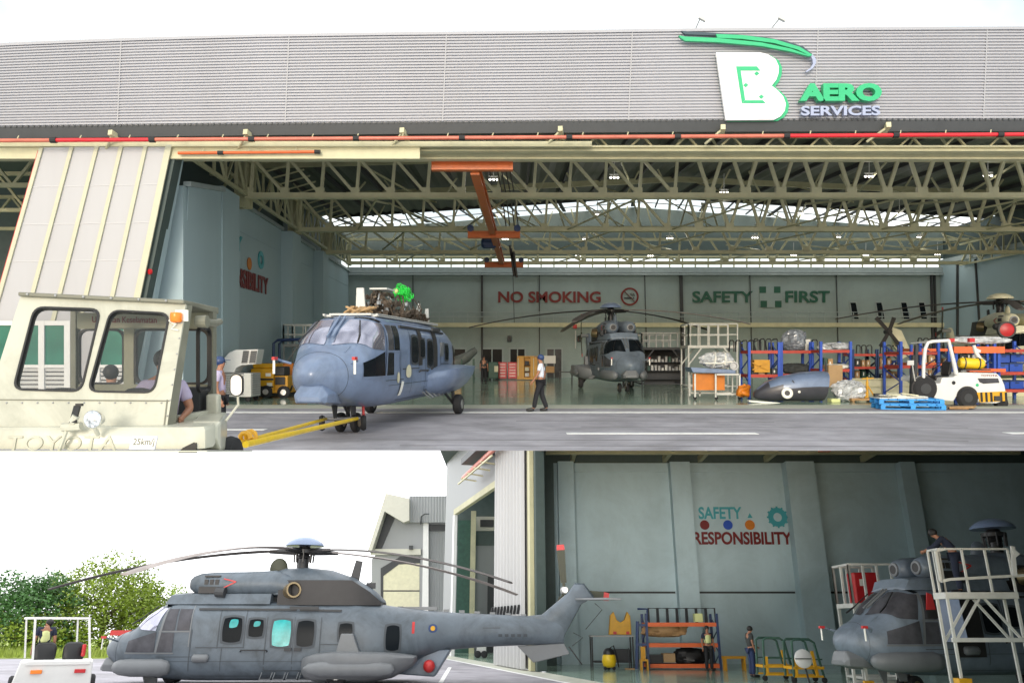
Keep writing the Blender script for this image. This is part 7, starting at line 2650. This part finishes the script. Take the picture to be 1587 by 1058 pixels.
tloc = Vector((lx(88, Yt), Yt, 0))
t.matrix_world = L @ Matrix.Translation(tloc) @ Matrix.Rotation(TA, 4, 'Z') @ Matrix.Diagonal((.97, 1, 1, 1))
dloc = tloc + Matrix.Rotation(TA, 3, 'Z') @ Vector(((X(66) - tloc.x) * .97, .62, lz(1050, Yt) - .24))
person('driver in a pale yellow vest sitting on the left seat of the white canopied tractor', dloc, R(34), frame=L, shirt='navycloth', vest='hivis', lower=False, pose=dict(head=(.05, .07, 1.52), crown=(.05, .07, 1.60)))

# ---------------- the two helicopters
helicopter('grey helicopter with drooping rotor seen side on, nose to the left, on the lower apron', (lx(169, 26.5, 1.2), 26.5, 0), R(180), frame=L, clear=.10, paint='heligrey', rot_az=(2, 75, 148, 209, 285), droop=1.35, tint=True)
hr = helicopter('partly dismantled blue grey helicopter nose with open cockpit door in the lower hangar', (lx(1293, 21.6, 1.5), 21.6, 0), R(194), frame=L, sc=.95, clear=.48, paint='helidk', rotor=True, blades=False, stripped=False, screen='panegrey', tail=False)
mb = MB()
q = [Vector((-2.55, 1.12, .9 + .48)), Vector((-2.95, 1.55, .9 + .48)), Vector((-2.92, 1.5, 2.2 + .48)), Vector((-2.6, 1.1, 2.15 + .48))]
mb.prism(q, (.04, .03, 0))
mb.part('open_cockpit_door', M['heli'], hr)
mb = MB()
fpatch(mb, [(2.98, .5), (3.9, .5), (3.9, 2.1), (2.98, 2.1)], .02, 1, 3, 8)  # dark patch on the closed hull, painted for the shade inside the doorway
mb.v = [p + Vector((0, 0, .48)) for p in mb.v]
mb.part('painted_doorway_shade', M['soot_shade'], hr)
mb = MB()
fpatch(mb, [(2.2, 1.5), (2.9, 1.5), (2.9, 2.1), (2.25, 2.1)], .022, 1, 3, 8)  # dark patch painted for the shade behind the cockpit window
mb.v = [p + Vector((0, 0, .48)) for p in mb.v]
mb.part('painted_window_shade', M['soot_shade'], hr)
mb = MB()
mb.prism([(-2.2, 1.06, 2.2), (-2.5, 1.06, 2.2), (-2.45, 1.06, 2.6), (-2.3, 1.06, 2.65)], (0, .03, 0))
mb.part('orange_tag', M['redtip'], hr)

# ---------------- main hangar on the lower apron
lh = thing('lower_hangar', 'pale grey hangar with an aqua interior, opening beside the side on helicopter', 'hangar', (FL(0)), frame=L)
def wallstrip(mb, t0, t1, z0, z1, off=0.0, th=.2, ribs=0, amp=.05):
    if not ribs:
        mb.prism([FL(t0, z0, off), FL(t1, z0, off), FL(t1, z1, off), FL(t0, z1, off)], (FL(0, 0, off - th) - FL(0, 0, off)))
    else:
        n = ribs
        top, bot = [], []
        for i in range(n * 4 + 1):
            o_ = off + (amp if (i % 4) in (1, 2) else 0)
            t_ = t0 + (t1 - t0) * i / (n * 4)
            bot.append(FL(t_, z0, o_))
            top.append(FL(t_, z1, o_))
        m_ = len(bot)
        mb.add(bot + top, [(i, i + 1, m_ + i + 1, m_ + i) for i in range(m_ - 1)])
    return mb
T1, T2 = ft(690, 8), ft(702, 5)
TD0, TD1 = ft(836, 3), ft(779, 5)
TOPZ = lambda Y: .33 * Y
# upper fascia wall and the pier at the far end
zlin = 8.85
mb = MB()
def fz(t):
    return min(15.0, .325 * (FA.y + FD.y * t))
mb.prism([FL(TD0 - .25, zlin), FL(T1, zlin), FL(T1, 16.0), FL(TD0 - .25, fz(TD0 - .25))], FL(0, 0, -.2) - FL(0))
mb.prism([FL(T2, 0), FL(T1, 0), FL(T1, zlin), FL(T2, zlin)], FL(0, 0, -.2) - FL(0))
mb.part('front_wall', M['lowsheet'], lh, wc=True)
mb = MB()
wallstrip(mb, TD1, T2, zlin - .30, zlin + .05, .05, .25)
mb.part('door_lintel', M['creamdk'], lh, wc=True)
mb = MB()
wallstrip(mb, T2 - .012, T2 + .012, 0, zlin - .3, .04, .2)
mb.part('jamb_trim', M['white'], lh, wc=True)
# door leaves with ribs, then a cream edge stack
mb = MB()
wallstrip(mb, TD0 + .045, TD1, .05, 11.2, .35, 0, ribs=9, amp=.14)
wallstrip(mb, TD0 + .04, TD1, .05, 11.2, .2, .1)
mb.part('door_leaf', M['lowdoor'], lh, wc=True)
mb = MB()
for k in range(3):
    wallstrip(mb, TD0 + .005 + .013 * k, TD0 + .014 + .013 * k, .03, 10.8, .36 - .05 * k, .3)
mb.part('door_edge', M['creamdk'], lh, wc=True)
mb = MB()
wallstrip(mb, TD0 - .012, TD0 + .002, .02, 10.6, .2, .4)
mb.part('edge_seal', M['seal'], lh, wc=True)
mb = MB()
for k in range(9):
    t_ = TD0 + .06 + (TD1 - TD0 - .07) * k / 8
    mb.bar(FL(t_, 2.55, .52), FL(t_ + .012, 2.2, .52), .12, .05)
mb.part('door_bracket', M['dark'], lh, wc=True)
# eave gutter and red pipe coming out over the doors
mb = MB()
mb.prism([FL(.52, 10.3, .1), FL(.04, 10.2, .1), FL(.04, 10.2, 1.3), FL(.52, 10.3, 1.2)], (0, 0, .35))
mb.part('eave_gutter', M['gutter'], lh, wc=True)
mb = MB()
mb.tube([FL(.58, 9.78, .8), FL(-.05, 9.92, .9)], .13, 8)
mb.part('red_pipe', M['pipepink'], lh, wc=True)
mb = MB()
for k in range(4):
    mb.bar(FL(.3 + .08 * k, 9.5, .2), FL(.3 + .08 * k, 9.6, 1.1), .07)
mb.bar(FL(.6, 9.5, 1.0), FL(.2, 9.5, 1.0), .08)
mb.part('eave_bracket', M['cream'], lh, wc=True)
# inside the second bay
Yb = 58.0
mb = MB()
mb.bx(lx(695, Yb), lx(792, Yb), Yb, Yb + .2, 0, 7.3)
mb.part('bay_rear_wall', M['lowsheet'], lh, wc=True)
mb = MB()
mb.bx(lx(690, Yb), lx(800, Yb), Yb - .1, Yb + .3, 7.3, 13.0)
mb.bx(lx(690, Yb), lx(800, Yb), 46, Yb, 12.6, 12.8)
mb.part('bay_dark_upper', M['rooflow'], lh, wc=True)
mb = MB()
mb.bx(lx(706, 57), lx(727, 57), 57, 57.3, 0, 9.0)
mb.part('bay_green_panel', M['darkgreen'], lh, wc=True)
mb = MB()
mb.bx(lx(727, 56.5), lx(735, 56.5), 56.5, 56.9, 0, 9.6)
mb.part('bay_column', M['cream'], lh, wc=True)
mb = MB()
mb.bx(lx(734, 57.5), lx(771, 57.5), 57.5, 57.6, lz(822, 57.5), lz(800, 57.5))
mb.part('bay_office', M['lowpale'], lh, wc=True)
MB().bx(lx(742, 57.4), lx(764, 57.4), 57.4, 57.5, lz(816, 57.4), lz(805, 57.4)).part('bay_window', M['dark'], lh, wc=True)
MB().bx(lx(755, 57.4), lx(768, 57.4), 57.4, 57.5, 0.0, lz(893, 57.4)).part('bay_doorway', M['dark'], lh, wc=True)
t = thing('yellow_unit', 'yellow ground unit under the tail boom inside the far bay', 'ground unit', (lx(745, 48), 48, 0), frame=L)
MB().bx(lx(738, 48), lx(754, 48), 48, 48.7, .6, 1.15).part('cover', M['yellow'], t, wc=True, bevel=.05)
MB().bx(lx(739, 48), lx(753, 48), 48.05, 48.65, .25, .6).part('base', M['greybox'], t, wc=True)
wheels(t, [Vector((lx(741, 48), 47.98, .2)), Vector((lx(751, 48), 47.98, .2))], .2, .12, hub=None)

# interior side wall with pilasters
YW = 40.0
mb = MB()
mb.bx(lx(845, YW), lx(1900, YW), YW, YW + .3, 0, 9.75)
mb.part('interior_wall', M['wallnear'], lh, wc=True)
for (a, b, dpt) in ((852, 858, 1.5), (868, 894, .7), (1052, 1084, .6), (1240, 1286, .7), (1428, 1452, .6)):
    mb = MB()
    mb.bx(lx(a, YW), lx(b, YW), YW - dpt, YW - .002, 0, 9.7)
    mb.part('pilaster', M['wallnear'], lh, wc=True)
for (a, b) in ((896, 1050), (1086, 1238), (1288, 1426), (1454, 1600)):
    MB().bx(lx(a, YW), lx(b, YW), YW - .12, YW - .003, lz(731, YW), 9.7).part('wall_band', M['wallnear'], lh, wc=True)
for (a, b) in ((896, 1050), (1086, 1238), (1288, 1426)):
    MB().bx(lx(a, YW), lx(b, YW), YW - .06, YW - .003, lz(919, YW), lz(916, YW)).part('wall_joint', M['dark'], lh, wc=True)
MB().prism([(8.2, 8.5, 0), (30.5, 40, 0), (30.5, 40, 13.4), (12.3, 14.4, 4.75), (8.2, 8.5, 2.7)], (.3, -.2, 0)).part('unseen_shade_wall', M['rooflow'], lh, wc=True)  # added out of view to keep light off the right of the interior
mb = MB()
mb.bx(lx(846, 38.4), lx(862, 38.4), 38.35, 38.5, 0, 10.2)
mb.part('dark_jamb', M['seal'], lh, wc=True)
mb = MB()
mb.prism([FL(TD0 - .01, 10.4), Vector((4.5, 31.5, 9.9)), Vector((60, 31.5, 9.9)), Vector((60, 41, 11.6)), FL(.5, 11.6)], (0, 0, .12))
mb.part('roof', M['roof'], lh, wc=True)
mb = MB()
mb.bx(lx(845, YW), lx(1900, YW), YW, YW + .2, 9.75, 11.9)
mb.part('upper_cladding', M['rooflow'], lh, wc=True)
mb = MB()
mb.bar((lx(850, 38), 38, 9.9), (lx(1640, 38), 38, 9.9), .18, .25)
for k in range(46):
    x = lx(860 + 17 * k, 38)
    mb.bar((x, 38, 9.9), (x + (.5 if k % 2 else -.5), 38, 11.0), .1)
for px in (905, 1075, 1140, 1262, 1440):
    mb.bar((lx(px, 36), 34, 10.2), (lx(px, 36), 40, 9.95), .2, .3)
mb.part('roof_lattice', M['creamdk'], lh, wc=True)
mb = MB()
mb.box((lx(1315, 36), 36, 9.6), (.5, .3, .25))
mb.part('hoist_box', M['orange'], lh, wc=True)

# wall sign
ys_ = YW - .03
t = thing('safety_sign', 'SAFETY RESPONSIBILITY lettering with round emblems on the lower hangar wall', 'wall sign', (lx(1150, ys_), ys_, 5), frame=L)
mb = MB()
letters(mb, 'SAFETY', V(1083, 804, ys_), V(1150, 804, ys_), V(1082, 785, ys_), .03, .025)
mb.part('upper_words', M['signteal'], t, wc=True)
mb = MB()
letters(mb, 'RESPONSIBILITY', V(1075, 843.5, ys_), V(1228, 843.5, ys_), V(1074, 823.5, ys_), .03, .03)
mb.part('lower_words', M['signred'], t, wc=True)
for (px, r, m) in ((1092, .24, 'signred'), (1128, .24, 'blue'), (1162, .25, 'orangebox')):
    MB().lathe([(0, 0), (r, 0), (r, .03), (0, .03)], V(px, 813, ys_), (0, -1, 0), 18).part('round_emblem', M[m], t, wc=True)
c = V(1205, 801, ys_)
mb = MB()
ring(mb, [c + Vector((.48 * math.cos(a * .2618), 0, .48 * math.sin(a * .2618))) for a in range(24)], [c + Vector((.22 * math.cos(a * .2618), 0, .22 * math.sin(a * .2618))) for a in range(24)], (0, -.03, 0))
for k in range(12):
    mb.box(c + Vector((.50 * math.cos(k * .5236), -.015, .50 * math.sin(k * .5236))), (.09, .03, .09), ry=k * .5236)
mb.part('ring_emblem', M['signteal'], t, wc=True)
c = V(1162, 799, ys_)
mb = MB()
mb.prism([c + Vector((-.13, 0, -.1)), c + Vector((.13, 0, -.1)), c + Vector((0, 0, .14))], (0, -.03, 0))
mb.part('triangle_emblem', M['signteal'], t, wc=True)

# ---------------- far hangar at the left of the main one
Yf = 74.0
fh = thing('far_hangar', 'far grey hangar with cream gable edges, left of the main one beyond the rotor blades', 'hangar', (lx(630, Yf), Yf, 0), frame=L)
def vp(*pts, d=0.0):
    return [V(a, b, Yf + d) for a, b in pts]
MB().prism(vp((598, 764), (634, 772), (634, 806), (625, 809), (598, 793), (596, 792), (576, 853), (570, 853), d=-1.5), (0, 1.3, 0)).part('gable_edge', M['lowpale'], fh, wc=True)
MB().prism(vp((598, 792), (612, 801), (590, 852), (577, 852), d=-.15), (0, .9, 0)).part('painted_eave_shade', M['dark'], fh, wc=True)  # dark sheet standing in for the shade under the eave
MB().prism(vp((608, 800), (656, 806), (656, 948), (576, 948), (576, 866), (590, 850)), (0, .3, 0)).part('gable_wall', M['lowsheet'], fh, wc=True)
mb = MB()
n = 26
pts = [V(634 + 58 * i / n, 768, Yf - .6 - (.06 if i % 2 else 0)) for i in range(n + 1)]
ptb = [V(634 + 58 * i / n, 809, Yf - .6 - (.06 if i % 2 else 0)) for i in range(n + 1)]
mb.add(pts + ptb, [(i, i + 1, n + 2 + i, n + 1 + i) for i in range(n)])
mb.prism([V(634, 768, Yf - .5), V(692, 768, Yf - .5), V(692, 809, Yf - .5), V(634, 809, Yf - .5)], (0, .5, 0))
mb.part('fascia_box', M['lowsheet'], fh, wc=True)
mb = MB()
pts = [V(662 + 32 * i / n, 809, Yf + .4 - (.06 if i % 2 else 0)) for i in range(n + 1)]
ptb = [V(662 + 32 * i / n, 950, Yf + .4 - (.06 if i % 2 else 0)) for i in range(n + 1)]
mb.add(pts + ptb, [(i, i + 1, n + 2 + i, n + 1 + i) for i in range(n)])
mb.part('side_wall', M['lowsheet'], fh, wc=True)
MB().prism(vp((656, 808), (664, 808), (664, 950), (654, 950), d=-.1), (0, .5, 0)).part('corner_column', M['white'], fh, wc=True)
MB().prism(vp((665, 812), (690, 812), (690, 822), (665, 822), d=.2), (0, .1, 0)).part('high_window', M['dark'], fh, wc=True)
MB().prism(vp((574, 850), (652, 850), (652, 859), (574, 859), d=-.4), (0, .35, 0)).part('canopy_strip', M['lowpale'], fh, wc=True)
MB().prism(vp((592, 884), (618, 868), (650, 866), (650, 948), (592, 948), d=-.06), (0, .05, 0)).part('bay_interior', M['board'], fh, wc=True)
MB().prism(vp((590, 880), (620, 862), (651, 862), (651, 872), (618, 874), (594, 892), (594, 948), (590, 948), d=-.1), (0, .03, 0)).part('bay_frame', M['dark'], fh, wc=True)
MB().prism(vp((592, 914), (650, 914), (650, 916), (592, 916), d=-.075), (0, .01, 0)).part('roller_seam', M['dark'], fh, wc=True)
mb = MB()
mb.tube([V(652, 812, Yf - .7), V(653, 800, Yf - .9), V(658, 796, Yf - 1.2), V(665, 796, Yf - 1.2)], .06, 6)
mb.part('lamp_arm', M['dark'], fh, wc=True)
mb = MB()
mb.box(V(637, 848, Yf - .6), (.35, .3, .35))
mb.part('wall_lamp', M['dark'], fh, wc=True)
t = thing('low_building', 'low cream building behind the engine cowling, left of the far hangar', 'building', (lx(575, 80), 80, 0), frame=L)
MB().prism([V(a, b, 80) for a, b in ((560, 915), (578, 900), (592, 898), (592, 990), (560, 990))], (0, 3, 0)).part('wall', M['lowpale'], t, wc=True)
MB().prism([V(a, b, 79.8) for a, b in ((558, 915), (578, 898), (593, 896), (593, 900), (578, 902), (558, 919))], (0, 3.4, 0)).part('roof_edge', M['lowsheet'], t, wc=True)

# ---------------- inside: table, yellow rest, vacuum, rack, people
Yk = 36.5
t = thing('work_table', 'dark work table against the aqua wall, carrying the yellow horned rest', 'table', (lx(948, Yk), Yk, 0), frame=L)
z1 = lz(984, Yk)
MB().bx(lx(915, Yk), lx(982, Yk), Yk, Yk + .9, z1 - .06, z1).part('table_top', M['slats'], t, wc=True)
for px in (917, 980):
    for d in (.05, .85):
        MB().bar((lx(px, Yk), Yk + d, 0.004), (lx(px, Yk), Yk + d, z1 - .06), .06).part('leg', M['dark'], t, wc=True)
MB().bx(lx(920, Yk), lx(978, Yk), Yk + .1, Yk + .8, .2, .26).part('low_shelf', M['dark'], t, wc=True)
MB().bx(lx(952, Yk), lx(976, Yk), Yk + .15, Yk + .7, .26, .75).part('stored_case', M['dark'], t, wc=True, bevel=.02)
t = thing('blade_rest', 'yellow two horned rest standing on the dark work table', 'rest', (lx(962, Yk), Yk + .3, z1), frame=L)
MB().prism([V(a, b, Yk + .3) for a, b in ((944, 983), (946, 953), (951, 947), (956, 960), (962, 964), (968, 960), (972, 947), (977, 954), (979, 983))], (0, .35, 0)).part('rest_body', M['yellow'], t, wc=True, bevel=.03)
for px in (953, 973):
    MB().box(V(px, 980, Yk + .28), (.14, .05, .12)).part('clamp', M['redtip'], t, wc=True)
Yv = 34.5
t = thing('vacuum_cleaner', 'round yellow vacuum cleaner with a black lid under the dark work table', 'vacuum cleaner', (lx(942, Yv), Yv, 0), frame=L)
c = Vector((lx(942, Yv), Yv, .0))
MB().lathe([(.16, .10), (.26, .16), (.30, .35), (.27, .55), (.24, .60)], c, (0, 0, 1), 20).part('drum', M['yellowbar'], t, wc=True, smooth=50)
MB().lathe([(.25, .60), (.24, .70), (.16, .82), (.05, .86), (0, .86)], c, (0, 0, 1), 20).tube([c + Vector((.05, 0, .84)), c + Vector((.2, 0, .95)), c + Vector((.35, .1, .5)), c + Vector((.4, .1, .1))], .03, 6).part('motor_lid', M['black'], t, wc=True, smooth=50)
wheels(t, [c + Vector((-.18, -.1, .07)), c + Vector((.18, -.1, .07)), c + Vector((0, .2, .07))], .07, .05, hub=None, name='caster')
t = thing('broom', 'thin broom leaning by the table and the blue rack', 'broom', (lx(976, 35.5), 35.5, 0), frame=L)
MB().tube([V(974, 1004, 35.8), V(976, 1036, 35.2)], .025, 6).part('stick', M['dark'], t, wc=True)
MB().box(V(976, 1037, 35.2), (.4, .12, .12)).part('head', M['wood'], t, wc=True)
Yr = 34.8
Zl = lambda r: lz(r, Yr)
rack('blue and orange rack against the aqua wall of the lower hangar', lx(1002, Yr), lx(1112, Yr), Yr, 1.1, Zl(950), (Zl(964), Zl(996), Zl(1028)), group=None, frame=L, pm='navy', bm='rackorange', bh=.16)
MB().tube([V(988, 962, Yr), V(987, 1036, Yr)], .07, 6).tube([V(988, 943, Yr + .4), V(1003, 943, Yr + .4), V(1003, 962, Yr + .4)], .05, 6).bar(V(988, 968, Yr), V(1002, 968, Yr), .1).bar(V(988, 998, Yr), V(1002, 998, Yr), .1).solo('side_frame', M['navy'], 'narrow blue end frame on the left side of the orange beamed rack', 'rack', frame=L)
for k in range(7):
    mb = MB()
    p, q = V(1006 + 15 * k, 964, Yr + .3), V(1019 + 15 * k, 964, Yr + .3)
    h = Vector((0, 0, lz(942, Yr + .3) - lz(964, Yr + .3)))
    mb.tube([p, p + h, q + h, q], .04, 5)
    mb.solo('hoop_frame', M['dark'], 'dark hoop frame in the row on top of the orange beamed rack', 'frame', 'dark hoop frames on the orange beamed rack', frame=L)
lump('', '', '', V(1031, 976, Yr + .5), (.95, .3, .26), '', 41).solo('cable_heap', M['wood'], 'brown hanging cable heap under the top beam of the orange rack', 'cable', frame=L, smooth=30)
MB().bx(lx(1027, Yr), lx(1045, Yr), Yr + .2, Yr + .8, Zl(1026), Zl(1012)).solo('carton', M['box'], 'tan carton on the bottom shelf of the orange beamed rack', 'box', frame=L)
MB().bx(lx(1006, Yr), lx(1026, Yr), Yr + .2, Yr + .8, Zl(1027), Zl(1014)).solo('black_case', M['black'], 'black case left of the tan carton on the orange rack', 'case', frame=L)
lump('', '', '', V(1070, 1016, Yr + .5), (.75, .3, .32), '', 42).solo('black_cover', M['black'], 'black bundled cover right of the tan carton on the orange rack', 'bundle', frame=L, smooth=30)
MB().bx(lx(1080, Yr), lx(1092, Yr), Yr + .2, Yr + .6, Zl(963), Zl(950)).solo('yellow_box', M['hivis'], 'pale yellow box on top of the orange rack', 'box', frame=L)
t = thing('step_stool', 'small orange yellow step stool at the left foot of the orange rack', 'stool', (lx(996, 34.2), 34.2, 0), frame=L)
MB().bx(lx(991, 34.2), lx(1002, 34.2), 34.2, 34.6, .35, .42).bx(lx(991, 34.2), lx(993, 34.2), 34.2, 34.6, .004, .35).bx(lx(1000, 34.2), lx(1002, 34.2), 34.2, 34.6, .004, .35).bx(lx(993, 34.2), lx(1000, 34.2), 34.5, 34.6, .42, .9).part('stool_frame', M['mustard'], t, wc=True)
person('worker in a pale yellow vest standing at the right end of the orange rack', (lx(1095, 33.2), 33.2, .004), R(185), frame=L, shirt='navycloth', vest='hivis', trousers='trousers', hair=True)
person('worker in dark shirt and blue trousers standing beside the yellow trolley frames', (lx(1160, 29.4), 29.4, .004), R(-80), frame=L, shirt='charcoal', trousers='jeans', pose=dict(head=(0, .06, 1.58), crown=(0, .07, 1.68), wL=(-.2, .3, 1.02), eL=(-.22, .06, 1.14)))

# trolley frames with yellow pipes
def trolley(label, px0, px1, Y, row_top):
    x0, x1 = lx(px0, Y), lx(px1, Y)
    t = thing('pipe_trolley', label, 'trolley', ((x0 + x1) / 2, Y, 0), frame=L, group='pipe frame trolleys in the lower hangar')
    zt2 = lz(row_top, Y)
    mb = MB()
    for d in (0, .8):
        mb.tube([(x0, Y + d, .18), (x0 + .05, Y + d, zt2 * .95), (x0 + .15, Y + d, zt2), (x1 - .35, Y + d, zt2), (x1 - .2, Y + d, zt2 - .1), (x1, Y + d, .18)], .04, 6)
        mb.bar((x0, Y + d, .7), (x1, Y + d, .7), .04)
    mb.part('hoop', M['darkgreen'], t, wc=True)
    mb = MB()
    for d in (0, .8):
        mb.bar((x0, Y + d, .45), (x1, Y + d, .45), .08)
        mb.bar((x0, Y + d, .2), (x1, Y + d, .2), .06)
    mb.bar((x0, Y, .45), (x0, Y + .8, .45), .08)
    mb.bar((x1, Y, .45), (x1, Y + .8, .45), .08)
    mb.bar((x0 + .1, Y, .2), (x0 + .1, Y, .75), .08)
    mb.bar((x1 - .2, Y, .2), (x1 - .3, Y, .95), .08)
    mb.part('yellow_bar', M['yellow'], t, wc=True)
    wheels(t, [Vector((x0, Y, .09)), Vector((x1, Y, .09)), Vector((x1, Y + .8, .09))], .09, .05, hub=None, name='caster')
    return t
trolley('dark and yellow pipe trolley beside the worker in blue trousers', 1178, 1222, 27.5, 988)
trolley('dark and yellow pipe trolley nearer the blue grey helicopter nose', 1222, 1268, 26.4, 990)
t = thing('white_disc', 'white round disc with a dark bar leaning on the right pipe trolley', 'disc', V(1245, 1022, 25.9), frame=L)
MB().lathe([(0, -.03), (.24, -.03), (.28, 0), (.24, .03), (0, .03)], V(1245, 1020, 25.9), (0, -1, .1), 20).part('disc', M['white'], t, wc=True, smooth=40)
MB().box(V(1245, 1020, 25.85), (.5, .03, .03)).tube([V(1245, 1024, 25.95), Vector((lx(1245, 26), 26.0, .004))], .03, 6).part('bar_and_foot', M['dark'], t, wc=True)
goods('low yellow bench behind the worker in blue trousers', 'bench', 'low_bench', MB().bx(lx(1118, 34), lx(1152, 34), 34, 34.4, .45, .55).bx(lx(1119, 34), lx(1122, 34), 34, 34.4, .004, .45).bx(lx(1148, 34), lx(1151, 34), 34, 34.4, .004, .45), 'mustard', smooth=None, frame=L)

# platforms round the right helicopter
Yp = 18.6
p1 = platform('white railed platform in front of the blue grey helicopter, cut by the right edge', lx(1470, Yp, 2), lx(1584, Yp, 2), Yp, Yp + .55, lz(917, Yp), lz(850, Yp) - lz(917, Yp), frame=L, n=3, w=.055, mid=False, back=False)
MB().bar((lx(1474, Yp), Yp + .05, lz(991, Yp)), (lx(1582, Yp), Yp + .05, lz(991, Yp)), .07, .09).part('mid_rail', M['rail'], p1, wc=True)
MB().bar((lx(1455, Yp, 3), Yp + .03, lz(853, Yp)), (lx(1470, Yp, 3), Yp + .03, lz(850, Yp)), .06).bar((lx(1455, Yp, 3), Yp + .03, lz(900, Yp)), (lx(1470, Yp, 3), Yp + .03, lz(897, Yp)), .06).bar((lx(1455, Yp, 3), Yp + .03, lz(900, Yp)), (lx(1455, Yp, 3), Yp + .03, lz(853, Yp)), .06).bar((lx(1470, Yp, 3), Yp + .03, lz(897, Yp)), (lx(1584, Yp, 3), Yp + .03, lz(891, Yp)), .06).part('cross_rail', M['rail'], p1, wc=True)
MB().prism([V(1566, 846, Yp - .03), V(1580, 858, Yp - .03), V(1566, 870, Yp - .03), V(1570, 858, Yp - .03)], (0, -.02, 0)).bar(V(1569, 846, Yp - .02), V(1573, 892, Yp - .02), .1, .03).part('white_arrow', M['white'], p1, wc=True)
MB().box(V(1492, 1054, Yp), (.28, .25, .1)).part('yellow_foot', M['yellow'], p1, wc=True)
Yq = 27.0
p2 = platform('white railed platform behind the blue grey helicopter nose, holding a red box', lx(1318, Yq, 3), lx(1386, Yq, 3), Yq, Yq + 1.4, lz(934, Yq), lz(874, Yq) - lz(934, Yq), frame=L, n=3, w=.09, mid=False)
t = thing('red_box', 'bright red box standing on the platform behind the helicopter nose', 'box', (lx(1340, 27.3, 3), 27.4, lz(934, Yq)), frame=L)
MB().bx(lx(1325, 27.4, 3), lx(1362, 27.4, 3), 27.4, 28.0, lz(934, Yq) + .005, lz(885, Yq)).part('case', M['red'], t, wc=True, bevel=.04)
MB().box(V(1336, 902, 27.39), (.16, .02, .22)).part('label_panel', M['paper'], t, wc=True)
person('worker in dark overalls bending over the helicopter engine above the railed platform', (lx(1482, 19.6, 3), 19.6, lz(917, Yp)), R(60), frame=L, shirt='navycloth', trousers='navycloth', sleeves='long', pose=dict(chest=(0, .16, 1.24), neck=(0, .28, 1.36), head=(0, .38, 1.45), crown=(0, .43, 1.54), sL=(-.17, .2, 1.32), sR=(.17, .2, 1.32), eL=(-.22, .38, 1.12), eR=(.22, .38, 1.12), wL=(-.15, .58, 1.05), wR=(.15, .58, 1.05)))
t = thing('floor_stand', 'low pale tube stand on the floor under the blue grey helicopter nose', 'stand', (lx(1365, 22.5), 22.5, 0), frame=L)
mb = MB()
for d in (0, .8):
    mb.bar((lx(1332, 22.5), 22.5 + d, .25), (lx(1400, 22.5), 22.5 + d, .25), .08)
    mb.bar((lx(1332, 22.5), 22.5 + d, .01), (lx(1332, 22.5), 22.5 + d, .8), .07)
    mb.bar((lx(1400, 22.5), 22.5 + d, .01), (lx(1400, 22.5), 22.5 + d, .5), .07)
mb.part('tube_frame', M['rail'], t, wc=True)
MB().box((lx(1334, 22.5), 22.5, .25), (.25, .12, .12)).part('yellow_end', M['yellow'], t, wc=True)
